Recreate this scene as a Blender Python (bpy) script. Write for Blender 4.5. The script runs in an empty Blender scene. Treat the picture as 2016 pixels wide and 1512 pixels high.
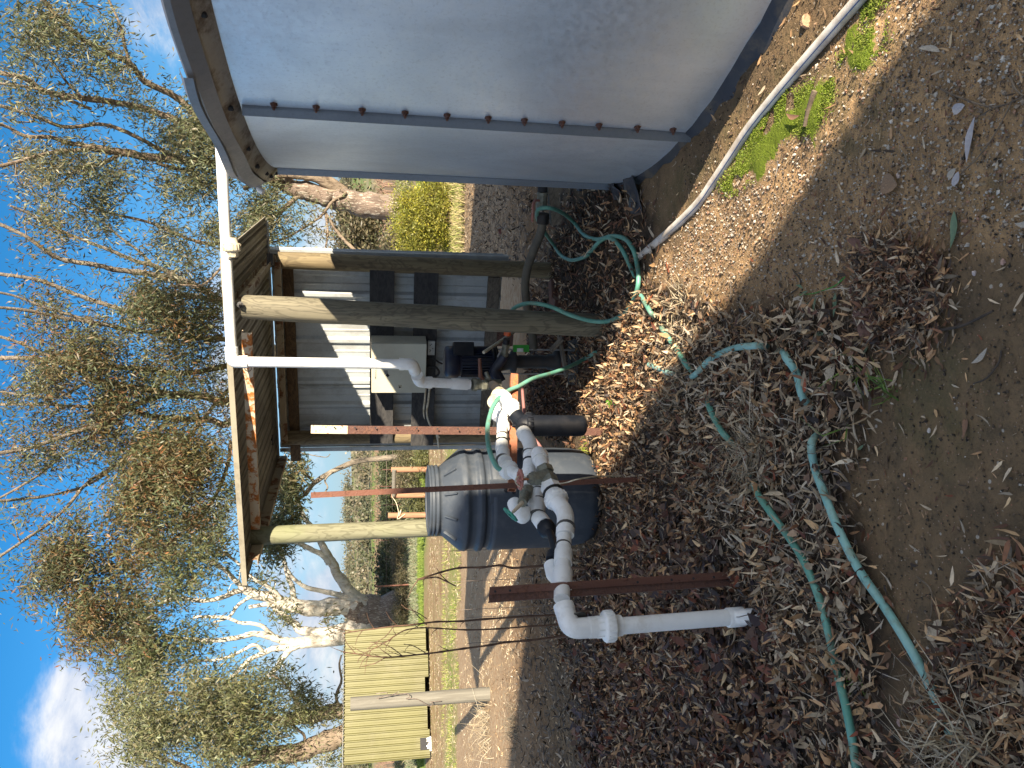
import bpy, math, random
import numpy as np
from mathutils import Vector, Matrix

# ---------------------------------------------------------------- camera, world, sun
H = 1.55                       # eye height
F = 1500.0                     # focal length in photograph pixels (photo 2016 x 1512, held sideways)
PITCH = math.radians(10.3)
CP, SP = math.cos(PITCH), math.sin(PITCH)
scene = bpy.context.scene
COL = scene.collection
cam_data = bpy.data.cameras.new('camera')
cam = bpy.data.objects.new('camera', cam_data)
COL.objects.link(cam)
fw = Vector((0, CP, -SP)); up = Vector((0, SP, CP)); rt = Vector((1, 0, 0))
Mx = Matrix(((-up.x, rt.x, -fw.x, 0), (-up.y, rt.y, -fw.y, 0), (-up.z, rt.z, -fw.z, H), (0, 0, 0, 1)))
cam.matrix_world = Mx
cam_data.sensor_fit = 'HORIZONTAL'
cam_data.sensor_width = 36.0
cam_data.lens = 36.0 * F / 2016.0
cam_data.clip_start = 0.05
cam_data.clip_end = 5000
scene.camera = cam

SUN_EL = math.radians(20.0)
SUN_AZ = math.atan2(0.49, -0.87)         # clockwise from +Y
sdir = Vector((math.sin(SUN_AZ) * math.cos(SUN_EL), math.cos(SUN_AZ) * math.cos(SUN_EL), math.sin(SUN_EL)))
sun_d = bpy.data.lights.new('sun', 'SUN')
sun_d.energy = 5.0
sun_d.angle = math.radians(0.5)
sun_d.color = (1.0, 0.87, 0.68)
sun = bpy.data.objects.new('sun', sun_d)
sun.rotation_euler = sdir.to_track_quat('Z', 'Y').to_euler()
sun.location = sdir * 60
COL.objects.link(sun)

scene.view_settings.view_transform = 'Standard'
scene.view_settings.look = 'None'
scene.view_settings.gamma = 1.0
scene.view_settings.use_curve_mapping = False
scene.view_settings.exposure = 1.6

world = bpy.data.worlds.new('World')
scene.world = world
world.use_nodes = True


class NT:
    """tiny helper to write node trees"""
    def __init__(s, tree):
        s.t = tree; s.n = tree.nodes; s.l = tree.links

    def node(s, typ, props=None, **ins):
        nd = s.n.new(typ)
        for k, v in (props or {}).items():
            setattr(nd, k, v)
        for k, v in ins.items():
            key = k.replace('_', ' ')
            if key not in nd.inputs:
                key = k
            if k.startswith('i') and k[1:].isdigit():
                sock = nd.inputs[int(k[1:])]
            else:
                sock = nd.inputs[key]
            s.put(sock, v)
        return nd

    def put(s, sock, v):
        if isinstance(v, bpy.types.NodeSocket):
            s.l.new(v, sock)
        elif isinstance(v, bpy.types.Node):
            s.l.new(v.outputs[0], sock)
        else:
            if isinstance(v, tuple) and len(v) == 3 and sock.type == 'RGBA':
                v = (*v, 1)
            sock.default_value = v

    def math(s, op, a, b=0.0, c=0.0, clamp=False):
        nd = s.n.new('ShaderNodeMath'); nd.operation = op; nd.use_clamp = clamp
        s.put(nd.inputs[0], a); s.put(nd.inputs[1], b)
        if len(nd.inputs) > 2:
            s.put(nd.inputs[2], c)
        return nd.outputs[0]

    def mix(s, f, a, b, blend='MIX'):
        nd = s.n.new('ShaderNodeMix'); nd.data_type = 'RGBA'; nd.blend_type = blend
        s.put(nd.inputs[0], f); s.put(nd.inputs[6], a); s.put(nd.inputs[7], b)
        return nd.outputs[2]

    def ramp(s, f, stops, interp='LINEAR'):
        nd = s.n.new('ShaderNodeValToRGB'); cr = nd.color_ramp; cr.interpolation = interp
        while len(cr.elements) > 1:
            cr.elements.remove(cr.elements[-1])
        for i, (p, c) in enumerate(stops):
            e = cr.elements[0] if i == 0 else cr.elements.new(p)
            e.position = p
            if not isinstance(c, tuple):
                c = (c, c, c)
            e.color = (*c, 1)
        s.put(nd.inputs[0], f)
        return nd.outputs[0]

    def step(s, v, lo, hi):
        nd = s.n.new('ShaderNodeMapRange'); nd.interpolation_type = 'SMOOTHSTEP'; nd.clamp = True
        s.put(nd.inputs[0], v); s.put(nd.inputs[1], lo); s.put(nd.inputs[2], hi)
        return nd.outputs[0]

    def noise(s, vec, scale, detail=4, rough=0.55, dist=0.0):
        nd = s.n.new('ShaderNodeTexNoise')
        if vec is not None:
            s.l.new(vec, nd.inputs['Vector'])
        nd.inputs['Scale'].default_value = scale
        nd.inputs['Detail'].default_value = detail
        nd.inputs['Roughness'].default_value = rough
        nd.inputs['Distortion'].default_value = dist
        return nd.outputs[0]

    def scaled(s, vec, sc, rot=(0, 0, 0)):
        nd = s.n.new('ShaderNodeMapping'); s.l.new(vec, nd.inputs['Vector'])
        nd.inputs['Scale'].default_value = sc; nd.inputs['Rotation'].default_value = rot
        return nd.outputs[0]


def ray(x, y):
    r = (756 - y) / F; d = (x - 1008) / F
    return np.array([r, CP - d * SP, -SP - d * CP])


def P(x, y, Y):
    """world point seen at photograph pixel (x, y) standing at distance Y"""
    v = ray(x, y)
    return np.array([0, 0, H]) + v * (Y / v[1])


def G(x, y, z=0.0):
    """world point where the pixel's line of sight meets the ground (or height z)"""
    v = ray(x, y)
    return np.array([0, 0, H]) + v * ((z - H) / v[2])


def proj(p):
    p = np.asarray(p, float) - np.array([0, 0, H])
    dep = p[..., 1] * CP - p[..., 2] * SP
    u = p[..., 1] * SP + p[..., 2] * CP
    dep = np.where(dep < 0.05, 0.05, dep)
    return 1008 - F * u / dep, 756 - F * p[..., 0] / dep


# ---- sky: Nishita with soft clouds placed by direction
w = NT(world.node_tree)
w.n.clear()
sky = w.node('ShaderNodeTexSky', {'sky_type': 'NISHITA', 'sun_disc': False})
sky.sun_elevation = SUN_EL
sky.sun_rotation = SUN_AZ
sky.air_density = 1.0; sky.dust_density = 0.35; sky.ozone_density = 2.2; sky.altitude = 200
tc = w.node('ShaderNodeTexCoord')
gen = tc.outputs['Generated']
sep = w.node('ShaderNodeSeparateXYZ', None, i0=gen)
zz = w.math('MAXIMUM', sep.outputs[2], 0.0)
hs = w.node('ShaderNodeHueSaturation', None, Saturation=1.42, Value=0.72, Color=sky.outputs[0])
skyc = hs.outputs[0]
n_big = w.noise(w.scaled(gen, (3.0, 3.0, 7.0)), 1.0, 7, 0.62, 0.5)
n_fine = w.noise(w.scaled(gen, (9.0, 9.0, 16.0)), 1.0, 8, 0.65, 0.3)
nn = w.math('ADD', w.math('MULTIPLY', n_big, 0.65), w.math('MULTIPLY', n_fine, 0.35))
cover = None


def blob(px, py, rad, squash=1.6, wgt=1.0):
    """a cloud whose middle lies in the direction of this pixel"""
    global cover
    v = Vector(ray(px, py)).normalized()
    sub = w.node('ShaderNodeVectorMath', {'operation': 'SUBTRACT'}, i0=gen, i1=tuple(v))
    sc = w.node('ShaderNodeVectorMath', {'operation': 'MULTIPLY'}, i0=sub.outputs[0], i1=(1, 1, squash))
    ln = w.node('ShaderNodeVectorMath', {'operation': 'LENGTH'}, i0=sc.outputs[0])
    f = w.math('MULTIPLY', w.math('SUBTRACT', 1.0, w.math('DIVIDE', ln.outputs['Value'], rad)), wgt)
    cover = f if cover is None else w.math('MAXIMUM', cover, f)


blob(195, 1420, 0.12, 1.3, 1.35)
blob(150, 1350, 0.055, 1.2, 1.2)
blob(260, 1500, 0.10, 1.3, 1.3)
blob(330, 15, 0.12, 1.4, 0.9)
blob(20, 620, 0.10, 2.0, 0.45)
blob(420, 1000, 0.12, 2.2, 0.6)
blob(560, 1180, 0.16, 2.6, 0.9)
blob(600, 1240, 0.2, 3.0, 0.8)
blob(620, 960, 0.2, 3.0, 0.7)
blob(520, 720, 0.3, 3.0, 0.7)
blob(640, 440, 0.16, 3.0, 0.8)
blob(640, 1420, 0.2, 3.2, 0.7)
cl = w.step(w.math('ADD', cover, w.math('MULTIPLY', w.math('SUBTRACT', nn, 0.5), 3.4)), 0.22, 0.95)
cl = w.math('MULTIPLY', cl, w.step(cover, -0.25, 0.35))
# behind and above the viewer a denser cloud field is added to fill the shade
field = w.step(nn, 0.42, 0.58)
out_view = w.step(w.node('ShaderNodeSeparateXYZ', None, i0=gen).outputs[1], 0.60, 0.30)
cl = w.math('MAXIMUM', cl, w.math('MULTIPLY', w.math('MULTIPLY', field, 0.95), out_view))
cshade = w.mix(w.step(n_fine, 0.35, 0.7), (2.2, 2.5, 3.2), (4.5, 4.4, 4.3))
# these unseen clouds are brightened as fill light, beyond those in view
cshade = w.mix(out_view, cshade, w.mix(w.step(n_fine, 0.35, 0.7), (3.6, 3.75, 4.1), (7.2, 7.1, 7.0)))
pale = w.mix(w.math('MULTIPLY', w.step(zz, 0.30, 0.0), 0.75), skyc, (0.80, 1.5, 2.7))
skymix = w.mix(w.math('MULTIPLY', cl, 0.88), pale, cshade)
bg = w.node('ShaderNodeBackground', None, Color=skymix, Strength=0.082)
wo = w.node('ShaderNodeOutputWorld', None, Surface=bg.outputs[0])

random.seed(11)
rng = np.random.default_rng(5)


# ---------------------------------------------------------------- helpers
class MB:
    """collects shapes that become ONE mesh"""
    def __init__(s):
        s.v = []; s.f = []; s.sm = []

    def add(s, vs, fs, smooth=False):
        o = len(s.v)
        s.v += [tuple(map(float, q)) for q in vs]
        s.f += [tuple(i + o for i in f) for f in fs]
        s.sm += [smooth] * len(fs)
        return s

    def box(s, c, d, ax=None):
        """box centred c, full dims d, optional 3 axes"""
        c = np.asarray(c, float)
        ax = np.eye(3) if ax is None else np.asarray(ax, float)
        vs = []
        for i in (-1, 1):
            for j in (-1, 1):
                for k in (-1, 1):
                    vs.append(c + ax[0] * d[0] * i / 2 + ax[1] * d[1] * j / 2 + ax[2] * d[2] * k / 2)
        fs = [(0, 1, 3, 2), (4, 6, 7, 5), (0, 4, 5, 1), (2, 3, 7, 6), (0, 2, 6, 4), (1, 5, 7, 3)]
        return s.add(vs, fs)

    def beam(s, a, b, wd, ht, upv=(0, 0, 1)):
        a = np.asarray(a, float); b = np.asarray(b, float)
        L = np.linalg.norm(b - a); z = (b - a) / L
        x = np.cross(np.asarray(upv, float), z); x /= np.linalg.norm(x); y = np.cross(z, x)
        return s.box((a + b) / 2, (wd, ht, L), (x, y, z))

    def tube(s, pts, rad, n=10, caps=True, smooth=True):
        pts = [np.asarray(q, float) for q in pts]
        m = len(pts)
        if not hasattr(rad, '__len__'):
            rad = [rad] * m
        t = [pts[min(i + 1, m - 1)] - pts[max(i - 1, 0)] for i in range(m)]
        t = [q / (np.linalg.norm(q) + 1e-12) for q in t]
        ref = np.array([0, 0, 1.0]) if abs(t[0][2]) < 0.9 else np.array([1.0, 0, 0])
        x = np.cross(ref, t[0]); x /= np.linalg.norm(x)
        vs = []
        for i in range(m):
            x = x - t[i] * np.dot(x, t[i]); x /= (np.linalg.norm(x) + 1e-12)
            y = np.cross(t[i], x)
            for k in range(n):
                a = 2 * math.pi * k / n
                vs.append(pts[i] + rad[i] * (x * math.cos(a) + y * math.sin(a)))
        fs = []
        for i in range(m - 1):
            for k in range(n):
                k2 = (k + 1) % n
                fs.append((i * n + k, i * n + k2, (i + 1) * n + k2, (i + 1) * n + k))
        s.add(vs, fs, smooth)
        if caps:
            s.add(vs[:n], [tuple(range(n - 1, -1, -1))]); s.add(vs[-n:], [tuple(range(n))])
        return s

    def lathe(s, c, axis, prof, n=28, smooth=True):
        """profile [(r, h)] about axis from c"""
        c = np.asarray(c, float); z = np.asarray(axis, float); z /= np.linalg.norm(z)
        ref = np.array([0, 0, 1.0]) if abs(z[2]) < 0.9 else np.array([1.0, 0, 0])
        x = np.cross(ref, z); x /= np.linalg.norm(x); y = np.cross(z, x)
        vs = []
        for r, h in prof:
            for k in range(n):
                a = 2 * math.pi * k / n
                vs.append(c + z * h + r * (x * math.cos(a) + y * math.sin(a)))
        fs = []
        for i in range(len(prof) - 1):
            for k in range(n):
                k2 = (k + 1) % n
                fs.append((i * n + k, i * n + k2, (i + 1) * n + k2, (i + 1) * n + k))
        s.add(vs, fs, smooth)
        m = len(prof)
        s.add(vs[:n], [tuple(range(n - 1, -1, -1))]); s.add(vs[-n:], [tuple(range(n))])
        return s


ROOT = {}


def tag(o, label=None, cat=None, group=None, kind=None):
    if label: o['label'] = label
    if cat: o['category'] = cat
    if group: o['group'] = group
    if kind: o['kind'] = kind
    return o


def thing(name, base, label, cat, group=None):
    o = bpy.data.objects.new(name, None)
    o.empty_display_size = 0.1
    o.location = tuple(base)
    COL.objects.link(o)
    ROOT[o.name] = np.asarray(base, float)
    return tag(o, label, cat, group)


def origin_of(par):
    return ROOT[par.name] if par is not None else np.zeros(3)


def link(name, me, mat, parent=None):
    o = bpy.data.objects.new(name, me)
    if mat is not None and not me.materials:
        me.materials.append(mat)
    COL.objects.link(o)
    if parent is not None:
        o.parent = parent
        ROOT[o.name] = ROOT[parent.name]
    return o


def obj(name, mb, mat, parent=None, base=None, bevel=0.0, **kw):
    """one mesh object; vertices are given in world space"""
    org = origin_of(parent) if parent is not None else (np.zeros(3) if base is None else np.asarray(base, float))
    me = bpy.data.meshes.new(name)
    v = (np.array(mb.v) - org)
    me.from_pydata(v.tolist(), [], mb.f)
    me.polygons.foreach_set('use_smooth', mb.sm)
    me.update()
    o = link(name, me, mat, parent)
    if parent is None:
        o.location = tuple(org); ROOT[o.name] = org
    if bevel:
        md = o.modifiers.new('bevel', 'BEVEL'); md.width = bevel; md.segments = 2; md.limit_method = 'ANGLE'
        md.angle_limit = math.radians(50)
    return tag(o, **kw)


def raw_mesh(name, V, Fq, smooth=False, colors=None):
    """big meshes from numpy; Fq (n,4) quads or (n,3) tris"""
    me = bpy.data.meshes.new(name)
    n, k = Fq.shape
    me.vertices.add(len(V)); me.vertices.foreach_set('co', V.astype(np.float32).ravel())
    me.loops.add(n * k); me.loops.foreach_set('vertex_index', Fq.astype(np.int32).ravel())
    me.polygons.add(n)
    me.polygons.foreach_set('loop_start', np.arange(0, n * k, k, dtype=np.int32))
    me.polygons.foreach_set('loop_total', np.full(n, k, dtype=np.int32))
    me.polygons.foreach_set('use_smooth', np.full(n, smooth))
    if colors is not None:
        at = me.attributes.new('tint', 'FLOAT_COLOR', 'POINT')
        c = np.ones((len(V), 4), np.float32); c[:, :3] = colors
        at.data.foreach_set('color', c.ravel())
    me.update(); me.validate()
    return me


def smooth_path(pts, sub=6):
    """Catmull-Rom through points"""
    p = [np.asarray(q, float) for q in pts]
    p = [2 * p[0] - p[1]] + p + [2 * p[-1] - p[-2]]
    out = []
    for i in range(1, len(p) - 2):
        for k in range(sub):
            t = k / sub
            out.append(0.5 * ((2 * p[i]) + (-p[i - 1] + p[i + 1]) * t + (2 * p[i - 1] - 5 * p[i] + 4 * p[i + 1] - p[i + 2]) * t * t
                              + (-p[i - 1] + 3 * p[i] - 3 * p[i + 1] + p[i + 2]) * t ** 3))
    out.append(p[-2])
    return out


def fillet(pts, r, n=6):
    p = [np.asarray(q, float) for q in pts]
    out = [p[0]]
    for i in range(1, len(p) - 1):
        a = p[i - 1] - p[i]; b = p[i + 1] - p[i]
        la, lb = np.linalg.norm(a), np.linalg.norm(b)
        rr = min(r, la * 0.48, lb * 0.48)
        s_, e_ = p[i] + a / la * rr, p[i] + b / lb * rr
        for k in range(n + 1):
            t = k / n
            out.append((1 - t) ** 2 * s_ + 2 * t * (1 - t) * p[i] + t * t * e_)
    out.append(p[-1])
    return out


def in_poly(x, y, poly):
    x = np.asarray(x); y = np.asarray(y)
    ins = np.zeros(x.shape, bool)
    n = len(poly)
    for i in range(n):
        x1, y1 = poly[i]; x2, y2 = poly[(i + 1) % n]
        c = ((y1 > y) != (y2 > y)) & (x < (x2 - x1) * (y - y1) / ((y2 - y1) if y2 != y1 else 1e-9) + x1)
        ins ^= c
    return ins


def vnoise(x, y, s, seed=0):
    """smooth value noise, numpy"""
    x = np.asarray(x, float) * s; y = np.asarray(y, float) * s
    xi = np.floor(x).astype(np.int64); yi = np.floor(y).astype(np.int64)
    xf = x - xi; yf = y - yi
    u = xf * xf * (3 - 2 * xf); v = yf * yf * (3 - 2 * yf)

    def h(a, b):
        n = (a * 374761393 + b * 668265263 + seed * 982451653) & 0xffffffff
        n = ((n ^ (n >> 13)) * 1274126177) & 0xffffffff
        return ((n ^ (n >> 16)) & 0xffff) / 65535.0
    return (h(xi, yi) * (1 - u) + h(xi + 1, yi) * u) * (1 - v) + (h(xi, yi + 1) * (1 - u) + h(xi + 1, yi + 1) * u) * v


def ground_z(x, y):
    x = np.asarray(x, float); y = np.asarray(y, float)
    near = (vnoise(x, y, 1.3, 1) - .5) * 0.05 + (vnoise(x, y, 5, 2) - .5) * 0.018 + (vnoise(x, y, 16, 3) - .5) * 0.010
    near = near * np.clip((40 - y) / 30, 0.15, 1)
    t = np.clip((y - 120) / 330, 0, 1); t = t * t * (3 - 2 * t)
    hill = t * (12.5 + 3.0 * vnoise(x + 300, y, 0.006, 7) + np.clip(x / 90, -1.0, 3.0))
    ridge = np.clip((y - 470) / 600, 0, 1) * 5.0
    return near + hill + ridge


# ---------------------------------------------------------------- materials
def new_mat(name):
    m = bpy.data.materials.new(name); m.use_nodes = True
    t = NT(m.node_tree)
    bs = m.node_tree.nodes['Principled BSDF']
    return m, t, bs


def simple(name, c1, c2=None, scale=8, rough=0.6, metal=0.0, bump=0.0, bscale=None, stretch=(1, 1, 1), spec=0.5, dirt=None, dirt_amt=0.5,
           dirt_scale=3.0, trans=0.0, detail=5, lo=0.35, hi=0.65):
    m, t, b = new_mat(name)
    co = t.node('ShaderNodeTexCoord').outputs['Object']
    v = t.scaled(co, stretch)
    c2 = c2 or tuple(q * 0.75 for q in c1)
    n = t.noise(v, scale, detail, 0.6)
    col = t.mix(t.step(n, lo, hi), c1, c2)
    if dirt:
        col = t.mix(t.math('MULTIPLY', t.step(t.noise(v, dirt_scale, 7, 0.68), 0.48, 0.66), dirt_amt), col, dirt)
    t.put(b.inputs['Base Color'], col)
    rn = t.noise(v, scale * 2.3, 4)
    t.put(b.inputs['Roughness'], t.math('ADD', rough - 0.08, t.math('MULTIPLY', rn, 0.16)))
    b.inputs['Metallic'].default_value = metal
    b.inputs['Specular IOR Level'].default_value = spec
    if bump:
        bn = t.noise(v, bscale or scale * 3, 6, 0.65)
        bp = t.node('ShaderNodeBump', None, Strength=bump, Distance=0.01, Height=bn)
        t.put(b.inputs['Normal'], bp.outputs[0])
    return m


def wood(name, light, dark, along, rough=0.8, knots=True, green=0.0, scl=1.0):
    """along: 0/1/2 axis of the grain"""
    m, t, b = new_mat(name)
    co = t.node('ShaderNodeTexCoord').outputs['Object']
    st = [30 * scl, 30 * scl, 30 * scl]; st[along] = 1.3 * scl
    g = t.noise(t.scaled(co, tuple(st)), 1.0, 8, 0.62, 1.2)
    st2 = [6, 6, 6]; st2[along] = 1.6
    kn = t.noise(t.scaled(co, tuple(st2)), 1.0, 3, 0.5, 2.0)
    wv = t.math('SINE', t.math('MULTIPLY', kn, 46.0))
    rings = t.math('MULTIPLY', t.step(wv, 0.2, 1.0), 0.6 if knots else 0.1)
    col = t.mix(t.step(g, 0.32, 0.70), light, dark)
    col = t.mix(rings, col, tuple(q * 0.62 for q in dark))
    st3 = [95, 95, 95]; st3[along] = 0.8
    crack = t.step(t.noise(t.scaled(co, tuple(st3)), 1.0, 3, 0.5), 0.66, 0.72)
    col = t.mix(t.math('MULTIPLY', crack, 0.75), col, (0.02, 0.017, 0.013))
    if green:
        col = t.mix(t.math('MULTIPLY', t.step(t.noise(co, 3.0, 5), 0.42, 0.68), green), col, (0.20, 0.23, 0.10))
    t.put(b.inputs['Base Color'], col)
    b.inputs['Roughness'].default_value = rough
    bp = t.node('ShaderNodeBump', None, Strength=0.5, Distance=0.006, Height=t.math('SUBTRACT', g, t.math('MULTIPLY', crack, 1.5)))
    t.put(b.inputs['Normal'], bp.outputs[0])
    return m


def tinted(name, rough=0.7, trans=0.0, bump=0.0):
    """takes its colour from the 'tint' attribute (the thing's own colour)"""
    m, t, b = new_mat(name)
    a = t.node('ShaderNodeAttribute', {'attribute_name': 'tint'})
    co = t.node('ShaderNodeNewGeometry').outputs['Position']
    n = t.noise(co, 60, 3)
    col = t.mix(t.math('MULTIPLY', t.step(n, 0.4, 0.7), 0.35), a.outputs['Color'], (0.06, 0.045, 0.03))
    t.put(b.inputs['Base Color'], col)
    b.inputs['Roughness'].default_value = rough
    b.inputs['Specular IOR Level'].default_value = 0.35
    if trans:
        tr = t.node('ShaderNodeBsdfTranslucent', None, Color=a.outputs['Color'])
        ms = t.node('ShaderNodeMixShader', None, i0=trans, i1=b.outputs[0], i2=tr.outputs[0])
        out = [q for q in t.n if q.type == 'OUTPUT_MATERIAL'][0]
        t.l.new(ms.outputs[0], out.inputs[0])
    return m


MAT = {}
MAT['pvc'] = simple('white_pvc', (0.86, 0.86, 0.84), (0.80, 0.80, 0.77), 5, 0.38, bump=0.04, dirt=(0.38, 0.32, 0.22), dirt_amt=0.30, dirt_scale=7)
MAT['pvc_old'] = simple('yellowed_pvc', (0.66, 0.60, 0.46), (0.55, 0.47, 0.33), 20, 0.5, dirt=(0.30, 0.2, 0.1), dirt_amt=0.5, dirt_scale=20)
MAT['pvc_clip'] = simple('pipe_cement', (0.10, 0.09, 0.075), (0.05, 0.045, 0.04), 20, 0.6)
MAT['black'] = simple('black_poly', (0.007, 0.009, 0.014), (0.012, 0.014, 0.02), 12, 0.48, spec=0.3, dirt=(0.06, 0.05, 0.04), dirt_amt=0.18, dirt_scale=6)
MAT['rubber'] = simple('dull_rubber', (0.02, 0.02, 0.022), None, 12, 0.7)
MAT['brass'] = simple('weathered_brass', (0.24, 0.235, 0.18), (0.15, 0.15, 0.115), 30, 0.55, metal=0.35, bump=0.25, bscale=60)
MAT['redpaint'] = simple('faded_red_paint', (0.42, 0.16, 0.12), (0.30, 0.10, 0.07), 40, 0.6, dirt=(0.5, 0.4, 0.32), dirt_amt=0.6, dirt_scale=40)
MAT['greenpaint'] = simple('green_wheel_paint', (0.03, 0.26, 0.17), (0.02, 0.18, 0.12), 30, 0.45)
MAT['blue'] = simple('dark_blue_paint', (0.008, 0.014, 0.040), (0.010, 0.016, 0.03), 9, 0.42, dirt=(0.09, 0.08, 0.07), dirt_amt=0.3, dirt_scale=9)
MAT['cast'] = simple('grey_cast_iron', (0.028, 0.030, 0.032), (0.045, 0.036, 0.03), 14, 0.6, metal=0.4, bump=0.2)
MAT['steel'] = simple('dull_zinc_steel', (0.45, 0.46, 0.47), (0.32, 0.33, 0.34), 14, 0.45, metal=0.8)
MAT['cream'] = simple('cream_powder_coat', (0.55, 0.53, 0.42), (0.50, 0.48, 0.38), 4, 0.45, dirt=(0.35, 0.3, 0.22), dirt_amt=0.25, dirt_scale=5)
MAT['orange'] = simple('orange_plastic', (0.72, 0.13, 0.035), None, 10, 0.4)
MAT['hose'] = simple('green_garden_hose', (0.09, 0.27, 0.20), (0.13, 0.33, 0.26), 10, 0.48, dirt=(0.17, 0.17, 0.11), dirt_amt=0.55, dirt_scale=14)
MAT['hose_old'] = simple('faded_green_hose', (0.19, 0.40, 0.36), (0.26, 0.45, 0.41), 9, 0.6, dirt=(0.20, 0.21, 0.14), dirt_amt=0.6, dirt_scale=16)
MAT['pinkhose'] = simple('pink_hose', (0.30, 0.14, 0.13), None, 10, 0.6)
MAT['suction'] = simple('brown_suction_hose', (0.13, 0.115, 0.085), (0.09, 0.08, 0.062), 10, 0.75, bump=0.2)
MAT['barrel'] = simple('grey_drum_plastic', (0.050, 0.062, 0.080), (0.038, 0.048, 0.064), 3, 0.56, bump=0.05, bscale=50, dirt=(0.13, 0.135, 0.14), dirt_amt=0.25, dirt_scale=9)
MAT['strap'] = simple('black_cable_tie', (0.012, 0.012, 0.013), None, 10, 0.4)
MAT['wire'] = simple('thin_wire', (0.16, 0.12, 0.09), (0.24, 0.2, 0.17), 30, 0.6, metal=0.5)
MAT['label_green'] = simple('green_label', (0.03, 0.33, 0.035), None, 10, 0.5)
MAT['white'] = simple('white_label', (0.7, 0.7, 0.66), None, 10, 0.6)
MAT['grey_text'] = simple('grey_print', (0.22, 0.22, 0.21), None, 10, 0.6)
MAT['tarp'] = simple('blue_liner', (0.022, 0.027, 0.038), (0.04, 0.043, 0.05), 9, 0.5, dirt=(0.14, 0.11, 0.07), dirt_amt=0.5, dirt_scale=10)
MAT['stem'] = simple('brown_cane', (0.10, 0.055, 0.035), (0.16, 0.09, 0.055), 25, 0.75)
MAT['stick'] = simple('weathered_stick', (0.20, 0.15, 0.10), (0.09, 0.065, 0.045), 20, 0.85, bump=0.4)
MAT['stick_dark'] = simple('charred_stick', (0.035, 0.028, 0.022), (0.07, 0.05, 0.035), 20, 0.85, bump=0.4)
MAT['leaf_tint'] = tinted('leaf_colours', 0.65, 0.12)
MAT['gum_leaf'] = tinted('gum_leaf_colours', 0.45, 0.25)
MAT['stone_tint'] = tinted('pebble_colours', 0.8)
MAT['post_right'] = wood('treated_pine_round', (0.205, 0.182, 0.122), (0.12, 0.105, 0.072), 2)
MAT['post_left'] = wood('pale_weathered_pine', (0.21, 0.205, 0.135), (0.155, 0.148, 0.09), 2, green=0.35)
MAT['post_grey'] = wood('silvered_post', (0.19, 0.18, 0.15), (0.13, 0.12, 0.098), 2, knots=False)
MAT['post_back'] = wood('back_post_pine', (0.23, 0.18, 0.095), (0.135, 0.10, 0.055), 2)
MAT['board_dark'] = wood('blackened_board', (0.055, 0.052, 0.05), (0.022, 0.022, 0.024), 0, knots=False)
MAT['board_brown'] = wood('brown_rail', (0.17, 0.105, 0.05), (0.08, 0.05, 0.026), 0)
MAT['board_mid'] = wood('weathered_board', (0.20, 0.165, 0.12), (0.11, 0.09, 0.07), 0)


def rust_mat(name, paint, rust1, rust2, amt, scale=9, metal=0.0):
    m, t, b = new_mat(name)
    co = t.node('ShaderNodeTexCoord').outputs['Object']
    n = t.noise(co, scale, 9, 0.7, 0.4)
    n2 = t.noise(co, scale * 5, 5, 0.6)
    r = t.mix(t.step(n2, 0.35, 0.65), rust1, rust2)
    f = t.step(n, amt, amt + 0.09)
    t.put(b.inputs['Base Color'], t.mix(f, paint, r))
    t.put(b.inputs['Roughness'], t.math('ADD', 0.5, t.math('MULTIPLY', f, 0.35)))
    bp = t.node('ShaderNodeBump', None, Strength=0.4, Distance=0.004, Height=t.math('ADD', n2, f))
    t.put(b.inputs['Normal'], bp.outputs[0])
    return m


MAT['rust_beam'] = rust_mat('flaking_rusty_beam', (0.62, 0.52, 0.38), (0.36, 0.11, 0.022), (0.52, 0.20, 0.05), 0.47, 14)
MAT['rust_rafter'] = rust_mat('rusty_cream_rafter', (0.36, 0.30, 0.20), (0.11, 0.05, 0.025), (0.2, 0.09, 0.04), 0.50, 8)
MAT['rust_dark'] = rust_mat('dark_rusty_steel', (0.105, 0.048, 0.035), (0.075, 0.035, 0.026), (0.15, 0.07, 0.045), 0.45, 20)
MAT['rust_red'] = rust_mat('red_rust_steel', (0.15, 0.060, 0.038), (0.10, 0.040, 0.025), (0.19, 0.08, 0.045), 0.5, 16)
MAT['rust_angle'] = rust_mat('orange_rust_angle', (0.30, 0.11, 0.055), (0.46, 0.17, 0.05), (0.24, 0.075, 0.035), 0.5, 16)
MAT['rust_pale'] = rust_mat('cream_paint_over_rust', (0.60, 0.50, 0.36), (0.32, 0.11, 0.04), (0.2, 0.08, 0.04), 0.54, 24)


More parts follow.
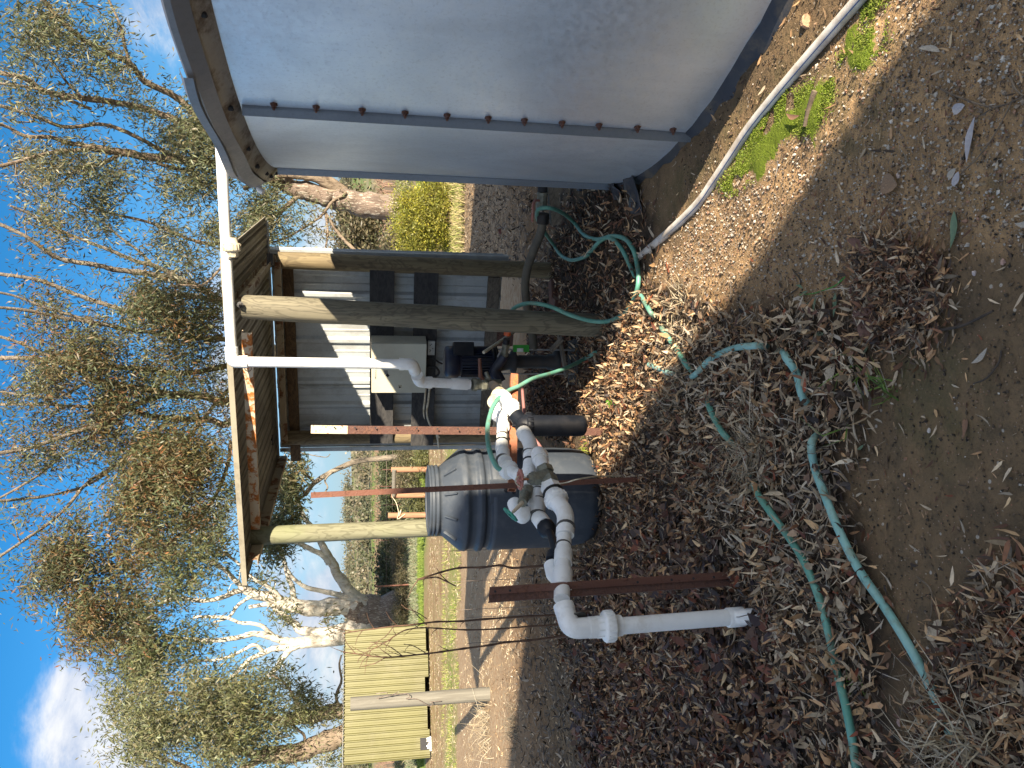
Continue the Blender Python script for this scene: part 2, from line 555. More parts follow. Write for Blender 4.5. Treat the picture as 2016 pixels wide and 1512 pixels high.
def galv(name, base, rough=0.36, metal=0.85, streak=0.5, stain=0.0, spangle=1.0):
    m, t, b = new_mat(name)
    co = t.node('ShaderNodeTexCoord').outputs['Object']
    vor = t.node('ShaderNodeTexVoronoi', None, Scale=55.0 * spangle)
    t.put(vor.inputs['Vector'], t.scaled(co, (1, 1, 1)))
    cell = t.node('ShaderNodeSeparateXYZ', None, i0=vor.outputs['Color'])
    big = t.noise(t.scaled(co, (1.2, 1.2, 0.7)), 1.5, 6, 0.6, 0.6)
    fine = t.noise(t.scaled(co, (1, 1, 1)), 70, 6, 0.7)
    col = t.mix(t.step(big, 0.35, 0.68), base, tuple(q * 0.82 for q in base))
    col = t.mix(t.math('MULTIPLY', t.step(fine, 0.50, 0.72), 0.30), col, tuple(q * 0.45 for q in base))
    wl = t.noise(t.scaled(co, (4, 4, 0.25)), 3.0, 5, 0.6)
    col = t.mix(t.math('MULTIPLY', t.step(wl, 0.5, 0.75), 0.25 * streak), col, tuple(min(1, q * 1.25) for q in base))
    if stain:
        col = t.mix(t.math('MULTIPLY', t.step(t.noise(co, 5, 7, 0.7), 0.45, 0.62), stain), col, (0.12, 0.08, 0.05))
    t.put(b.inputs['Base Color'], col)
    b.inputs['Metallic'].default_value = metal
    rr = t.math('ADD', rough - 0.06, t.math('MULTIPLY', cell.outputs[0], 0.12))
    t.put(b.inputs['Roughness'], t.math('ADD', rr, t.math('MULTIPLY', big, 0.10)))
    bp = t.node('ShaderNodeBump', None, Strength=0.10, Distance=0.004, Height=t.math('ADD', big, t.math('MULTIPLY', fine, 0.12)))
    t.put(b.inputs['Normal'], bp.outputs[0])
    return m


MAT['tank'] = galv('galvanised_tank_sheet', (0.62, 0.70, 0.80), 0.38, 0.68)  # blue tint in the base colour stands for reflected sky
MAT['seam'] = galv('dark_seam_angle', (0.20, 0.235, 0.28), 0.45, 0.6)
MAT['tank_rim'] = galv('stained_galvanised_lip', (0.42, 0.40, 0.36), 0.5, 0.6, stain=0.85)
MAT['tank_flange'] = galv('smooth_grey_flange', (0.22, 0.225, 0.24), 0.45, 0.5)
MAT['wall_sheet'] = galv('old_wall_sheet', (0.48, 0.51, 0.515), 0.5, 0.25, streak=1.0, stain=0.25)
MAT['roof_sheet'] = simple('cream_roof_sheet', (0.30, 0.27, 0.20), (0.24, 0.21, 0.155), 6, 0.6, stretch=(1, 0.3, 1), dirt=(0.12, 0.10, 0.07), dirt_amt=0.5, dirt_scale=5)
MAT['yellow_sheet'] = simple('yellow_cladding', (0.135, 0.128, 0.046), (0.115, 0.108, 0.038), 1.2, 0.5, dirt=(0.18, 0.165, 0.10), dirt_amt=0.3, dirt_scale=1.5)

# ---------------------------------------------------------------- ground
LIT_DENSE = [(1130, 740), (1175, 650), (1235, 590), (1300, 560), (1400, 590), (1480, 640), (1560, 600), (1640, 590), (1690, 660), (1735, 730),
             (1700, 810), (1680, 900), (1690, 1010), (1730, 1110), (1745, 1250), (1760, 1400), (1800, 1700), (1260, 1700), (1200, 1512),
             (1150, 1330), (1105, 1260), (1100, 1190), (1120, 1120), (1180, 1075), (1190, 900)]
LIT_PATCH = [(1700, 490), (1760, 460), (1845, 520), (1850, 640), (1790, 690), (1690, 650)]
LIT_BL = [(1830, 1360), (1890, 1220), (1960, 1120), (2100, 1060), (2100, 1700), (1800, 1600)]
LIT_SHED = [(1040, 740), (1060, 600), (1090, 480), (1110, 385), (1230, 370), (1290, 420), (1290, 540), (1240, 600), (1180, 680), (1150, 760)]
MOSS = [[(1428, 372), (1462, 322), (1484, 262), (1528, 222), (1545, 235), (1520, 290), (1490, 335), (1450, 375)], [(1530, 205), (1580, 185), (1648, 150), (1652, 175), (1625, 235), (1590, 262), (1545, 250)],
        [(1660, 120), (1735, 45), (1748, 80), (1700, 130)], [(1690, 40), (1725, -20), (1760, -20), (1705, 40)]]
MOSS_DULL = [[(1290, 430), (1310, 350), (1400, 290), (1450, 200), (1530, 130), (1600, 60), (1640, 60), (1580, 140), (1500, 230), (1400, 360), (1350, 430)],
             [(1740, 690), (1890, 660), (1960, 800), (1860, 930), (1760, 870)], [(1850, 350), (1960, 270), (1990, 380), (1900, 420)],
             [(1560, 180), (1680, 80), (1800, 60), (1760, 260), (1640, 330)]]
GRAVEL = [(1270, 570), (1380, 420), (1500, 280), (1620, 150), (1720, -60), (2150, -60), (2150, 470), (1760, 470), (1690, 560), (1560, 590), (1400, 580)]


def pmask(px, py, polys):
    m = np.zeros(px.shape, bool)
    for q in (polys if isinstance(polys[0], list) else [polys]):
        m |= in_poly(px, py, q)
    return m


def blur2(a, n=1):
    for _ in range(n):
        p = np.pad(a, 1, mode='edge')
        a = (p[:-2, 1:-1] + p[2:, 1:-1] + p[1:-1, :-2] + p[1:-1, 2:] + 2 * p[1:-1, 1:-1]) / 6
    return a


xs = np.concatenate([-np.geomspace(2600, 3.2, 90)[:-1], np.linspace(-3.2, 3.2, 240), np.geomspace(3.2, 2600, 90)[1:]])
ys = np.concatenate([-np.geomspace(60, 0.5, 24), np.linspace(-0.3, 7.5, 300), np.geomspace(7.6, 3200, 230)])
XX, YY = np.meshgrid(xs, ys)
ZZ = ground_z(XX, YY)
pts3 = np.stack([XX, YY, ZZ], -1)
jx = (vnoise(XX, YY, 6, 11) - .5) * 46 + (vnoise(XX, YY, 22, 12) - .5) * 30
jy = (vnoise(XX, YY, 6, 13) - .5) * 46 + (vnoise(XX, YY, 22, 14) - .5) * 30
pxg, pyg = proj(pts3)
front = YY > 0.25
lit = blur2((pmask(pxg + jx, pyg + jy, LIT_DENSE) | pmask(pxg + jx, pyg + jy, LIT_PATCH) | pmask(pxg + jx, pyg + jy, LIT_BL)
             | pmask(pxg + jx, pyg + jy, LIT_SHED)) & front & (YY < 8), 1) if False else None
mL = ((pmask(pxg + jx, pyg + jy, LIT_DENSE) | pmask(pxg + jx, pyg + jy, LIT_PATCH) | pmask(pxg + jx, pyg + jy, LIT_BL)
       | pmask(pxg + jx, pyg + jy, LIT_SHED)) & front & (YY < 8)).astype(float)
mM = (pmask(pxg + jx * 1.3, pyg + jy * 1.3, MOSS) & front & (YY < 6)).astype(float)
mD = (pmask(pxg + jx, pyg + jy, MOSS_DULL) & front & (YY < 6)).astype(float)
mG = (pmask(pxg + jx, pyg + jy, GRAVEL) & front & (YY < 6)).astype(float)
mL, mM, mD, mG = blur2(mL, 2), blur2(mM, 1), blur2(mD, 3), blur2(mG, 3)
ZZ = ZZ + mM * 0.012 + mL * 0.01
ny, nx = XX.shape
V = np.stack([XX, YY, ZZ], -1).reshape(-1, 3)
ii = (np.arange(ny - 1)[:, None] * nx + np.arange(nx - 1)[None, :]).ravel()
FQ = np.stack([ii, ii + 1, ii + nx + 1, ii + nx], -1)
gme = raw_mesh('ground', V, FQ, True)
for nm, arr in (('litter', mL), ('moss', mM), ('dull_moss', mD), ('gravel', mG)):
    a = gme.attributes.new(nm, 'FLOAT', 'POINT'); a.data.foreach_set('value', arr.astype(np.float32).ravel())

m, t, b = new_mat('earth')
MAT['ground'] = m
pos = t.node('ShaderNodeNewGeometry').outputs['Position']
psep = t.node('ShaderNodeSeparateXYZ', None, i0=pos)
PX, PY = psep.outputs[0], psep.outputs[1]
at = {k: t.node('ShaderNodeAttribute', {'attribute_name': k}).outputs['Fac'] for k in ('litter', 'moss', 'dull_moss', 'gravel')}
n1 = t.noise(pos, 1.6, 8, 0.62)
n2 = t.noise(pos, 11, 8, 0.68)
n3 = t.noise(pos, 60, 6, 0.7)
dirt = t.mix(t.step(n1, 0.35, 0.65), (0.215, 0.142, 0.076), (0.145, 0.100, 0.058))
dirt = t.mix(t.math('MULTIPLY', t.step(n2, 0.42, 0.66), 0.55), dirt, (0.080, 0.062, 0.038))
dirt = t.mix(t.math('MULTIPLY', t.step(n3, 0.5, 0.75), 0.45), dirt, (0.05, 0.038, 0.028))
dirt = t.mix(t.math('MULTIPLY', t.step(n3, 0.46, 0.25), 0.35), dirt, (0.24, 0.165, 0.10))
# gravelly sand
gr = t.mix(t.step(n2, 0.35, 0.62), (0.44, 0.28, 0.14), (0.26, 0.17, 0.09))


def specks(scale, thr, seedshift):
    vo = t.node('ShaderNodeTexVoronoi', None, Scale=scale)
    t.put(vo.inputs['Vector'], t.node('ShaderNodeVectorMath', {'operation': 'ADD'}, i0=pos, i1=(seedshift, 0.3, 0.7)).outputs[0])
    se = t.node('ShaderNodeSeparateXYZ', None, i0=vo.outputs['Color'])
    pick = t.step(se.outputs[0], thr, thr + 0.02)
    rad = t.step(vo.outputs['Distance'], 0.38, 0.26)
    return t.math('MULTIPLY', pick, rad), se.outputs[1]


s1, c1 = specks(95, 0.62, 1.3)
s2, c2 = specks(210, 0.55, 5.1)
peb = t.mix(c1, (0.42, 0.36, 0.28), (0.30, 0.20, 0.13))
gr = t.mix(t.math('MULTIPLY', s2, 0.8), gr, t.mix(c2, (0.40, 0.33, 0.25), (0.12, 0.08, 0.06)))
gr = t.mix(s1, gr, peb)
s3, c3 = specks(60, 0.95, 9.7)
dirt = t.mix(t.math('MULTIPLY', s3, 0.9), dirt, (0.42, 0.38, 0.32))
s4, c4 = specks(150, 0.93, 3.7)
dirt = t.mix(t.math('MULTIPLY', s4, 0.9), dirt, t.mix(c4, (0.36, 0.30, 0.24), (0.35, 0.15, 0.09)))
near = t.mix(at['gravel'], dirt, gr)
near = t.mix(t.math('MULTIPLY', at['litter'], 0.85), near, t.mix(t.step(n2, 0.4, 0.6), (0.050, 0.035, 0.025), (0.022, 0.017, 0.013)))
near = t.mix(t.math('MULTIPLY', t.math('MULTIPLY', at['dull_moss'], t.step(n2, 0.36, 0.58)), 0.42), near, (0.115, 0.102, 0.045))
mcol = t.mix(n3, (0.085, 0.12, 0.012), (0.17, 0.22, 0.02))
near = t.mix(t.step(t.math('ADD', at['moss'], t.math('MULTIPLY', t.math('SUBTRACT', n3, 0.5), 1.6)), 0.35, 0.6), near, mcol)
# farther out: strips across the view (distance from the viewer), straw, bare red dirt, grass
wob = t.math('ADD', PY, t.math('ADD', t.math('MULTIPLY', t.math('SUBTRACT', t.noise(pos, 0.35, 4), 0.5), 6.0), t.math('MULTIPLY', PX, 0.10)))
strawn = t.noise(t.scaled(pos, (3, 14, 3)), 3.0, 6, 0.75)
dry = t.mix(t.step(strawn, 0.42, 0.6), (0.25, 0.155, 0.085), (0.38, 0.30, 0.20))
bare = t.mix(t.step(n2, 0.35, 0.65), (0.25, 0.150, 0.075), (0.17, 0.105, 0.055))
bare = t.mix(t.math('MULTIPLY', t.step(strawn, 0.60, 0.66), 0.6), bare, (0.46, 0.40, 0.30))
grassc = t.mix(n2, (0.115, 0.165, 0.025), (0.22, 0.26, 0.055))
mid = t.mix(t.step(wob, 7.3, 9.5), bare, dry)
mid = t.mix(t.math('MULTIPLY', t.step(wob, 13.2, 14.2), t.step(wob, 17.0, 15.2)), mid, t.mix(t.step(n2, 0.45, 0.6), grassc, dry))
mid = t.mix(t.math('MULTIPLY', t.step(wob, 16.0, 17.0), t.step(wob, 22.5, 21.0)), mid, t.mix(t.step(n1, 0.3, 0.6), bare, t.mix(t.step(n2, 0.5, 0.62), dry, grassc)))
mid = t.mix(t.math('MULTIPLY', t.step(wob, 21.5, 23.5), t.step(wob, 31, 28.0)), mid, t.mix(t.step(n2, 0.35, 0.75), (0.15, 0.21, 0.04), grassc))
mid = t.mix(t.math('MULTIPLY', t.step(wob, 29.0, 33.0), t.step(wob, 60, 52)), mid, t.mix(t.step(t.noise(pos, 0.8, 6, 0.7), 0.4, 0.65), (0.12, 0.14, 0.045), (0.26, 0.21, 0.13)))
farn = t.noise(t.scaled(pos, (0.012, 0.03, 0.02)), 1.0, 6, 0.6)
fieldc = t.mix(t.step(farn, 0.42, 0.56), (0.13, 0.19, 0.045), (0.24, 0.21, 0.12))
fieldc = t.mix(t.math('MULTIPLY', t.step(PY, 50, 56), t.step(PY, 124, 116)), fieldc, t.mix(n1, (0.26, 0.18, 0.12), (0.20, 0.15, 0.08)))
mid = t.mix(t.step(wob, 52, 60), mid, fieldc)
col = t.mix(t.step(t.math('ADD', PY, t.math('MULTIPLY', n1, 1.5)), 6.9, 8.2), near, mid)
t.put(b.inputs['Base Color'], col)
b.inputs['Roughness'].default_value = 0.93
b.inputs['Specular IOR Level'].default_value = 0.2
hgt = t.math('ADD', t.math('MULTIPLY', n2, 1.0), t.math('MULTIPLY', n3, 0.9))
hgt = t.math('ADD', hgt, t.math('MULTIPLY', t.math('ADD', s1, t.math('MULTIPLY', s2, 0.5)), t.math('MULTIPLY', at['gravel'], 0.5)))
bp = t.node('ShaderNodeBump', None, Strength=0.9, Distance=0.012, Height=hgt)
t.put(b.inputs['Normal'], bp.outputs[0])
ground = link('ground', gme, MAT['ground'])
tag(ground, kind='structure')

# ---------------------------------------------------------------- tank
TC = np.array([4.19, 3.95]); TR = 3.0; TH = 2.13
tank = thing('water_tank', (TC[0], TC[1], 0), 'large round galvanised steel water tank with bolted upright seams at the right of the yard', 'water tank')


def tp(a, r, z):
    return np.array([TC[0] + r * math.cos(a), TC[1] + r * math.sin(a), z])


SEAM = math.radians(187.6); STEP = math.radians(24.0)
for k in range(15):
    a0 = SEAM + k * STEP
    mb = MB(); n = 14
    off = 0.004 if k % 2 else 0.0
    vs = []
    rows = [0.0, 0.5, 1.0, 1.6, TH]
    for zz_ in rows:
        for i in range(n + 1):
            a = a0 + (STEP + 0.006) * i / n
            wv_ = 0.006 * math.sin(i / n * math.pi) * math.sin(zz_ / TH * math.pi)
            vs.append(tp(a, TR + off - wv_, zz_))
    fs = []
    for r_ in range(len(rows) - 1):
        for i in range(n):
            q = r_ * (n + 1) + i
            fs.append((q, q + 1, q + n + 2, q + n + 1))
    mb.add(vs, fs, True)
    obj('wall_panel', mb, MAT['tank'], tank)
    # upright lap angle with its bolts, the far ones face away
    if k in (0, 14, 1, 13, 2, 12):
        mb = MB()
        ns = 12
        prof = [(TR + 0.001, -0.004), (TR + 0.010, -0.0035), (TR + 0.034, 0.0065), (TR + 0.040, 0.0085), (TR + 0.012, 0.0125), (TR + 0.001, 0.0135)]
        vs = []
        for zz_ in (0.02, TH - 0.012):
            for rr, da in prof:
                vs.append(tp(a0 + da * 1.4, rr, zz_))
        np_ = len(prof)
        fs = [(i, i + 1, np_ + i + 1, np_ + i) for i in range(np_ - 1)] + [tuple(range(np_ - 1, -1, -1)), tuple(range(np_, 2 * np_))]
        mb.add(vs, fs)
        sm_ = obj('seam_flange', mb, MAT['seam'], tank)
        for z_ in [] if k else [1.98, 1.80, 1.60, 1.41, 1.22, 1.03, 0.86, 0.68, 0.50, 0.31, 0.13]:
            mb = MB(); aa = a0 + 0.0265
            dv = np.array([math.cos(aa), math.sin(aa), 0])
            mb.lathe(tp(aa, TR, z_), dv, [(0.018, 0), (0.018, 0.003), (0.012, 0.004), (0.012, 0.016), (0.006, 0.0165), (0.006, 0.028)], 6, False)
            obj('bolt', mb, MAT['rust_dark'], sm_)


def ring(mb, prof, a0=0.0, a1=2 * math.pi, n=120, wav=None, smooth=True):
    vs = []
    for i in range(n + 1):
        a = a0 + (a1 - a0) * i / n
        for j, (r, z) in enumerate(prof):
            dr, dz = wav(a, j) if wav else (0, 0)
            vs.append(tp(a, r + dr, z + dz))
    k = len(prof)
    fs = [(i * k + j, (i + 1) * k + j, (i + 1) * k + j + 1, i * k + j + 1) for i in range(n) for j in range(k - 1)]
    mb.add(vs, fs, smooth)


mb = MB(); ring(mb, [(TR - 0.004, TH - 0.004), (TR + 0.006, TH - 0.004), (TR + 0.09, TH + 0.058), (TR + 0.09, TH + 0.066)])
lip = obj('top_lip', mb, MAT['tank_rim'], tank)
for i, da_ in enumerate((-27, -22.5, -18.8, -12.1, -6.4, 2.2, 12.5, 21.8, 33.0)):
    a = SEAM + math.radians(da_)
    mb = MB(); mb.lathe(tp(a, TR + 0.050 + 0.01 * (i % 2), TH + 0.012), (-.58 * math.cos(a), -.58 * math.sin(a), .8), [(0.006, 0), (0.009, 0.006), (0.013, 0.012), (0.013, 0.017)], 8)
    obj('lip_bolt', mb, MAT['rubber'], lip)


def wv1(a, j):
    return (0.004 * math.sin(a * 17) + 0.003 * math.sin(a * 41 + 1), 0.006 * math.sin(a * 9 + 2) + 0.003 * math.sin(a * 31))


mb = MB()
ring(mb, [(TR + 0.084, TH + 0.046), (TR + 0.090, TH + 0.040), (TR + 0.122, TH + 0.095), (TR + 0.124, TH + 0.118), (TR + 0.10, TH + 0.132)], math.radians(165), math.radians(410), 160, wv1, False)
obj('roof_flange', mb, MAT['tank_flange'], tank)
mb = MB()
ring(mb, [(TR + 0.124, TH + 0.095), (TR + 0.134, TH + 0.10), (TR + 0.134, TH + 0.135), (TR + 0.09, TH + 0.155)], math.radians(176), math.radians(196), 20,
     lambda a, j: (0.010 * math.sin((a - 3.1) * 26), 0.010 * math.sin(a * 23)), False)
obj('roof_flange', mb, MAT['tank_flange'], tank, label='loose bent flange overlapping the edge of the tank roof')
mb = MB()
ring(mb, [(TR + 0.10, TH + 0.125), (TR * 0.6, TH + 0.22), (TR * 0.2, TH + 0.30), (0.02, TH + 0.33)], n=72)
obj('roof', mb, MAT['tank_flange'], tank)
mb = MB()
e0 = tp(math.radians(166), TR + 0.13, TH + 0.04)
mb.tube(smooth_path([e0 + (0.05, 0.0, 0.05), e0 + (-0.0, -.01, 0.045), e0 + (-0.02, -.015, 0.02)], 4), [0.018] * 9, 10)
obj('overflow_spout', mb, MAT['pvc'], tank)
# liner showing under the bottom edge
mb = MB()
ring(mb, [(TR - 0.02, 0.055), (TR + 0.012, 0.05), (TR + 0.030, 0.022), (TR + 0.050, 0.004), (TR + 0.055, -0.02)], n=200,
     wav=lambda a, j: (0.022 * j * (vnoise(a * 40, j * 0.3, 1, 4) - .45), 0.012 * (vnoise(a * 60, j, 1, 5) - .5)))
obj('base_liner', mb, MAT['tarp'], tank)
for (px_, py_, s_) in ((1262, 385, .17), (1225, 368, .13), (1150, 356, .12)):
    g0 = G(px_, py_); mb = MB()
    vs = []; n = 6
    for i in range(n + 1):
        for j in range(n + 1):
            u, v = i / n - .5, j / n - .5
            vs.append(g0 + np.array([u * s_ * 1.3 + v * .03, v * s_, 0.035 + 0.05 * vnoise(u * 5 + px_, v * 5, 1, 6) + 0.05 * u]))
    mb.add(vs, [(i * (n + 1) + j, (i + 1) * (n + 1) + j, (i + 1) * (n + 1) + j + 1, i * (n + 1) + j + 1) for i in range(n) for j in range(n)], True)
    o_ = obj('liner_flap', mb, MAT['tarp'], tank)
    md = o_.modifiers.new('thickness', 'SOLIDIFY'); md.thickness = 0.003

# ---------------------------------------------------------------- farm building behind the viewer (its shade lies over the yard)
bl = thing('farm_building', (5.3, -5.8, 0), 'tall corrugated farm building standing behind the viewer', 'building')
c0 = np.array([5.35, -5.70]); du = np.array([-2.2, 1.3]); du /= np.linalg.norm(du); dn = np.array([-du[1], du[0]]) * 1.0
if dn[1] > 0: dn = -dn
BH = 5.55; BL_, BD = 5.6, 5.0


def corr(mb, o0, du3, dv3, L, Hh, pitch=0.2, dep=0.03, nrm=None, kind='trap', rows=1):
    """profiled sheet: ribs run along dv3"""
    o0 = np.asarray(o0, float); du3 = np.asarray(du3, float); dv3 = np.asarray(dv3, float)
    nrm = np.cross(du3, dv3) if nrm is None else np.asarray(nrm, float)
    us = []
    u = 0.0
    if kind == 'trap':
        while u < L:
            us += [(u, 0), (u + pitch * .12, dep), (u + pitch * .26, dep), (u + pitch * .38, 0), (u + pitch * .60, 0), (u + pitch * .63, dep * .16), (u + pitch * .69, dep * .16), (u + pitch * .72, 0)]
            u += pitch
    else:
        k = int(L / pitch * 6)
        us = [(L * i / k, dep * 0.5 * (1 + math.sin(i * math.pi / 3))) for i in range(k)]
    us = [(a_, d_) for a_, d_ in us if a_ < L - 1e-4] + [(L, 0)]
    vs = []
    for r_ in range(rows + 1):
        for a_, d_ in us:
            vs.append(o0 + du3 * a_ + dv3 * Hh * r_ / rows + nrm * d_)
    k = len(us)
    mb.add(vs, [(r_ * k + i, r_ * k + i + 1, (r_ + 1) * k + i + 1, (r_ + 1) * k + i) for r_ in range(rows) for i in range(k - 1)], kind != 'trap')
    return mb


du3 = np.array([du[0], du[1], 0]); dn3 = np.array([dn[0], dn[1], 0]); Z3 = np.array([0, 0, 1.0])
c03 = np.array([c0[0], c0[1], -0.1])
mb = MB(); corr(mb, c03, du3, Z3, BL_, BH, 0.2, 0.02, -dn3); obj('front_wall', mb, MAT['roof_sheet'], bl)
mb = MB(); corr(mb, c03 + dn3 * BD, du3, Z3, BL_, BH, 0.2, 0.02, dn3); obj('back_wall', mb, MAT['roof_sheet'], bl)
mb = MB(); corr(mb, c03, dn3, Z3, BD, BH, 0.2, 0.02, -du3); corr(mb, c03 + du3 * BL_, dn3, Z3, BD, BH, 0.2, 0.02, du3); obj('end_wall', mb, MAT['roof_sheet'], bl)
mb = MB()
a_, b_ = c03 + Z3 * BH, c03 + dn3 * BD / 2 + Z3 * (BH + 0.55)
rd = (b_ - a_); rl = np.linalg.norm(rd)
corr(mb, a_, du3, rd / rl, BL_, rl, 0.2, 0.02)
a2 = c03 + dn3 * BD + Z3 * BH; rd2 = (b_ - a2)
corr(mb, a2, du3, rd2 / rl, BL_, rl, 0.2, 0.02)
obj('roof', mb, MAT['roof_sheet'], bl)

# ---------------------------------------------------------------- pump shed
FRb, FLb = np.array([0.42, 5.0, 0]), np.array([-1.07, 5.78, 0])
shed = thing('pump_shed', (0.0, 6.0, 0), 'open pump shelter with round timber posts and flat iron roof', 'pump shelter')


def post(p0, p1, r, mat, name='post', n=18, flatcap=False, label=None, par=None):
    mb = MB()
    pts = [p0 + (p1 - p0) * k / 8 for k in range(9)]
    mb.tube(pts, [r * (1.0 + 0.03 * math.sin(k * 2.1)) for k in range(9)], n, True)
    return obj(name, mb, mat, par or shed, label=label)


p_fr0, p_fr1 = P(1192, 642, 5.02), P(478, 604, 5.0)
post(p_fr0 + (p_fr0 - p_fr1) * 0.02, p_fr1, 0.078, MAT['post_right'], label='thick knotty round post at the front right of the pump shelter')
p_fl1 = P(484, 1056, 5.80); p_fl0 = np.array([p_fl1[0] + 0.03, 5.82, -0.03])
post(p_fl0, p_fl1, 0.066, MAT['post_left'], label='pale greenish round post at the front left of the pump shelter')
p_br1 = P(548, 512, 6.45); p_br0 = P(1050, 532, 6.45); p_br0[2] = -0.02
post(p_br0, p_br1, 0.070, MAT['post_back'])
p_bl1 = P(556, 862, 7.1); p_bl0 = P(900, 858, 7.1); p_bl0[2] = -0.02
post(p_bl0, p_bl1, 0.065, MAT['post_back'])

# roof sheets
RF_R, RB_R = P(443, 508, 4.88), P(525, 435, 6.6)
RF_L = P(485, 1150, 5.58); RB_L = RF_L + (RB_R - RF_R)
ru = (RF_R - RF_L); rL = np.linalg.norm(ru); ru /= rL
rv = (RB_L - RF_L); rV = np.linalg.norm(rv); rv /= rV
rn = np.cross(ru, rv); rn /= np.linalg.norm(rn)
ns_ = 3
for k in range(ns_):
    mb = MB(); corr(mb, RF_L + ru * (rL * k / ns_) + rn * (0.002 * (k % 2)), ru, rv, rL / ns_ + 0.012, rV, 0.090, 0.028, rn)
    o_ = obj('roof_sheet', mb, MAT['roof_sheet'], shed)
    md = o_.modifiers.new('thickness', 'SOLIDIFY'); md.thickness = 0.0015
mb = MB(); mb.beam(RF_R + rn * .012 + ru * .012, RB_R + rn * .012 + ru * .012, 0.05, 0.008, rn)
obj('edge_trim', mb, MAT['roof_sheet'], shed)
mb = MB(); mb.beam(RF_L - rv * .01 + rn * .010, RF_R - rv * .01 + rn * .010, 0.012, 0.035, (0, 0, 1))
obj('edge_trim', mb, MAT['roof_sheet'], shed)
mb = MB(); mb.beam(RB_L + rn * .012 - ru * .0, RB_R + rn * .012, 0.03, 0.05, (0, 0, 1))
obj('edge_trim', mb, MAT['wall_sheet'], shed)


def cbeam(a, b, wd, ht, t_, upv, flip=1):
    """open C channel between a and b"""
    mb = MB()
    a = np.asarray(a, float); b = np.asarray(b, float); z = (b - a); z /= np.linalg.norm(z)
    u_ = np.asarray(upv, float); u_ = u_ - z * np.dot(u_, z); u_ /= np.linalg.norm(u_)
    s_ = np.cross(z, u_) * flip
    mb.beam(a, b, t_, ht, u_)
    mb.beam(a + s_ * wd / 2 + u_ * (ht / 2 - t_ / 2), b + s_ * wd / 2 + u_ * (ht / 2 - t_ / 2), wd - t_, t_, u_)
    mb.beam(a + s_ * wd / 2 - u_ * (ht / 2 - t_ / 2), b + s_ * wd / 2 - u_ * (ht / 2 - t_ / 2), wd - t_, t_, u_)
    return mb


# front beam between the front posts, back beam, two side rafters
obj('front_beam', cbeam(P(485, 655, 5.06), P(503, 1042, 5.74), 0.045, 0.062, 0.006, (0, 0, 1)), MAT['rust_beam'], shed)
obj('front_beam_stub', cbeam(P(485, 1070, 5.84), P(487, 1092, 5.88), 0.045, 0.055, 0.006, (0, 0, 1)), MAT['rust_angle'], shed)
obj('back_beam', cbeam(P(545, 516, 6.35), P(560, 872, 6.98), 0.04, 0.052, 0.005, (0, 0, 1)), MAT['rust_rafter'], shed)
ra, rb = RF_R - ru * 0.30 - rn * .045 - rv * -0.15, RB_R - ru * 0.30 - rn * .045
obj('rafter', cbeam(ra, rb, 0.045, 0.07, 0.006, rn), MAT['rust_rafter'], shed)
ra, rb = RF_L + ru * 0.16 - rn * .045 + rv * 0.05, RB_L + ru * 0.16 - rn * .045
obj('rafter', cbeam(ra, rb, 0.045, 0.07, 0.006, rn, -1), MAT['rust_rafter'], shed)
for (x_, y_, Y_) in ((473, 600, 4.9), (484, 1066, 5.71)):
    q = P(x_, y_, Y_); mb = MB(); mb.lathe(q, (0, -1, 0.1), [(0.02, 0), (0.02, 0.006), (0.013, 0.007), (0.013, 0.02), (0.006, 0.021), (0.006, 0.035)], 8, False)
    obj('bolt', mb, MAT['cast'], shed)

# back wall: local frame W(x,y) on the wall plane
WA, WB = np.array([p_bl1[0] - 0.10, p_bl1[1] + 0.17, 0]), np.array([p_br1[0] + 0.12, p_br1[1] + 0.12, 0])
wu = (WB - WA); wL = np.linalg.norm(wu); wu /= wL
wn = np.array([wu[1], -wu[0], 0])      # towards the viewer
if wn[1] > 0: wn = -wn


def Wp(x, y, off=0.0):
    v = ray(x, y); o = np.array([0, 0, H]); a = WA + wn * off
    tt = np.dot(a - o, wn) / np.dot(v, wn)
    return o + v * tt


def wuz(x, y, off=0.0):
    q = Wp(x, y, off); return np.dot(q - WA, wu), q[2]


z_bot = wuz(978, 700)[1]; z_top = wuz(548, 700)[1] + 0.02
for k, (fa, fb) in enumerate(((0, .335), (.335, .665), (.665, 1))):
    mb = MB(); corr(mb, WA + wu * wL * fa + Z3 * z_bot - wn * (0.002 * (k % 2)), wu, Z3, wL * (fb - fa) + 0.01, z_top - z_bot, 0.195, 0.028, wn)
    o_ = obj('wall_sheet', mb, MAT['wall_sheet'], shed)
    md = o_.modifiers.new('thickness', 'SOLIDIFY'); md.thickness = 0.0012
# metal edge strip down the right and left edges
for (x_, y_) in ((700, 500), (700, 884)):
    u_, _ = wuz(x_, y_, 0.05)
    a = WA + wu * u_ + wn * 0.05
    mb = MB(); mb.box(a + Z3 * (z_bot + z_top) / 2 * 1.0 + Z3 * -0.02, (0.035, 0.004, z_top - z_bot + 0.04), (wu, wn, Z3))
    mb.box(a + Z3 * ((z_bot + z_top) / 2 - .02) - wn * 0.04 + wu * (0.016 if y_ < 700 else -0.016), (0.004, 0.075, z_top - z_bot + 0.04), (wu, wn, Z3))
    obj('corner_strip', mb, MAT['wall_sheet'], shed)


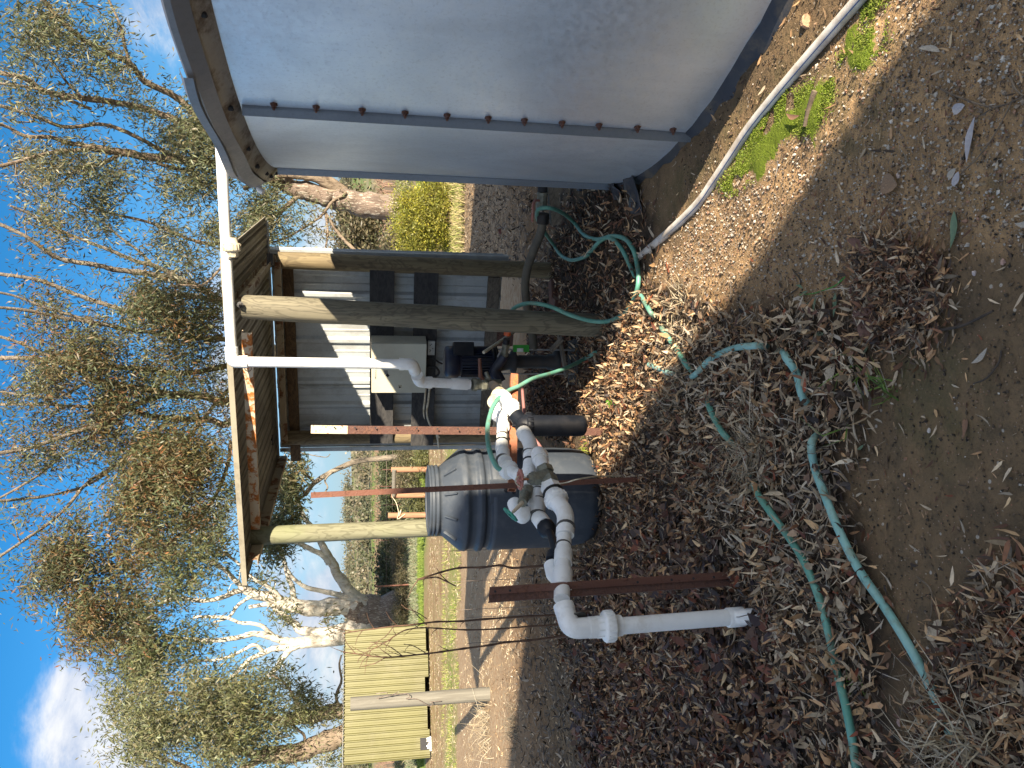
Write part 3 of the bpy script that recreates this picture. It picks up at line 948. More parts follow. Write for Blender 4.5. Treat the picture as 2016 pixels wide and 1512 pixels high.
def board(x0, y0, x1, y1, th, off, mat, name='rail', label=None):
    """board whose photo outline spans (x0,y0)-(x1,y1): x is down, y runs to the left"""
    ua, za = wuz(x0, y0, off); ub, zb = wuz(x1, y0, off)
    uc, zc = wuz(x0, y1, off); ud, zd = wuz(x1, y1, off)
    u0, u1 = (uc + ud) / 2, (ua + ub) / 2
    zt = (za + zc) / 2; zb_ = (zb + zd) / 2
    c = WA + wu * (u0 + u1) / 2 + wn * off + Z3 * (zt + zb_) / 2
    mb = MB(); mb.box(c, (abs(u1 - u0), th, abs(zt - zb_)), (wu, wn, Z3))
    return obj(name, mb, mat, shed, bevel=0.003, label=label)


board(565, 528, 585, 906, 0.045, 0.04, MAT['board_brown'], 'top_rail')
board(728, 519, 775, 872, 0.03, 0.20, MAT['board_dark'], 'rail')
board(812, 523, 858, 876, 0.03, 0.20, MAT['board_dark'], 'rail')
board(952, 545, 975, 846, 0.04, 0.04, MAT['board_mid'], 'rail')
board(975, 640, 1010, 680, 0.05, 0.02, MAT['rust_dark'], 'base_block', label='rusty brown block under the wall sheets')
# diagonal brace stub left of the box
# low clutter under the wall: bricks and offcuts
for (x_, y_, Y_) in ((533, 512, 6.3), (531, 866, 6.9)):
    mb = MB(); mb.box(P(x_, y_, Y_), (.09, .10, .05)); obj('packer', mb, MAT['board_dark'], shed)
for i, (x_, y_, w_, rot) in enumerate(((1000, 575, .22, .2), (1003, 610, .20, -.3), (1012, 700, .23, .1), (1018, 640, .2, .5))):
    g0 = P(x_ + 45, y_, 6.3 - .1 * i); g0[2] = 0.04
    mb = MB(); c_, s_ = math.cos(rot), math.sin(rot)
    mb.box(g0, (w_, 0.11, 0.075), ((c_, s_, 0), (-s_, c_, 0), (0, 0, 1)))
    o_ = obj('brick', mb, simple('old_brick_%d' % i, (0.16 + .03 * i, 0.07, 0.045), (0.11, 0.06, 0.045), 12, 0.9, bump=0.5), base=g0, bevel=0.006)
    tag(o_, ['old red brick under the shelter beside the brown hose', 'dull brick lying just left of the red brick behind the thick post', 'dusty brick behind the pump base', 'chipped brick behind the foot of the thick post'][i], 'brick')

# ---------------------------------------------------------------- white pipe from the tank roof down to the pump
def seg(mb, a, b, r, n=16):
    mb.tube([a, b], r, n); return mb


def joined(a, b, c, r, fr=None, n=16, over=1.18, sleeve=0.05):
    """elbow fitting at b between a and c: bent body with two sockets"""
    a, b, c = (np.asarray(q, float) for q in (a, b, c))
    d1 = (a - b) / np.linalg.norm(a - b); d2 = (c - b) / np.linalg.norm(c - b)
    e = fr or r * 1.9
    mb = MB()
    mb.tube(fillet([b + d1 * e, b, b + d2 * e], e * 0.95, 8), r * over, n)
    for d_ in (d1, d2):
        mb.tube([b + d_ * e, b + d_ * (e + sleeve)], r * (over + 0.05), n)
    return mb


def sleeve(c, d, r, L, n=16, over=1.2):
    d = np.asarray(d, float) / np.linalg.norm(d)
    mb = MB(); mb.lathe(np.asarray(c) - d * L / 2, d, [(r * over * .96, 0), (r * over, 0.004), (r * over, L - 0.004), (r * over * .96, L)], n)
    return mb


def union(c, d, r, L, n=22, big=1.75):
    """barrel union: ribbed nut with a collar each side"""
    d = np.asarray(d, float) / np.linalg.norm(d)
    ref = np.array([0, 0, 1.0]) if abs(d[2]) < 0.9 else np.array([1.0, 0, 0])
    mb = MB(); mb.lathe(np.asarray(c) - d * L / 2, d, [(r * 1.25, 0), (r * 1.28, L * .28), (r * big * .93, L * .3), (r * big, L * .36), (r * big, L * .66), (r * big * .93, L * .72), (r * 1.3, L * .74), (r * 1.22, L)], n)
    x = np.cross(ref, d); x /= np.linalg.norm(x); y = np.cross(d, x)
    for k in range(18):
        a = 2 * math.pi * k / 18
        o_ = x * math.cos(a) + y * math.sin(a)
        mb.box(np.asarray(c) + o_ * r * big + d * L * .01, (r * .10, r * .13, L * .30), (o_, np.cross(d, o_), d))
        if k % 2:
            mb.box(np.asarray(c) + o_ * r * 1.27 - d * L * .36, (r * .09, r * .12, L * .22), (o_, np.cross(d, o_), d))
    return mb


def hexbody(c, d, r, L, n=6):
    mb = MB(); mb.lathe(np.asarray(c) - np.asarray(d, float) / np.linalg.norm(d) * L / 2, d, [(r * .86, 0), (r, L * .05), (r, L * .95), (r * .86, L)], n, False)
    return mb


def handwheel(c, d, r, mat, par, name='handwheel', lobes=5):
    d = np.asarray(d, float) / np.linalg.norm(d)
    ref = np.array([0, 0, 1.0]) if abs(d[2]) < 0.9 else np.array([1.0, 0, 0])
    x = np.cross(ref, d); x /= np.linalg.norm(x); y = np.cross(d, x)
    mb = MB(); n = 40
    ringp = []
    for k in range(n + 1):
        a = 2 * math.pi * k / n
        rr = r * (1 + 0.10 * math.cos(a * lobes * 2))
        ringp.append(np.asarray(c) + (x * math.cos(a) + y * math.sin(a)) * rr)
    mb.tube(ringp, r * 0.15, 8, False)
    for k in range(lobes):
        a = 2 * math.pi * k / lobes
        o_ = x * math.cos(a) + y * math.sin(a)
        mb.tube([c, c + o_ * r], [r * .2, r * .14], 8)
    mb.lathe(c - d * r * .25, d, [(r * .3, 0), (r * .3, r * .5)], 12)
    return obj(name, mb, mat, par)


def tie(c, d, r, par, mat=None):
    """cable tie or dark glue line round a pipe"""
    d = np.asarray(d, float) / np.linalg.norm(d)
    mb = MB(); mb.lathe(np.asarray(c) - d * .003, d, [(r, 0), (r + .003, 0.0005), (r + .003, .0055), (r, .006)], 16)
    return obj('joint_line', mb, mat or MAT['pvc_clip'], par)


R6 = 0.0325
pa, pb, pc = P(435, 289, 4.72), P(457, 712, 4.95), P(812, 717, 4.96)
down = thing('feed_pipe', pc, 'white pipe running from the tank roof across to the shelter and down to the pump', 'pipe')
ptank = pa + (pa - pb) / np.linalg.norm(pa - pb) * 0.62
mb = MB(); seg(mb, ptank, pb + (pa - pb) * 0.03, R6); obj('pipe', mb, MAT['pvc'], down)
mb = MB(); seg(mb, ptank, ptank - Z3 * 0.35, R6); obj('pipe', mb, MAT['pvc'], down)
obj('elbow', joined(pa, ptank, ptank - Z3 * 0.5, R6), MAT['pvc'], down)
uc = P(455, 487, 4.83); dd = pa - pb
obj('union', union(uc, dd, R6, 0.115), MAT['pvc_old'], down)
tie(uc - dd / np.linalg.norm(dd) * 0.068, dd, R6 * 1.1, down, MAT['strap'])
obj('elbow', joined(pa, pb, pc, R6, 0.062, sleeve=.03), MAT['pvc'], down)
pd_, pe = P(826, 752, 5.14), P(925, 757, 5.22)
mb = MB(); seg(mb, pb + (pc - pb) * .03, pc - (pc - pb) * .02, R6); obj('pipe', mb, MAT['pvc'], down)
obj('elbow', joined(pb, pc, pd_, R6, 0.055, over=1.2, sleeve=.03), MAT['pvc'], down)
obj('elbow', joined(pc, pd_, pe, R6, 0.055, over=1.2, sleeve=.03), MAT['pvc'], down)
mb = MB(); seg(mb, pd_, pe, R6 * 1.0); obj('pipe', mb, MAT['pvc'], down)
obj('coupling', sleeve(P(905, 756, 5.21), pd_ - pe, R6, 0.12), MAT['pvc'], down)
# tie wire holding it to the beam
mb = MB(); c_ = P(486, 718, 4.97)
loop = [c_ + np.array([math.cos(a) * .04, math.sin(a) * .07 + 0.05, 0.012 * math.sin(a * 2)]) for a in np.linspace(0, 2 * math.pi, 20)]
mb.tube(loop, 0.003, 5, False); obj('tie_wire', mb, MAT['wire'], down)

# ---------------------------------------------------------------- pump
pm = P(925, 712, 5.62)
pump = thing('water_pump', (pm[0], pm[1], 0), 'dark blue electric water pump standing upright under the shelter', 'pump')
mtop, mbot = P(874, 712, 5.62), P(978, 712, 5.62)
hL = mtop[2] - mbot[2]
mb = MB(); mb.lathe(mtop, (0, 0, -1), [(0.085, 0), (0.112, 0.012), (0.118, 0.03), (0.118, hL * .26), (0.108, hL * .27), (0.108, hL * .3)], 28); obj('fan_cowl', mb, MAT['blue'], pump)
mb = MB(); mb.lathe(mtop - Z3 * hL * .3, (0, 0, -1), [(0.098, 0), (0.098, hL * .62)], 24)
for k in range(30):
    a = 2 * math.pi * k / 30; o_ = np.array([math.cos(a), math.sin(a), 0])
    mb.box(mtop - Z3 * hL * .6 + o_ * .105, (0.02, 0.004, hL * .56), (o_, (-o_[1], o_[0], 0), Z3))
obj('motor_body', mb, MAT['blue'], pump)
mb = MB(); mb.box(P(912, 687, 5.55), (0.10, 0.09, 0.15)); obj('terminal_box', mb, MAT['black'], pump, bevel=.006)
mb = MB(); mb.lathe(mbot + Z3 * .02, (0, 0, -1), [(0.12, 0), (0.12, .015), (0.075, .03), (0.06, .12), (0.085, .13), (0.085, .16)], 24)
mb.lathe(mbot - Z3 * .14, (0, 0, -1), [(0.045, 0), (0.05, .03), (0.05, .24), (0.06, .25), (0.06, .29), (0.10, .30), (0.10, .33)], 24)
obj('pump_casing', mb, MAT['cast'], pump)
mb = MB(); mb.box((pm[0], pm[1], 0.03), (0.34, 0.3, 0.06)); obj('plinth', mb, simple('plinth_concrete', (.07, .06, .05), (.04, .035, .03), 9, .9, bump=.4), pump)
for dx in (-.09, .09):
    mb = MB(); mb.tube([(pm[0] + dx, pm[1] - .06, .06), (pm[0] + dx, pm[1] - .06, mbot[2])], .007, 6); obj('tie_rod', mb, MAT['steel'], pump)
# brass valve at the pump end of the feed pipe
v0, v1 = P(930, 757, 5.23), P(985, 757, 5.26)
vd = (v1 - v0)
gv = thing('gate_valve', v0, 'weathered brass gate valve joining the white pipe to the pump', 'valve')
mb = MB(); mb.tube([v0, v1], 0.037, 16); mb.lathe(v0, vd, [(.045, 0), (.047, .012), (.047, .028), (.038, .032), (.038, .06), (.046, .066), (.046, .095), (.04, .1)], 8, False); obj('valve_body', mb, MAT['brass'], gv)
vm = (v0 + v1) / 2
mb = MB(); mb.tube([vm, P(945, 738, 5.2)], 0.013, 10); mb.tube([P(946, 742, 5.2), P(944, 706, 5.14)], [.016, .011], 8); obj('valve_lever', mb, MAT['rust_red'], gv)
mb = MB(); mb.tube([P(962, 744, 5.2), P(956, 732, 5.2)], [.016, .014], 10); obj('bleed_plug', mb, MAT['brass'], gv)

# black elbow up to the orange hose fitting
hb = thing('hose_outlet', P(985, 735, 5.4), 'black outlet elbow with ball valve and orange hose fitting beside the pump', 'fitting')
q0, q1, q2, q3, q4, q5 = P(985, 752, 5.35), P(975, 730, 5.35), P(993, 700, 5.3), P(997, 672, 5.25), P(999, 655, 5.22), P(1002, 632, 5.18)
mb = MB(); mb.tube(smooth_path([q0, q1, q2 * .6 + q1 * .4, q2], 5), [.042] * 6 + [.034] * 10, 14); obj('elbow', mb, MAT['blue'], hb)
mb = MB(); mb.tube([q2, q3], .023, 12); mb.lathe(q2, q3 - q2, [(.028, 0), (.028, .02), (.025, .021), (.025, .07), (.028, .071), (.028, .09)], 8, False); obj('valve_body', mb, MAT['brass'], hb)
mb = MB(); mb.beam(q2 * .5 + q3 * .5 + (0, -.03, .03), q2 + (-.01, -.03, .055), .018, .005); obj('valve_lever', mb, MAT['steel'], hb)
obj('nipple', sleeve(q3, q4 - q3, .02, .035, over=1.25), MAT['black'], hb)
obj('hose_fitting', sleeve(q4 + (q5 - q4) * .1, q5 - q4, .022, .052, over=1.15), MAT['orange'], hb)
obj('hose_cuff', sleeve(q5, q5 - q4, .02, .034, over=1.15), MAT['white'], hb)
mb = MB(); mb.box(P(1026, 686, 5.3), (.05, .004, .115)); o_ = obj('green_tag', mb, MAT['label_green'], base=P(1026, 686, 5.3))
tag(o_, 'small bright green tag hanging at the side of the pump', 'tag')
mb = MB(); mb.box(P(1024, 689, 5.296), (.025, .002, .045)); o2 = obj('printed_patch', mb, MAT['white'], o_)
# small hoses and conduit by the pump
mb = MB(); mb.tube(smooth_path([P(952, 694, 5.45), P(985, 672, 5.6), P(1010, 655, 5.9), P(1030, 640, 6.1)], 4), .012, 8)
o_ = obj('conduit', mb, MAT['pvc_old'], base=P(985, 672, 5.6)); tag(o_, 'thin grey conduit sloping down from the pump motor behind the thick post', 'conduit')
# vertical upright behind the pump
mb = MB(); mb.beam(P(1000, 706, 5.9), P(1095, 706, 5.9) * (1, 1, 0), .09, .05, (1, 0, 0)); o_ = obj('timber_stub', mb, MAT['board_mid'], base=P(1095, 706, 5.9) * (1, 1, 0))
tag(o_, 'short dark timber upright standing behind the pump', 'timber')

# ---------------------------------------------------------------- control box and electrics
ba, bb = wuz(731, 676, 0.42), wuz(838, 774, 0.42)
boxc = WA + wu * (ba[0] + bb[0]) / 2 + wn * 0.315 + Z3 * (ba[1] + bb[1]) / 2
bw, bh = abs(ba[0] - bb[0]), abs(ba[1] - bb[1])
cb = thing('control_box', boxc, 'cream metal pump control box mounted on the dark boards under the shelter', 'control box')
mb = MB(); mb.box(boxc - wn * .012, (bw, 0.185, bh), (wu, wn, Z3)); obj('cabinet', mb, MAT['cream'], cb, bevel=.004)
mb = MB(); mb.box(boxc + wn * .094, (bw - .004, 0.018, bh - .004), (wu, wn, Z3)); dr = obj('door', mb, MAT['cream'], cb, bevel=.004)
fo = 0.1045


def onbox(px, py, off=fo):
    """point on the door face seen at this pixel"""
    v = ray(px, py); o = np.array([0, 0, H]); a = boxc + wn * off
    return o + v * (np.dot(a - o, wn) / np.dot(v, wn))


def boxtext(txt, px, py, size, mat, name, par):
    cu = bpy.data.curves.new(name, 'FONT'); cu.body = txt; cu.size = size; cu.extrude = 0.0006; cu.align_x = 'LEFT'
    to = bpy.data.objects.new(name, cu)
    dg = None
    COL.objects.link(to)
    bpy.context.view_layer.update()
    me = bpy.data.meshes.new_from_object(to)
    COL.objects.unlink(to); bpy.data.objects.remove(to)
    o = bpy.data.objects.new(name, me); me.materials.clear(); me.materials.append(mat); COL.objects.link(o)
    R = Matrix((wu, Z3, np.cross(wu, Z3))).transposed().to_4x4()
    o.parent = par
    q = onbox(px, py, fo + .001) - ROOT[par.name]
    o.matrix_local = Matrix.Translation(Vector(q)) @ R
    ROOT[o.name] = ROOT[par.name]
    return o


gp = onbox(738, 734)
mb = MB(); mb.box(gp, (0.072, 0.002, 0.019), (wu, wn, Z3)); pl = obj('name_plate', mb, MAT['white'], cb)
pl.data.materials.clear(); pl.data.materials.append(MAT['cream'])
mb = MB()
for dz in (-.0095, .0095):
    mb.box(gp + Z3 * dz + wn * .001, (0.072, .0015, .0012), (wu, wn, Z3))
obj('plate_edge', mb, MAT['grey_text'], pl)
boxtext('GRUNDFOS', 740.4, 746.2, 0.0155, MAT['grey_text'], 'plate_lettering', cb)
mb = MB(); mb.box(onbox(739, 706), (0.022, 0.0025, 0.018), (wu, wn, Z3)); obj('faded_sticker', mb, MAT['pvc_old'], cb)
for (x_, y_, s_, ro, mt) in ((760, 733, .034, .08, 'grey_text'), (763, 739, .026, .75, 'black')):
    c_, sn = math.cos(ro), math.sin(ro)
    mb = MB(); mb.box(onbox(x_, y_, fo + (.001 if mt == 'black' else 0)), (s_, .0025, s_ * .9), (wu * c_ + Z3 * sn, wn, Z3 * c_ - wu * sn)); obj('sticker', mb, MAT[mt], cb)
kb = onbox(791, 722); mb = MB(); mb.lathe(kb, wn, [(.03, 0), (.03, .004), (.024, .006), (.022, .012)], 24); kn = obj('switch_dial', mb, MAT['steel'], cb)
mb = MB(); mb.box(kb + wn * .02, (.009, .016, .034), (wu, wn, Z3)); obj('switch_knob', mb, MAT['black'], kn)
lk = onbox(787, 762); mb = MB(); mb.box(lk, (.032, .008, .032), (wu, wn, Z3)); lo_ = obj('door_lock', mb, MAT['pvc_old'], cb, bevel=.003)
mb = MB(); mb.lathe(lk + wn * .004, wn, [(.008, 0), (.008, .003), (.004, .0035)], 14); obj('lock_barrel', mb, MAT['cast'], lo_)
# power outlet under the box
oc = Wp(849, 685, .24)
po = thing('power_outlet', oc, 'small pale power outlet plate just below the control box', 'outlet')
mb = MB(); mb.box(oc, (.125, .03, .06), (wu, wn, Z3)); obj('plate', mb, MAT['white'], po, bevel=.003)
for (du_, dz_) in ((-.03, .012), (-.02, .006), (-.012, .012), (.03, .01), (.04, .0), (.0, -.012)):
    mb = MB(); mb.box(oc + wu * du_ + Z3 * dz_ + wn * .0155, (.006, .002, .009), (wu, wn, Z3)); obj('socket_slot', mb, MAT['black'], po)
# conduits looping below the box
for j, (pts, r_, lab) in enumerate((
        ([(838, 708, .25), (850, 704, .27), (862, 712, .27), (870, 716, .2)], .008, 'grey cable looping from the outlet to the pump motor'),
        ([(838, 722, .25), (856, 722, .28), (864, 734, .28), (852, 745, .27), (838, 742, .25)], .010, 'grey cable loop bulging out under the control box'),
        ([(846, 762, .25), (843, 790, .22), (840, 812, .21), (846, 835, .21), (862, 857, .20), (868, 866, .1)], .010, 'upper grey conduit curving left beneath the control box'),
        ([(838, 765, .25), (836, 790, .22), (834, 815, .21), (842, 842, .2), (858, 852, .2), (864, 880, .16)], .009, 'lower grey conduit curving left beneath the control box'))):
    mb = MB(); pp = [Wp(*q) for q in pts]; mb.tube(smooth_path(pp, 6), r_, 8)
    o_ = obj('cable', mb, MAT['cast'] if j < 2 else MAT['pvc_old'], base=pp[0]); tag(o_, lab, 'cable')
mb = MB(); pp = [Wp(852, 866, .12), Wp(900, 867, .12), Wp(990, 866, .12)]; mb.tube(pp, .012, 8); o_ = obj('conduit', mb, MAT['pvc_old'], base=pp[-1]); tag(o_, 'straight pale conduit running down the back left post', 'conduit')

# ---------------------------------------------------------------- suction line from the tank
sv = P(1066, 395, 5.15)
st_ = thing('tank_outlet_valve', sv, 'brass ball valve with red lever on the outlet low on the tank', 'valve')
t0, t1, t2, t3 = P(1069, 352, 5.1), P(1068, 378, 5.12), P(1066, 412, 5.17), P(1068, 424, 5.2)
mb = MB(); mb.tube([t0 + (t0 - t1) * .6, t1], .032, 14); obj('inlet_pipe', mb, MAT['rubber'], st_)
mb = MB(); mb.lathe(t1, t2 - t1, [(.036, 0), (.038, .012), (.038, .02), (.033, .025), (.036, .06), (.036, .08), (.04, .09), (.04, .12)], 10, False); obj('valve_body', mb, MAT['brass'], st_)
mb = MB(); mb.tube([P(1062, 395, 5.12), P(1054, 394, 5.1), P(1050, 402, 5.08), P(1048, 436, 5.06)], [.008, .009, .011, .009], 8); obj('valve_lever', mb, MAT['redpaint'], st_)
obj('hose_collar', sleeve(P(1069, 430, 5.2), t2 - t1, .036, .07, over=1.2), MAT['cast'], st_)
sp_ = [P(1070, 430, 5.2), P(1064, 460, 5.25), P(1050, 495, 5.35), P(1038, 530, 5.45), P(1034, 565, 5.5), P(1037, 600, 5.55), P(1045, 640, 5.6), P(1052, 690, 5.58)]
mb = MB(); mb.tube(smooth_path(sp_, 6), .031, 12); o_ = obj('suction_hose', mb, MAT['suction'], base=sp_[0]); tag(o_, 'thick brown suction hose curving from the tank outlet to the pump', 'hose')
mb = MB(); g0 = P(1091, 380, 5.2) * (1, 1, 0) + (0, 0, .10); mb.beam(P(1086, 352, 5.1), P(1094, 440, 5.25), .06, .07); o_ = obj('timber_block', mb, MAT['board_mid'], base=g0)
tag(o_, 'weathered timber length under the tank outlet valve', 'timber')

# ---------------------------------------------------------------- steel posts
# thick brown angle post at the front left
a_, b_ = P(963, 1170, 3.05), P(1462, 1137, 3.08)
sp = thing('steel_post', b_, 'wide dark rusty angle post nearest the viewer beside the white riser', 'steel post')


def angle_iron(a, b, w1, w2, t_, yaw=0.0):
    mb = MB(); a = np.asarray(a, float); b = np.asarray(b, float); z = (a - b) / np.linalg.norm(a - b)
    x = np.array([math.cos(yaw), math.sin(yaw), 0]); x -= z * np.dot(x, z); x /= np.linalg.norm(x); y = np.cross(z, x)
    L = np.linalg.norm(a - b); c = (a + b) / 2
    mb.box(c + x * w1 / 2, (w1, t_, L), (x, y, z))
    mb.box(c - x * t_ / 2 * 0 + y * w2 / 2 + x * (t_ / 2), (t_, w2 - t_ * .1, L), (x, y, z))
    return mb


obj('flange', angle_iron(a_ - (0.033, 0, 0), b_ - (0.031, 0, 0.03), 0.034, 0.03, 0.005, 0.35), MAT['rust_dark'], sp)
mb = MB(); z_ = (a_ - b_) / np.linalg.norm(a_ - b_); x_ = np.array([math.cos(-.35), math.sin(-.35), 0])
mb.box((a_ + b_) / 2 + x_ * .017 - (0, .0, .015), (.033, .005, np.linalg.norm(a_ - b_) + .03), (x_, np.cross(z_, x_), z_)); obj('flange', mb, MAT['rust_red'], sp)
for k, x__ in enumerate((975, 1004, 1255 - 0, 1322, 1365, 1405)):
    q = P(x__, 1165 - (x__ - 963) * .066, 3.032); mb = MB(); mb.lathe(q, (0, -1, 0), [(.005, 0), (.005, .004)], 8); obj('bolt_hole', mb, MAT['rubber'], sp)
# thin red star post
a_, b_ = P(612, 975, 4.2), P(1262, 943, 4.27)
tpst = thing('steel_post', b_, 'thin plain red-rust post rising in front of the grey barrel', 'steel post')
mb = MB(); mb.beam(b_ - (0, 0, .05), a_, .030, .006, (0, 1, 0)); obj('flange', mb, MAT['rust_red'], tpst)
mb = MB(); mb.beam(b_ - (0, -.012, .05), a_ + (0, .012, 0), .005, .020, (0, 1, 0)); obj('flange', mb, MAT['rust_dark'], tpst)
# perforated post with flaking cream paint near its top
a_, b_ = P(612, 845, 4.95), P(1186, 850, 5.0)
pp_ = thing('steel_post', b_, 'rusty perforated post with flaking cream paint near its top', 'steel post')
pm_ = P(684, 846, 4.957)
obj('flange', angle_iron(pm_ - (.026, 0, 0), b_ - (.026, 0, .04), .052, .035, .005, -.1), MAT['rust_dark'], pp_)
obj('painted_tip', angle_iron(a_ - (.026, 0, 0), pm_ - (.026, 0, 0), .052, .035, .005, -.1), MAT['rust_pale'], pp_)
for k in range(13):
    x__ = 616 + k * 40.5
    if 1 <= k <= 12:
        q = P(x__ + 2, 841 + k * .5, 4.935); mb = MB(); mb.lathe(q, (0, -1, 0), [(.0055, 0), (.0055, .004)], 8); obj('bolt_hole', mb, MAT['rubber'], pp_)
# hollow orange bar along which the pipes lie
a_, b_ = P(1012, 739, 4.75), P(1008, 965, 4.35)
mb = MB(); z_ = (b_ - a_) / np.linalg.norm(b_ - a_); x_ = np.cross(z_, Z3); x_ /= np.linalg.norm(x_); y_ = np.cross(z_, x_)
L_ = np.linalg.norm(b_ - a_); c_ = (a_ + b_) / 2; s_ = .046
for (ax1, sg) in ((x_, 1), (x_, -1)):
    mb.box(c_ + ax1 * sg * (s_ / 2 - .0025), (.005, s_, L_), (x_, y_, z_))
for sg in (1, -1):
    mb.box(c_ + y_ * sg * (s_ / 2 - .0025), (s_ - .01, .0048, L_ - .001), (x_, y_, z_))
o_ = obj('support_bar', mb, MAT['rust_angle'], base=c_); tag(o_, 'hollow orange-rusted bar lying level between the posts under the pipes', 'steel bar')

# ---------------------------------------------------------------- white pipe manifold
RM = 0.0335
mf = thing('pipe_manifold', G(1495, 1215), 'low white pipe manifold with brass valves, unions and a riser at its near end', 'pipes')


def pipe_part(pts, r=RM, name='pipe', mat='pvc', n=16):
    mb = MB(); mb.tube(pts, r, n); return obj(name, mb, MAT[mat], mf)


# near riser
r0, r1, r2 = G(1497, 1213), P(1440, 1215, 2.93), P(1225, 1232, 2.93)
r0[2] = -.03
pipe_part([r0, r1], RM * .98)
obj('coupling', sleeve(P(1448, 1215, 2.935), r1 - r2, RM, .075), MAT['pvc'], mf)
pipe_part([r1, r2, P(1190, 1234, 2.93)])
obj('union', union(P(1198, 1233, 2.93), r1 - r2, RM, .105, big=1.85), MAT['pvc'], mf)
tie(P(1214, 1232, 2.93), r1 - r2, RM * 1.06, mf)
e1 = P(1123, 1238, 2.93); e2 = P(1106, 1180, 3.02)
obj('elbow', joined(P(1198, 1233, 2.93), e1, e2, RM, .075, over=1.22, sleeve=.03), MAT['pvc'], mf)
# run behind the angle post, tee with black offshoot
e3, e4, e5 = P(1108, 1120, 3.16), P(1110, 1072, 3.30), P(1112, 1025, 3.42)
pipe_part([e2, e3, e4, e5])
obj('tee', sleeve((e2 * .35 + e3 * .65), e2 - e3, RM, .10, over=1.25), MAT['pvc'], mf)
tee_c = e2 * .45 + e3 * .55
pipe_part([tee_c, P(1090, 1130, 3.25), P(1086, 1112, 3.3)], RM * 1.05, 'branch_stub')
obj('coupling', sleeve(P(1109, 1097, 3.23), e3 - e4, RM, .085), MAT['pvc'], mf)
tie(P(1109, 1087, 3.26), e3 - e4, RM * 1.03, mf)
big0, big1 = P(1112, 1060, 3.33), P(1113, 1003, 3.45)
big2 = P(1098, 992, 3.52)
obj('elbow', joined(big0, P(1114, 1010, 3.42), P(1094, 985, 3.5), RM, .085, over=1.2, sleeve=.035), MAT['pvc'], mf)
u0, u1 = P(1098, 990, 3.49), P(1080, 955, 3.6)
pipe_part([P(1114, 1010, 3.42), u1])
obj('union', union(P(1095, 983, 3.51), u0 - u1, RM, .085, big=1.7), MAT['pvc'], mf)
obj('adaptor', hexbody(P(1085, 962, 3.58), u0 - u1, RM * 1.45, .06), MAT['pvc'], mf)
tie(P(1089, 970, 3.55), u0 - u1, RM * 1.5, mf, MAT['strap'])
# brass gate valve with red wheel
w0, w1 = P(1083, 952, 3.6), P(1071, 925, 3.67)
mb = MB(); mb.lathe(w0, w1 - w0, [(.040, -.005), (.045, .0), (.045, .03), (.037, .034), (.037, .062), (.045, .066), (.045, .10), (.040, .104)], 6, False)
wm = (w0 + w1) / 2; wt = P(1045, 943, 3.61)
mb.tube([wm, wt], [.038, .030], 14); mb.lathe(wt + (wm - wt) * .35, wt - wm, [(.037, 0), (.037, .02), (.028, .022), (.022, .045)], 6, False)
va = obj('gate_valve', mb, MAT['brass'], mf)
wq = P(1024, 944, 3.60)
mb = MB(); mb.tube([wt, wq], .006, 8); obj('valve_stem', mb, MAT['rust_angle'], va)
handwheel(wq, (0.03, -0.10, 1), .043, MAT['redpaint'], va)
# white elbow beyond, pipe runs back down-left to the tee
x0, x1 = P(1066, 910, 3.74), P(1060, 893, 3.82)
pipe_part([w1, x1], RM * 1.05)
x2 = P(1068, 888, 4.0)
obj('elbow', joined(w1, x1, P(1072, 905, 4.05), RM, .05, over=1.22, sleeve=.02), MAT['pvc'], mf)
y0, y1, y2 = P(1062, 905, 3.98), P(1059, 960, 3.85), P(1056, 1000, 3.74)
pipe_part([x1, y0, y1, y2])
tie(P(1060, 987, 3.78), y1 - y2, RM * 1.12, mf)
obj('tee', sleeve(P(1058, 1002, 3.74), y1 - y2, RM, .10, over=1.22), MAT['pvc'], mf)
z1, z2 = P(1063, 1022, 3.68), P(1073, 1036, 3.62)
pipe_part([y2, z1, z2])
obj('coupling', sleeve(P(1066, 1026, 3.66), z1 - z2, RM, .075, over=1.24), MAT['pvc'], mf)
mb = MB(); mb.lathe(z2, z2 - z1, [(.044, 0), (.047, .008), (.046, .04), (.034, .055), (.022, .075)], 10); obj('reducer', mb, MAT['black'], mf)
pipe_part(smooth_path([z2 + (z2 - z1) * .6, P(1085, 1056, 3.5), P(1092, 1085, 3.36), P(1088, 1108, 3.3)], 5), .019, 'black_pipe', 'black')
obj('collar', sleeve(P(1088, 1096, 3.32), P(1092, 1085, 3.36) - P(1088, 1108, 3.3), .024, .05), MAT['black'], mf)
# small tap elbow with green wheel
k0, k1, k2 = P(1052, 985, 3.78), P(1040, 962, 3.85), P(1028, 1012, 3.78)
pipe_part([y2, P(1045, 975, 3.84), P(1035, 955, 3.92), P(1028, 940, 4.0)], RM * 1.0)
mb = MB(); mb.tube(fillet([P(1030, 1000, 3.72), P(1031, 1020, 3.70), P(1020, 1010, 3.76), P(1012, 990, 3.84)], .04, 6), RM * 1.08, 14); obj('elbow', mb, MAT['pvc'], mf)
mb = MB(); mb.tube([P(1040, 962, 3.84), P(1028, 990, 3.68)], [.030, .024], 10); mb.lathe(P(1036, 968, 3.8), P(1028, 990, 3.68) - P(1040, 962, 3.84), [(.036, 0), (.036, .03), (.026, .034), (.026, .06)], 6, False)
vb = obj('gate_valve', mb, MAT['brass'], mf)
mb = MB(); mb.tube([P(1028, 990, 3.68), P(1010, 1008, 3.62)], [.012, .008], 8); obj('valve_stem', mb, MAT['rust_pale'], vb)
gq = P(1005, 1013, 3.6)
handwheel(gq, P(1028, 990, 3.60) - gq + np.array([0, .012, 0]), .038, MAT['greenpaint'], vb)
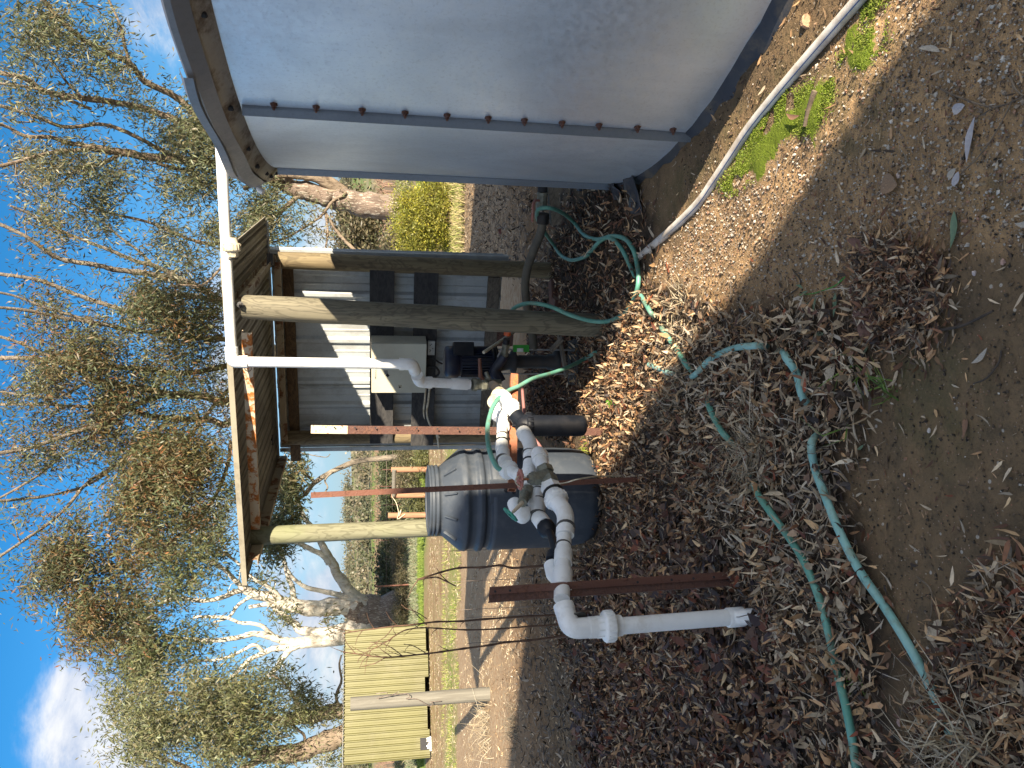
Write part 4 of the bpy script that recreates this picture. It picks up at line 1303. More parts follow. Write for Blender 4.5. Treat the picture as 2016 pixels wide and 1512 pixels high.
# upper run: union, past the thin post, union, cap
h0, h1, h2, h3, h4, h5 = P(1026, 940, 4.0), P(1005, 930, 4.1), P(1000, 922, 4.15), P(990, 895, 4.3), P(988, 870, 4.42), P(988, 815, 4.62)
pipe_part([h0, h2], RM * 1.0)
obj('union', union(P(1001, 925, 4.13), h0 - h3, RM, .075, big=1.6), MAT['pvc'], mf)
obj('elbow', joined(h2, P(991, 900, 4.27), h4, RM, .04, over=1.15, sleeve=.02), MAT['pvc'], mf)
pipe_part([P(991, 900, 4.27), h4, h5])
obj('coupling', sleeve(P(988, 878, 4.38), h4 - h5, RM, .06, over=1.15), MAT['pvc'], mf)
tie(P(988, 870, 4.42), h4 - h5, RM * 1.15, mf, MAT['strap'])
obj('coupling', sleeve(P(991, 832, 4.55), h4 - h5, RM, .10, over=1.18), MAT['pvc'], mf)
obj('elbow', joined(P(989, 835, 4.6), P(990, 786, 4.7), P(996, 775, 4.4), RM, .045, over=1.2, sleeve=.02), MAT['pvc'], mf)
i0, i1, i2 = P(990, 780, 4.66), P(997, 790, 4.5), P(1012, 812, 4.35)
pipe_part([i0, i1, i2])
obj('elbow', joined(P(990, 800, 4.75), P(989, 778, 4.62), P(1010, 805, 4.4), RM, .04, over=1.25, sleeve=.02), MAT['pvc'], mf)
obj('union', union(P(1006, 801, 4.4), i2 - i1, RM, .07, big=1.5), MAT['pvc'], mf)
mb = MB(); mb.lathe(P(981, 806, 4.72), P(979, 834, 4.66) - P(981, 806, 4.72), [(.03, 0), (.058, .012), (.058, .04), (.045, .06), (.028, .075)], 20); obj('end_cap', mb, MAT['pvc'], mf)
mb = MB(); mb.lathe(P(985, 770, 4.9), P(972, 800, 4.75) - P(985, 770, 4.9), [(.03, 0), (.04, .01), (.04, .04), (.048, .045), (.048, .075), (.04, .08), (.04, .12), (.052, .125), (.052, .15)], 20); obj('ribbed_coupling', mb, MAT['pvc_old'], mf)
pipe_part([P(984, 772, 4.9), P(972, 760, 5.1), P(968, 757, 5.25)], .034, 'black_elbow', 'cast')
for (q_, d_, k_) in ((P(1460, 1214, 2.935), r1 - r2, 1.02), (P(1136, 1214, 2.96), e2 - e1, 1.0), (P(1110, 1125, 3.15), e3 - e2, 1.02), (P(1114, 1038, 3.36), e4 - e3, 1.24), (P(1109, 1075, 3.29), e4 - e3, 1.02),
                     (P(1060, 967, 3.83), y1 - y2, 1.04), (P(1059, 1015, 3.7), y1 - y2, 1.24), (P(1043, 893, 4.03), y1 - y0, 1.22), (P(990, 905, 4.24), h4 - h3, 1.15), (P(989, 858, 4.46), h5 - h4, 1.04)):
    tie(q_, d_, RM * k_, mf)
# filter
fh = P(1032, 838, 4.28); fb = P(1153, 838, 4.28)
fz = (fh - fb) / np.linalg.norm(fh - fb)
mb = MB(); mb.lathe(fb, fz, [(.008, -.012), (.010, 0), (.042, .002), (.056, .012), (.061, .03), (.061, np.linalg.norm(fh - fb) - .03)], 28); ft = obj('filter_bowl', mb, MAT['black'], mf)
mb = MB(); c_ = fb + fz * (np.linalg.norm(fh - fb) - .045)
mb.lathe(c_, fz, [(.064, 0), (.074, .004), (.074, .035), (.066, .04)], 28)
for k in range(16):
    a = 2 * math.pi * k / 16; o_ = np.array([math.cos(a), math.sin(a), 0]); mb.box(c_ + fz * .02 + o_ * .075, (.006, .010, .03), (o_, np.cross(fz, o_), fz))
obj('filter_ring', mb, MAT['black'], ft)
mb = MB(); mb.lathe(c_ + fz * .04, fz, [(.066, 0), (.06, .02), (.045, .045), (.02, .055)], 24)
mb.tube([P(1014, 816, 4.33), fh + fz * .0, P(1031, 852, 4.22)], [.042, .05, .042], 16); mb.tube([fh + fz * .01, fh + fz * .07], .009, 8); obj('filter_head', mb, MAT['black'], ft)
# curve from filter to the lower run
f0, f1, f2, f3 = P(1031, 852, 4.22), P(1046, 876, 4.1), P(1043, 900, 4.0), P(1040, 940, 3.9)
pipe_part(smooth_path([f0, P(1037, 862, 4.16), P(1045, 880, 4.08), P(1043, 905, 3.98), P(1040, 935, 3.9), P(1038, 960, 3.84)], 5))
obj('elbow', (lambda mb_: mb_)(MB().tube(smooth_path([P(1033, 855, 4.2), P(1041, 868, 4.13), P(1045, 882, 4.07), P(1044, 900, 4.0)], 5), RM * 1.2, 16)), MAT['pvc'], mf)
obj('coupling', sleeve(P(1032, 854, 4.205), f1 - f0, RM, .045, over=1.3), MAT['pvc'], mf)
tie(P(1043, 908, 3.97), f2 - f3, RM * 1.12, mf, MAT['strap'])
obj('coupling', sleeve(P(1041, 932, 3.91), f2 - f3, RM, .05, over=1.18), MAT['pvc'], mf)
# string from the valve to the ground
mb = MB(); mb.tube(smooth_path([P(1030, 962, 3.6), P(1015, 950, 3.55), P(1020, 938, 3.6), P(1035, 940, 3.66), P(1065, 950, 3.6), P(1105, 952, 3.55), P(1140, 943, 3.5), P(1180, 938, 3.7), P(1222, 937, 4.0)], 6), .0035, 5)
o_ = obj('string', mb, MAT['pvc_old'], base=P(1105, 952, 3.55)); tag(o_, 'pale string tied to the red wheel valve and trailing to the thin post', 'string')

# ---------------------------------------------------------------- barrel
BY = 5.36; bc = P(1100, 978, BY); bc = np.array([bc[0], bc[1], 0]); BR_ = 0.355
bar = thing('barrel', bc, 'big grey plastic barrel with ridged neck standing among the leaves', 'barrel')
zt = lambda x_: P(x_, 978, BY - .1)[2]
body = [(.24, 0.0), (.30, 0.012), (.335, 0.07), (.350, .16), (.355, .28), (.357, zt(985)), (.357, zt(962)), (.340, zt(959)), (.340, zt(950)), (.36, zt(946)), (.364, zt(938)),
        (.345, zt(932)), (.345, zt(922)), (.36, zt(914)), (.352, zt(905)), (.325, zt(896)), (.27, zt(878)), (.238, zt(868))]
mb = MB(); n = 56; prof = []
for i in range(len(body) - 1):
    for k in range(3):
        f_ = k / 3; prof.append((body[i][0] * (1 - f_) + body[i + 1][0] * f_, body[i][1] * (1 - f_) + body[i + 1][1] * f_))
prof.append(body[-1])
mb.lathe(bc, (0, 0, 1), prof, n)
bo = obj('drum', mb, MAT['barrel'], bar)
mb = MB(); mb.lathe(bc, (0, 0, 1), [(.235, zt(869)), (.235, zt(864)), (.246, zt(863)), (.246, zt(859)), (.238, zt(858)), (.238, zt(856)), (.246, zt(855)), (.246, zt(851)), (.238, zt(850)), (.246, zt(848)), (.246, zt(844)), (.225, zt(843)), (.222, zt(846))], n)
obj('neck', mb, MAT['barrel'], bar)
for k in range(4):
    a = -math.pi / 2 + (k - 1.5) * .55; o_ = np.array([math.cos(a), math.sin(a), 0]); tg = np.array([-o_[1], o_[0], 0])
    p0 = bc + o_ * .255 + Z3 * zt(873); p1 = bc + o_ * .325 + Z3 * zt(895)
    mb = MB(); mb.beam(p0, p1, .03, .012, tg); obj('shoulder_rib', mb, MAT['barrel'], bar, bevel=.004)
q = bc + np.array([0.10, -.345, 0]); mb = MB(); mb.box(q + Z3 * (zt(975)), (.16, .012, .15)); obj('moulded_panel', mb, MAT['barrel'], bar, bevel=.004)
for (x_, y_) in ((978, 963), (985, 955), (992, 965)):
    mb = MB(); q = P(x_ + 18, y_ + 2, BY - BR_ - .0); mb.lathe(q, (0, -1, 0), [(.014, -.03), (.014, .02), (.008, .024)], 8); obj('bolt', mb, MAT['black'], bar)
mb = MB(); q = P(1040, 958, BY - BR_ + .02); mb.box(q, (.12, .06, .05)); mb.tube([q, q + (-.09, -.03, .01)], .018, 8); obj('spigot_block', mb, MAT['black'], bar, bevel=.006)

# ---------------------------------------------------------------- hoses on the ground
def hose(pts, r, mat, lab, bury=()):
    out = []
    for q in pts:
        if len(q) == 3: out.append(P(*q))
        elif any(abs(q[0] - b_[0]) + abs(q[1] - b_[1]) < 6 for b_ in bury):
            g_ = G(q[0], q[1]); g_[2] = float(ground_z(g_[0], g_[1])) - .035; out.append(g_)
        else:
            g_ = G(q[0], q[1]); g_[2] = float(ground_z(g_[0], g_[1])) + r * 0.75 + (0.020 + 0.030 * float(np.clip(vnoise(q[0] * .021, q[1] * .021, 1, 5) * 2.2 - .35, 0, 1)) if q[0] < 1710 else 0.004); g_ = G(q[0], q[1], g_[2]); out.append(g_)
    mb = MB(); mb.tube(smooth_path(out, 7), r, 10); o_ = obj('garden_hose', mb, MAT[mat], base=out[len(out) // 2]); tag(o_, lab, 'hose'); return o_


RH = 0.0138
hose([(1003, 627, 5.16), (1012, 607, 5.12), (1042, 597, 5.02), (1082, 603, 4.95), (1122, 620, 4.9), (1165, 632, 4.85), (1203, 631, 4.72), (1237, 609), (1253, 575), (1257, 545), (1253, 512), (1244, 486), (1228, 469), (1203, 465), (1180, 476), (1158, 501), (1145, 508), (1125, 512), (1105, 503), (1090, 482), (1074, 460, 5.5), (1062, 440, 5.35), (1057, 424, 5.2), (1062, 411, 5.05), (1085, 410, 5.0), (1110, 421, 5.2), (1130, 438), (1150, 462), (1175, 471), (1200, 468), (1222, 487), (1240, 522), (1250, 543)],
     RH, 'hose', 'green hose looping from the orange fitting round to the tank outlet valve')
hose([(985, 925, 4.06), (975, 915, 4.06), (964, 888, 4.1), (960, 860, 4.2), (962, 828, 4.35), (975, 793, 4.5), (1000, 770, 4.62), (1022, 760, 4.66), (1050, 745, 4.75), (1085, 735, 4.95), (1120, 722, 5.1), (1152, 706), (1172, 694)],
     RH, 'hose', 'green hose arching over the white pipes down to the leaves by the post')
hose([(1262, 582), (1272, 600), (1283, 618), (1292, 632), (1305, 650), (1330, 685), (1350, 716), (1368, 748), (1382, 775), (1396, 800), (1414, 838), (1432, 862), (1450, 890), (1462, 915), (1485, 955), (1500, 985), (1540, 1040), (1580, 1100), (1610, 1170), (1630, 1240), (1645, 1310), (1665, 1390), (1680, 1470), (1690, 1560)],
     RH * .98, 'hose', 'dark green hose, left of the two, running under leaves to the photo edge', [(1292, 632), (1382, 775), (1368, 748), (1462, 915), (1450, 890)])
hose([(1278, 718), (1300, 727), (1322, 736), (1345, 741), (1368, 738), (1398, 708), (1440, 687), (1484, 681), (1510, 684), (1520, 688), (1547, 703), (1568, 735), (1582, 785), (1590, 812), (1592, 830), (1594, 850), (1598, 872), (1604, 920), (1622, 970), (1650, 1040), (1690, 1120), (1745, 1200), (1800, 1290), (1850, 1390), (1880, 1460), (1905, 1510)],
     RH * 1.02, 'hose_old', 'faded pale green hose curving across the leaves toward the grass tuft', [(1520, 688), (1510, 684), (1592, 830), (1590, 812), (1594, 850), (1345, 741), (1905, 1510)])
hose([(1028, 760, 5.3), (1030, 790, 5.2), (1034, 822, 5.1), (1046, 855, 4.95), (1064, 880, 4.9), (1076, 905, 5.0)], .011, 'pinkhose', 'thin pink hose hanging behind the black filter')
# white poly pipe with its blue stripe
ppp = []
for q in [(1265, 504), (1327, 450), (1375, 402), (1404, 360), (1437, 309), (1478, 248), (1547, 165), (1616, 82), (1685, 3), (1775, -100)]:
    g_ = G(q[0], q[1], 0.02); g_[2] = 0.016 + 0.5 * max(0, float(ground_z(g_[0], g_[1]))); ppp.append(g_)
path = smooth_path(ppp, 7)
mb = MB(); mb.tube(path, .0215, 16); pp_o = obj('poly_pipe', mb, simple('white_poly_pipe', (.66, .62, .56), (.52, .48, .43), 9, .5, dirt=(.36, .28, .2), dirt_amt=.5, dirt_scale=9), base=path[0])
tag(pp_o, 'loose white pipe with a blue stripe lying on the ground beside the tank', 'pipe')
mb = MB(); dirv = np.array([-.62, -.35, .52]); dirv /= np.linalg.norm(dirv)
mb.tube([q + dirv * .0182 for q in path], .0042, 6); obj('stripe', mb, simple('blue_stripe', (.07, .10, .22), (.10, .13, .24), 20, .5), pp_o)

# ---------------------------------------------------------------- yellow shed
YS = 20.6
ysh = thing('yellow_shed', P(845, 1370, YS) * (1, 1, 0), 'small yellow corrugated shed standing left of the white gum tree', 'shed')
yl, yr = P(760, 1497, YS), P(760, 1238, YS + 1.1); yl[2] = yr[2] = 0
yu = (yr - yl); yW = np.linalg.norm(yu); yu /= yW; yn = np.array([yu[1], -yu[0], 0])
yh = P(673, 1370, YS)[2]
for k in range(5):
    mb = MB(); z0_ = .05 + .05 * ((k * 7) % 3)
    corr(mb, yl + yu * yW * k / 5 + Z3 * z0_ + yn * .003 * (k % 2), yu, Z3, yW / 5 + .01, yh - z0_ - .03, .165, .050, yn, rows=1)
    obj('wall_sheet', mb, MAT['yellow_sheet'], ysh)
yd = -yn
for (base_, nm) in ((yl, 'end_wall'), (yr, 'end_wall')):
    mb = MB(); corr(mb, base_ + Z3 * .05, yd, Z3, 3.0, yh - .08, .125, .03, yu if nm and base_ is yr else -yu); obj(nm, mb, MAT['yellow_sheet'], ysh)
mb = MB(); corr(mb, yl + Z3 * (yh - .03) + yn * .10 - yu * .08, yu, yd, yW + .16, 3.3, .085, .022, Z3, 'sine'); o_ = obj('roof', mb, MAT['wall_sheet'], ysh); md = o_.modifiers.new('t', 'SOLIDIFY'); md.thickness = .003
mb = MB(); corr(mb, yl + yd * 3.0 + Z3 * .05, yu, Z3, yW, yh - .1, .125, .03, yd); obj('back_wall', mb, MAT['yellow_sheet'], ysh)
mb = MB(); mb.box(yl + yu * .33 + yn * .045 + Z3 * .20, (.30, .02, .22), (yu, yn, Z3)); obj('dark_hatch', mb, MAT['rubber'], ysh)
mb = MB(); q = yl + yu * .28 + yn * .12; n_ = 7
for k in range(n_): mb.tube([q + yu * (.05 * k - .1) + Z3 * .02, q + yu * (.05 * k - .12 + .02 * math.sin(k)) + Z3 * (.06 + .09 * abs(math.sin(k * 2.3)))], [.04, .02], 6)
o_ = obj('rubbish', mb, MAT['white'], base=q); tag(o_, 'crumpled white bag at the left foot of the yellow shed', 'bag')

# weathered post in front of the yellow shed
a_, b_ = P(690, 1386, 10.2), P(966, 1366, 10.2); b_[2] = -.03
wp = thing('timber_post', b_, 'weathered grey timber post with loops of wire before the yellow shed', 'post')
mb = MB(); mb.tube([b_ + (a_ - b_) * k / 6 for k in range(7)], [.092, .09, .091, .088, .087, .086, .084], 16); obj('shaft', mb, MAT['post_grey'], wp)
mb = MB()
w_ = [P(742, 1375, 10.08), P(775, 1368, 10.08), P(800, 1366, 10.07), P(806, 1372, 10.05), P(800, 1376, 10.07), P(820, 1376, 10.06), P(845, 1390, 10.06), P(852, 1384, 10.05), P(846, 1382, 10.06), P(868, 1380, 10.06)]
mb.tube(smooth_path(w_, 5), .0055, 5)
mb.tube(smooth_path([P(700 + 40, 1366, 10.08), P(760, 1363, 10.06), P(765, 1370, 10.05), P(785, 1362, 10.07)], 5), .005, 5)
obj('wire_loop', mb, MAT['wire'], wp)

# ---------------------------------------------------------------- bare climbing canes on the old fence wire
cl_ = thing('climbing_plant', G(1165, 1200), 'bare thorny brown canes rising left of the barrel in front of the yard', 'climber')


def cane(pts, r0, r1, Y0, Y1, side=0, name='cane'):
    pp = [P(x_, y_, Y0 + (Y1 - Y0) * i / (len(pts) - 1)) for i, (x_, y_) in enumerate(pts)]
    sp_ = smooth_path(pp, 5); mb = MB()
    k = len(sp_); rs = [(r0 + (r1 - r0) * i / (k - 1)) * (1 + .35 * (1 if i % 5 == 0 else 0)) for i in range(k)]
    mb.tube(sp_, rs, 6)
    for i in range(4, k - 2, 3):
        if random.random() < side:
            d_ = np.array([random.uniform(-1, 1), random.uniform(-.5, .5), random.uniform(.2, 1)]); d_ /= np.linalg.norm(d_)
            L = random.uniform(.03, .16)
            mb.tube([sp_[i], sp_[i] + d_ * L * .5 + (0, 0, .01), sp_[i] + d_ * L], [r1, r1 * .7, r1 * .4], 4)
    return obj(name, mb, MAT['stem'], cl_)


cane([(1150, 1120), (1090, 1113), (1045, 1116), (1008, 1118), (985, 1113), (950, 1117), (905, 1118), (870, 1126), (838, 1136), (822, 1141), (850, 1137), (862, 1137), (880, 1145), (897, 1154)], .0085, .004, 5.0, 4.9, .35)
cane([(1175, 1200), (1100, 1210), (1043, 1213), (954, 1219), (907, 1223), (860, 1224), (812, 1230), (775, 1233), (737, 1238), (700, 1243), (676, 1247)], .008, .003, 5.2, 4.9, .6)
cane([(1170, 1225), (1100, 1230), (1045, 1233), (980, 1238), (918, 1240), (862, 1237), (830, 1236), (800, 1240), (780, 1250), (765, 1261), (740, 1275), (715, 1287)], .006, .0025, 5.1, 4.8, .6)
cane([(1185, 1240), (1110, 1252), (1040, 1261), (1000, 1264), (965, 1270), (912, 1277), (870, 1283), (840, 1287), (793, 1292), (759, 1294), (726, 1291), (700, 1287), (676, 1284)], .008, .003, 5.0, 4.7, .7)
cane([(840, 1218), (820, 1205), (800, 1198), (790, 1190)], .003, .002, 4.9, 4.9, 0)
cane([(840, 1230), (825, 1215), (805, 1192)], .003, .002, 4.9, 4.9, 0)
cane([(793, 1292), (775, 1278), (755, 1268), (728, 1264)], .003, .002, 4.8, 4.8, .3)
cane([(840, 1287), (815, 1272), (795, 1268)], .003, .002, 4.8, 4.8, .3)
cane([(759, 1294), (738, 1306), (712, 1312)], .003, .002, 4.8, 4.8, .3)
cane([(726, 1291), (715, 1300), (708, 1315)], .0025, .0015, 4.8, 4.8, .3)
cane([(775, 1233), (760, 1252), (742, 1264), (722, 1278)], .003, .0015, 4.8, 4.8, .3)
# fence wires down across that place
wf = thing('wire_fence', P(1100, 1150, 6.2) * (1, 1, 0), 'sagging thin wires of an old fence behind the canes', 'wire fence')
for k, yy in enumerate((1080, 1140, 1196, 1212, 1262)):
    mb = MB(); mb.tube(smooth_path([P(880 + 10 * k, yy + 5, 6.0), P(960, yy + 2, 5.9), P(1050, yy - 2, 5.6), P(1120, yy - 8, 5.4)], 5), .0022, 4); obj('wire', mb, MAT['wire'], wf)

# ---------------------------------------------------------------- vineyard timber beyond
vg = []
for (xt, y_, xb, Yd, wpx, lab) in ((770, 925, 838, 21.7, 11, 'reddish end post of the vineyard strainer frame, nearer the shelter'),
                                   (770, 976, 838, 22.0, 10, 'reddish strainer frame post seen past the thin red-rust post'),
                                   (764, 1015, 838, 21.5, 11, 'single reddish vineyard post with pale wire ends right of the pale post')):
    mb = MB(); a_, b_ = P(xt, y_, Yd), P(xb + 6, y_ - 1, Yd); b_[2] = -.02; mb.tube([b_, a_], wpx / 1500 * Yd / 2, 12)
    o_ = obj('strainer_post', mb, wood('red_pine_%d' % y_, (.36, .19, .11), (.25, .125, .07), 2, knots=False), base=b_); tag(o_, lab, 'post', 'vineyard strainer posts')
mb = MB(); mb.tube([P(776, 925, 21.6), P(775, 976, 21.9)], .06, 10); o_ = obj('frame_rail', mb, MAT['post_grey'], base=P(776, 950, 21.7)); tag(o_, 'level rail joining the two strainer frame posts', 'rail')
mb = MB(); mb.tube(smooth_path([P(772, 978, 21.8), P(780, 990, 21.6), P(784, 1005, 21.5), P(786, 1016, 21.4), P(790, 1003, 21.4), P(782, 1022, 21.4), P(798, 1012, 21.4)], 4), .01, 5); o_ = obj('wire_tail', mb, MAT['pvc_old'], base=P(784, 1005, 21.5)); tag(o_, 'loose pale wire tail strung between the vineyard posts', 'wire')
# a rusty stake and the field fence running along the lane
fence = thing('field_fence', P(790, 1150, 34) * (1, 1, 0), 'thin field fence of rusty stakes and wires along the lane beyond', 'fence')
mb = MB(); mb.tube([P(778, 1152, 31) * (1, 1, 0), P(737, 1155, 31)], .035, 6); obj('stake', mb, MAT['rust_red'], fence)
for k in range(14):
    y_ = 860 + k * 34 + random.uniform(-5, 5); q = P(780, y_, 38); mb = MB(); mb.tube([q * (1, 1, 0), (q[0], q[1], 1.15 + random.uniform(-.1, .1))], .028, 5); obj('stake', mb, MAT['rust_dark'], fence)
for zz_ in (.35, .65, .95):
    mb = MB(); mb.tube([P(780, 1500, 38) * (1, 1, 0) + (0, 0, zz_), P(780, 1200, 37) * (1, 1, 0) + (0, 0, zz_), P(780, 840, 38) * (1, 1, 0) + (0, 0, zz_ - .03)], .012, 4); obj('wire', mb, MAT['wire'], fence)

# ---------------------------------------------------------------- trees
def bark(name, c1, c2, peel, amt=0.5, scale=2.0):
    m, t, b = new_mat(name)
    co = t.node('ShaderNodeTexCoord').outputs['Object']
    n = t.noise(t.scaled(co, (2.2, 2.2, .7)), scale, 7, .65, .8)
    n2 = t.noise(t.scaled(co, (9, 9, 1.5)), scale, 6, .65)
    col = t.mix(t.step(n, .35, .65), c1, c2)
    col = t.mix(t.math('MULTIPLY', t.step(n2, .54, .62), amt), col, peel)
    t.put(b.inputs['Base Color'], col); b.inputs['Roughness'].default_value = .8
    bp = t.node('ShaderNodeBump', None, Strength=.9, Distance=.06, Height=n2); t.put(b.inputs['Normal'], bp.outputs[0])
    return m


BK_WHITE = bark('white_gum_bark', (.60, .57, .51), (.44, .41, .36), (.30, .17, .09), .55, 1.6)
BK_TAN = bark('tan_gum_bark', (.25, .195, .14), (.16, .12, .085), (.09, .06, .045), .85, 2.4)
BK_GREY = bark('grey_gum_bark', (.25, .21, .165), (.14, .115, .09), (.34, .28, .21), .5, 3.0)
BK_ROUGH = bark('rough_stump_bark', (.24, .18, .14), (.13, .095, .075), (.48, .43, .36), .9, 3.0)


def leaves_mesh(name, centers, per, sig, L, W, cols, droop=.75, clump_col=None, seed=0, jit=.35):
    """thin leaf-sized faces in clumps round each centre"""
    r = np.random.default_rng(seed)
    C_ = np.repeat(np.asarray(centers, float), per, axis=0); n = len(C_)
    off = r.normal(0, 1, (n, 3)) * sig * (0.35 + r.random((n, 1)))
    off[:, 2] = off[:, 2] * .75 - abs(r.normal(0, .2, n)) * sig
    p = C_ + off
    d = r.normal(0, 1, (n, 3)); d[:, 2] = d[:, 2] * .55 - droop * 1.3; d /= np.linalg.norm(d, axis=1)[:, None]
    s = np.cross(d, r.normal(0, 1, (n, 3))); s /= np.linalg.norm(s, axis=1)[:, None] + 1e-9
    ll = (L * (.6 + .8 * r.random(n)))[:, None]; ww = (W * (.6 + .8 * r.random(n)))[:, None]
    V = np.stack([p, p + d * ll * .45 + s * ww * .5, p + d * ll, p + d * ll * .45 - s * ww * .5], 1).reshape(-1, 3)
    Fq = np.arange(n * 4).reshape(n, 4)
    cols = np.asarray(cols, float)
    ck = r.integers(0, len(cols), len(centers)); base = cols[np.repeat(ck, per)] * np.repeat(r.uniform(.62, 1.3, (len(centers), 1)), per, axis=0)
    other = cols[r.integers(0, len(cols), n)]
    c = base * (1 - jit) + other * jit
    c = c * (.55 + .80 * r.random((n, 1)))
    return raw_mesh(name, V, Fq, False, np.repeat(c, 4, axis=0))


GUM = [(.095, .125, .055), (.08, .11, .055), (.12, .135, .07), (.14, .14, .055), (.07, .095, .055), (.16, .115, .06)]
GUM_RED = [(.12, .115, .055), (.19, .115, .045), (.24, .10, .045), (.10, .11, .055), (.085, .10, .05)]
GUM_PALE = [(.16, .18, .095), (.20, .20, .115), (.13, .16, .085), (.22, .19, .11), (.17, .155, .10)]
GUM_YEL = [(.14, .155, .055), (.175, .165, .065), (.11, .13, .05), (.095, .115, .055)]


def make_tree(name, label, base, limbs, clusters, bk, leafcols, L, W, seed, twig_r=.012, trunk_n=1, group=None, maxlink=2.6, bk2=None, leaf_jit=.35, far=1.0, dens=1.0):
    """limbs: (pixel path, radius px start, end, Y start, Y end); clusters: (x,y,rx,ry,Y,rY,tips,per,sig)"""
    r = np.random.default_rng(seed)
    root = thing(name, base, label, 'tree', group)
    skel = []
    for li, (pts, w0, w1, Y0, Y1) in enumerate(limbs):
        Y0, Y1 = Y0 * far, Y1 * far
        k = len(pts); pp = [P(x, y, Y0 + (Y1 - Y0) * i / (k - 1)) for i, (x, y) in enumerate(pts)]
        if li < trunk_n and pp[0][2] < 1.0: pp[0][2] = -.1
        sp_ = smooth_path(pp, 6); m_ = len(sp_)
        rs = []
        for i in range(m_):
            f_ = i / (m_ - 1); Yc = Y0 + (Y1 - Y0) * f_
            rs.append(max(.004, (w0 + (w1 - w0) * f_ ** .8) / 2 / F * Yc * 1.04) * (1 + .05 * math.sin(i * .9 + li)))
        sp_ = [q + r.normal(0, rs[i] * .07, 3) for i, q in enumerate(sp_)]
        mb = MB(); mb.tube(sp_, rs, 10 if w0 > 8 else 7)
        obj('trunk' if li < trunk_n else 'limb', mb, bk2 if (bk2 and li < trunk_n) else bk, root)
        for i in range(m_ // 4 if li < trunk_n else 0, m_): skel.append((*sp_[i], rs[i]))
    S = np.array(skel); tips = []; tw = MB(); per_groups = []
    for ci, (cx, cy, rx, ry, Yc, rY, nt, per, sig) in enumerate(clusters):
        Yc, rY, sig = Yc * far, rY * far, sig * far * .86; per = int(per * dens); nt = int(nt * (1 if dens >= 1 else .9))
        tp_ = []
        while len(tp_) < nt:
            u = r.normal(0, .5, 3)
            if np.linalg.norm(u) > 1.25: continue
            px_, py_ = cx + u[0] * rx, cy + u[1] * ry
            if vnoise(px_ / 46.0 + 50, py_ / 46.0 + 50, 1, 60 + seed) + .35 * (vnoise(px_ / 17.0, py_ / 17.0, 1, 80 + seed) - .5) < .40: continue
            tp_.append(P(px_, py_, Yc + u[2] * rY))
        tp_ = sorted(tp_, key=lambda q: np.min(np.linalg.norm(S[:, :3] - q, axis=1)))
        for q in tp_:
            dd_ = np.linalg.norm(S[:, :3] - q, axis=1) + np.maximum(0, S[:, 2] - q[2]) * .5
            j = int(np.argmin(dd_)); a = S[j, :3]; L_ = np.linalg.norm(q - a)
            if L_ > .15 and L_ < maxlink:
                mid_ = (a + q) / 2 + r.normal(0, .12, 3) * L_ + np.array([0, 0, -.08 * L_])
                q1 = a * .7 + mid_ * .3 + r.normal(0, .05, 3) * L_
                r0 = min(S[j, 3] * .6, twig_r * (1 + L_))
                tw.tube([a, q1, mid_, mid_ * .45 + q * .55 + r.normal(0, .05, 3) * L_, q], [r0, r0 * .85, r0 * .65, r0 * .5, r0 * .3], 4, False)
                new = np.array([[*mid_, r0 * .65], [*((mid_ + q) / 2), r0 * .5], [*q, r0 * .3]]); S = np.vstack([S, new])
            elif L_ >= maxlink:
                pass
        per_groups.append((tp_, per, sig))
    if tw.v:
        obj('twigs', tw, bk, root, kind='stuff')
    Vs = []
    for gi, (tp_, per, sig) in enumerate(per_groups):
        me = leaves_mesh('foliage', tp_, per, sig, L, W, leafcols, seed=seed * 31 + gi, jit=leaf_jit)
        o_ = link('foliage', me, MAT['gum_leaf'], root)
        me.transform(Matrix.Translation(Vector(-ROOT[root.name])))
        o_['kind'] = 'stuff'
    return root


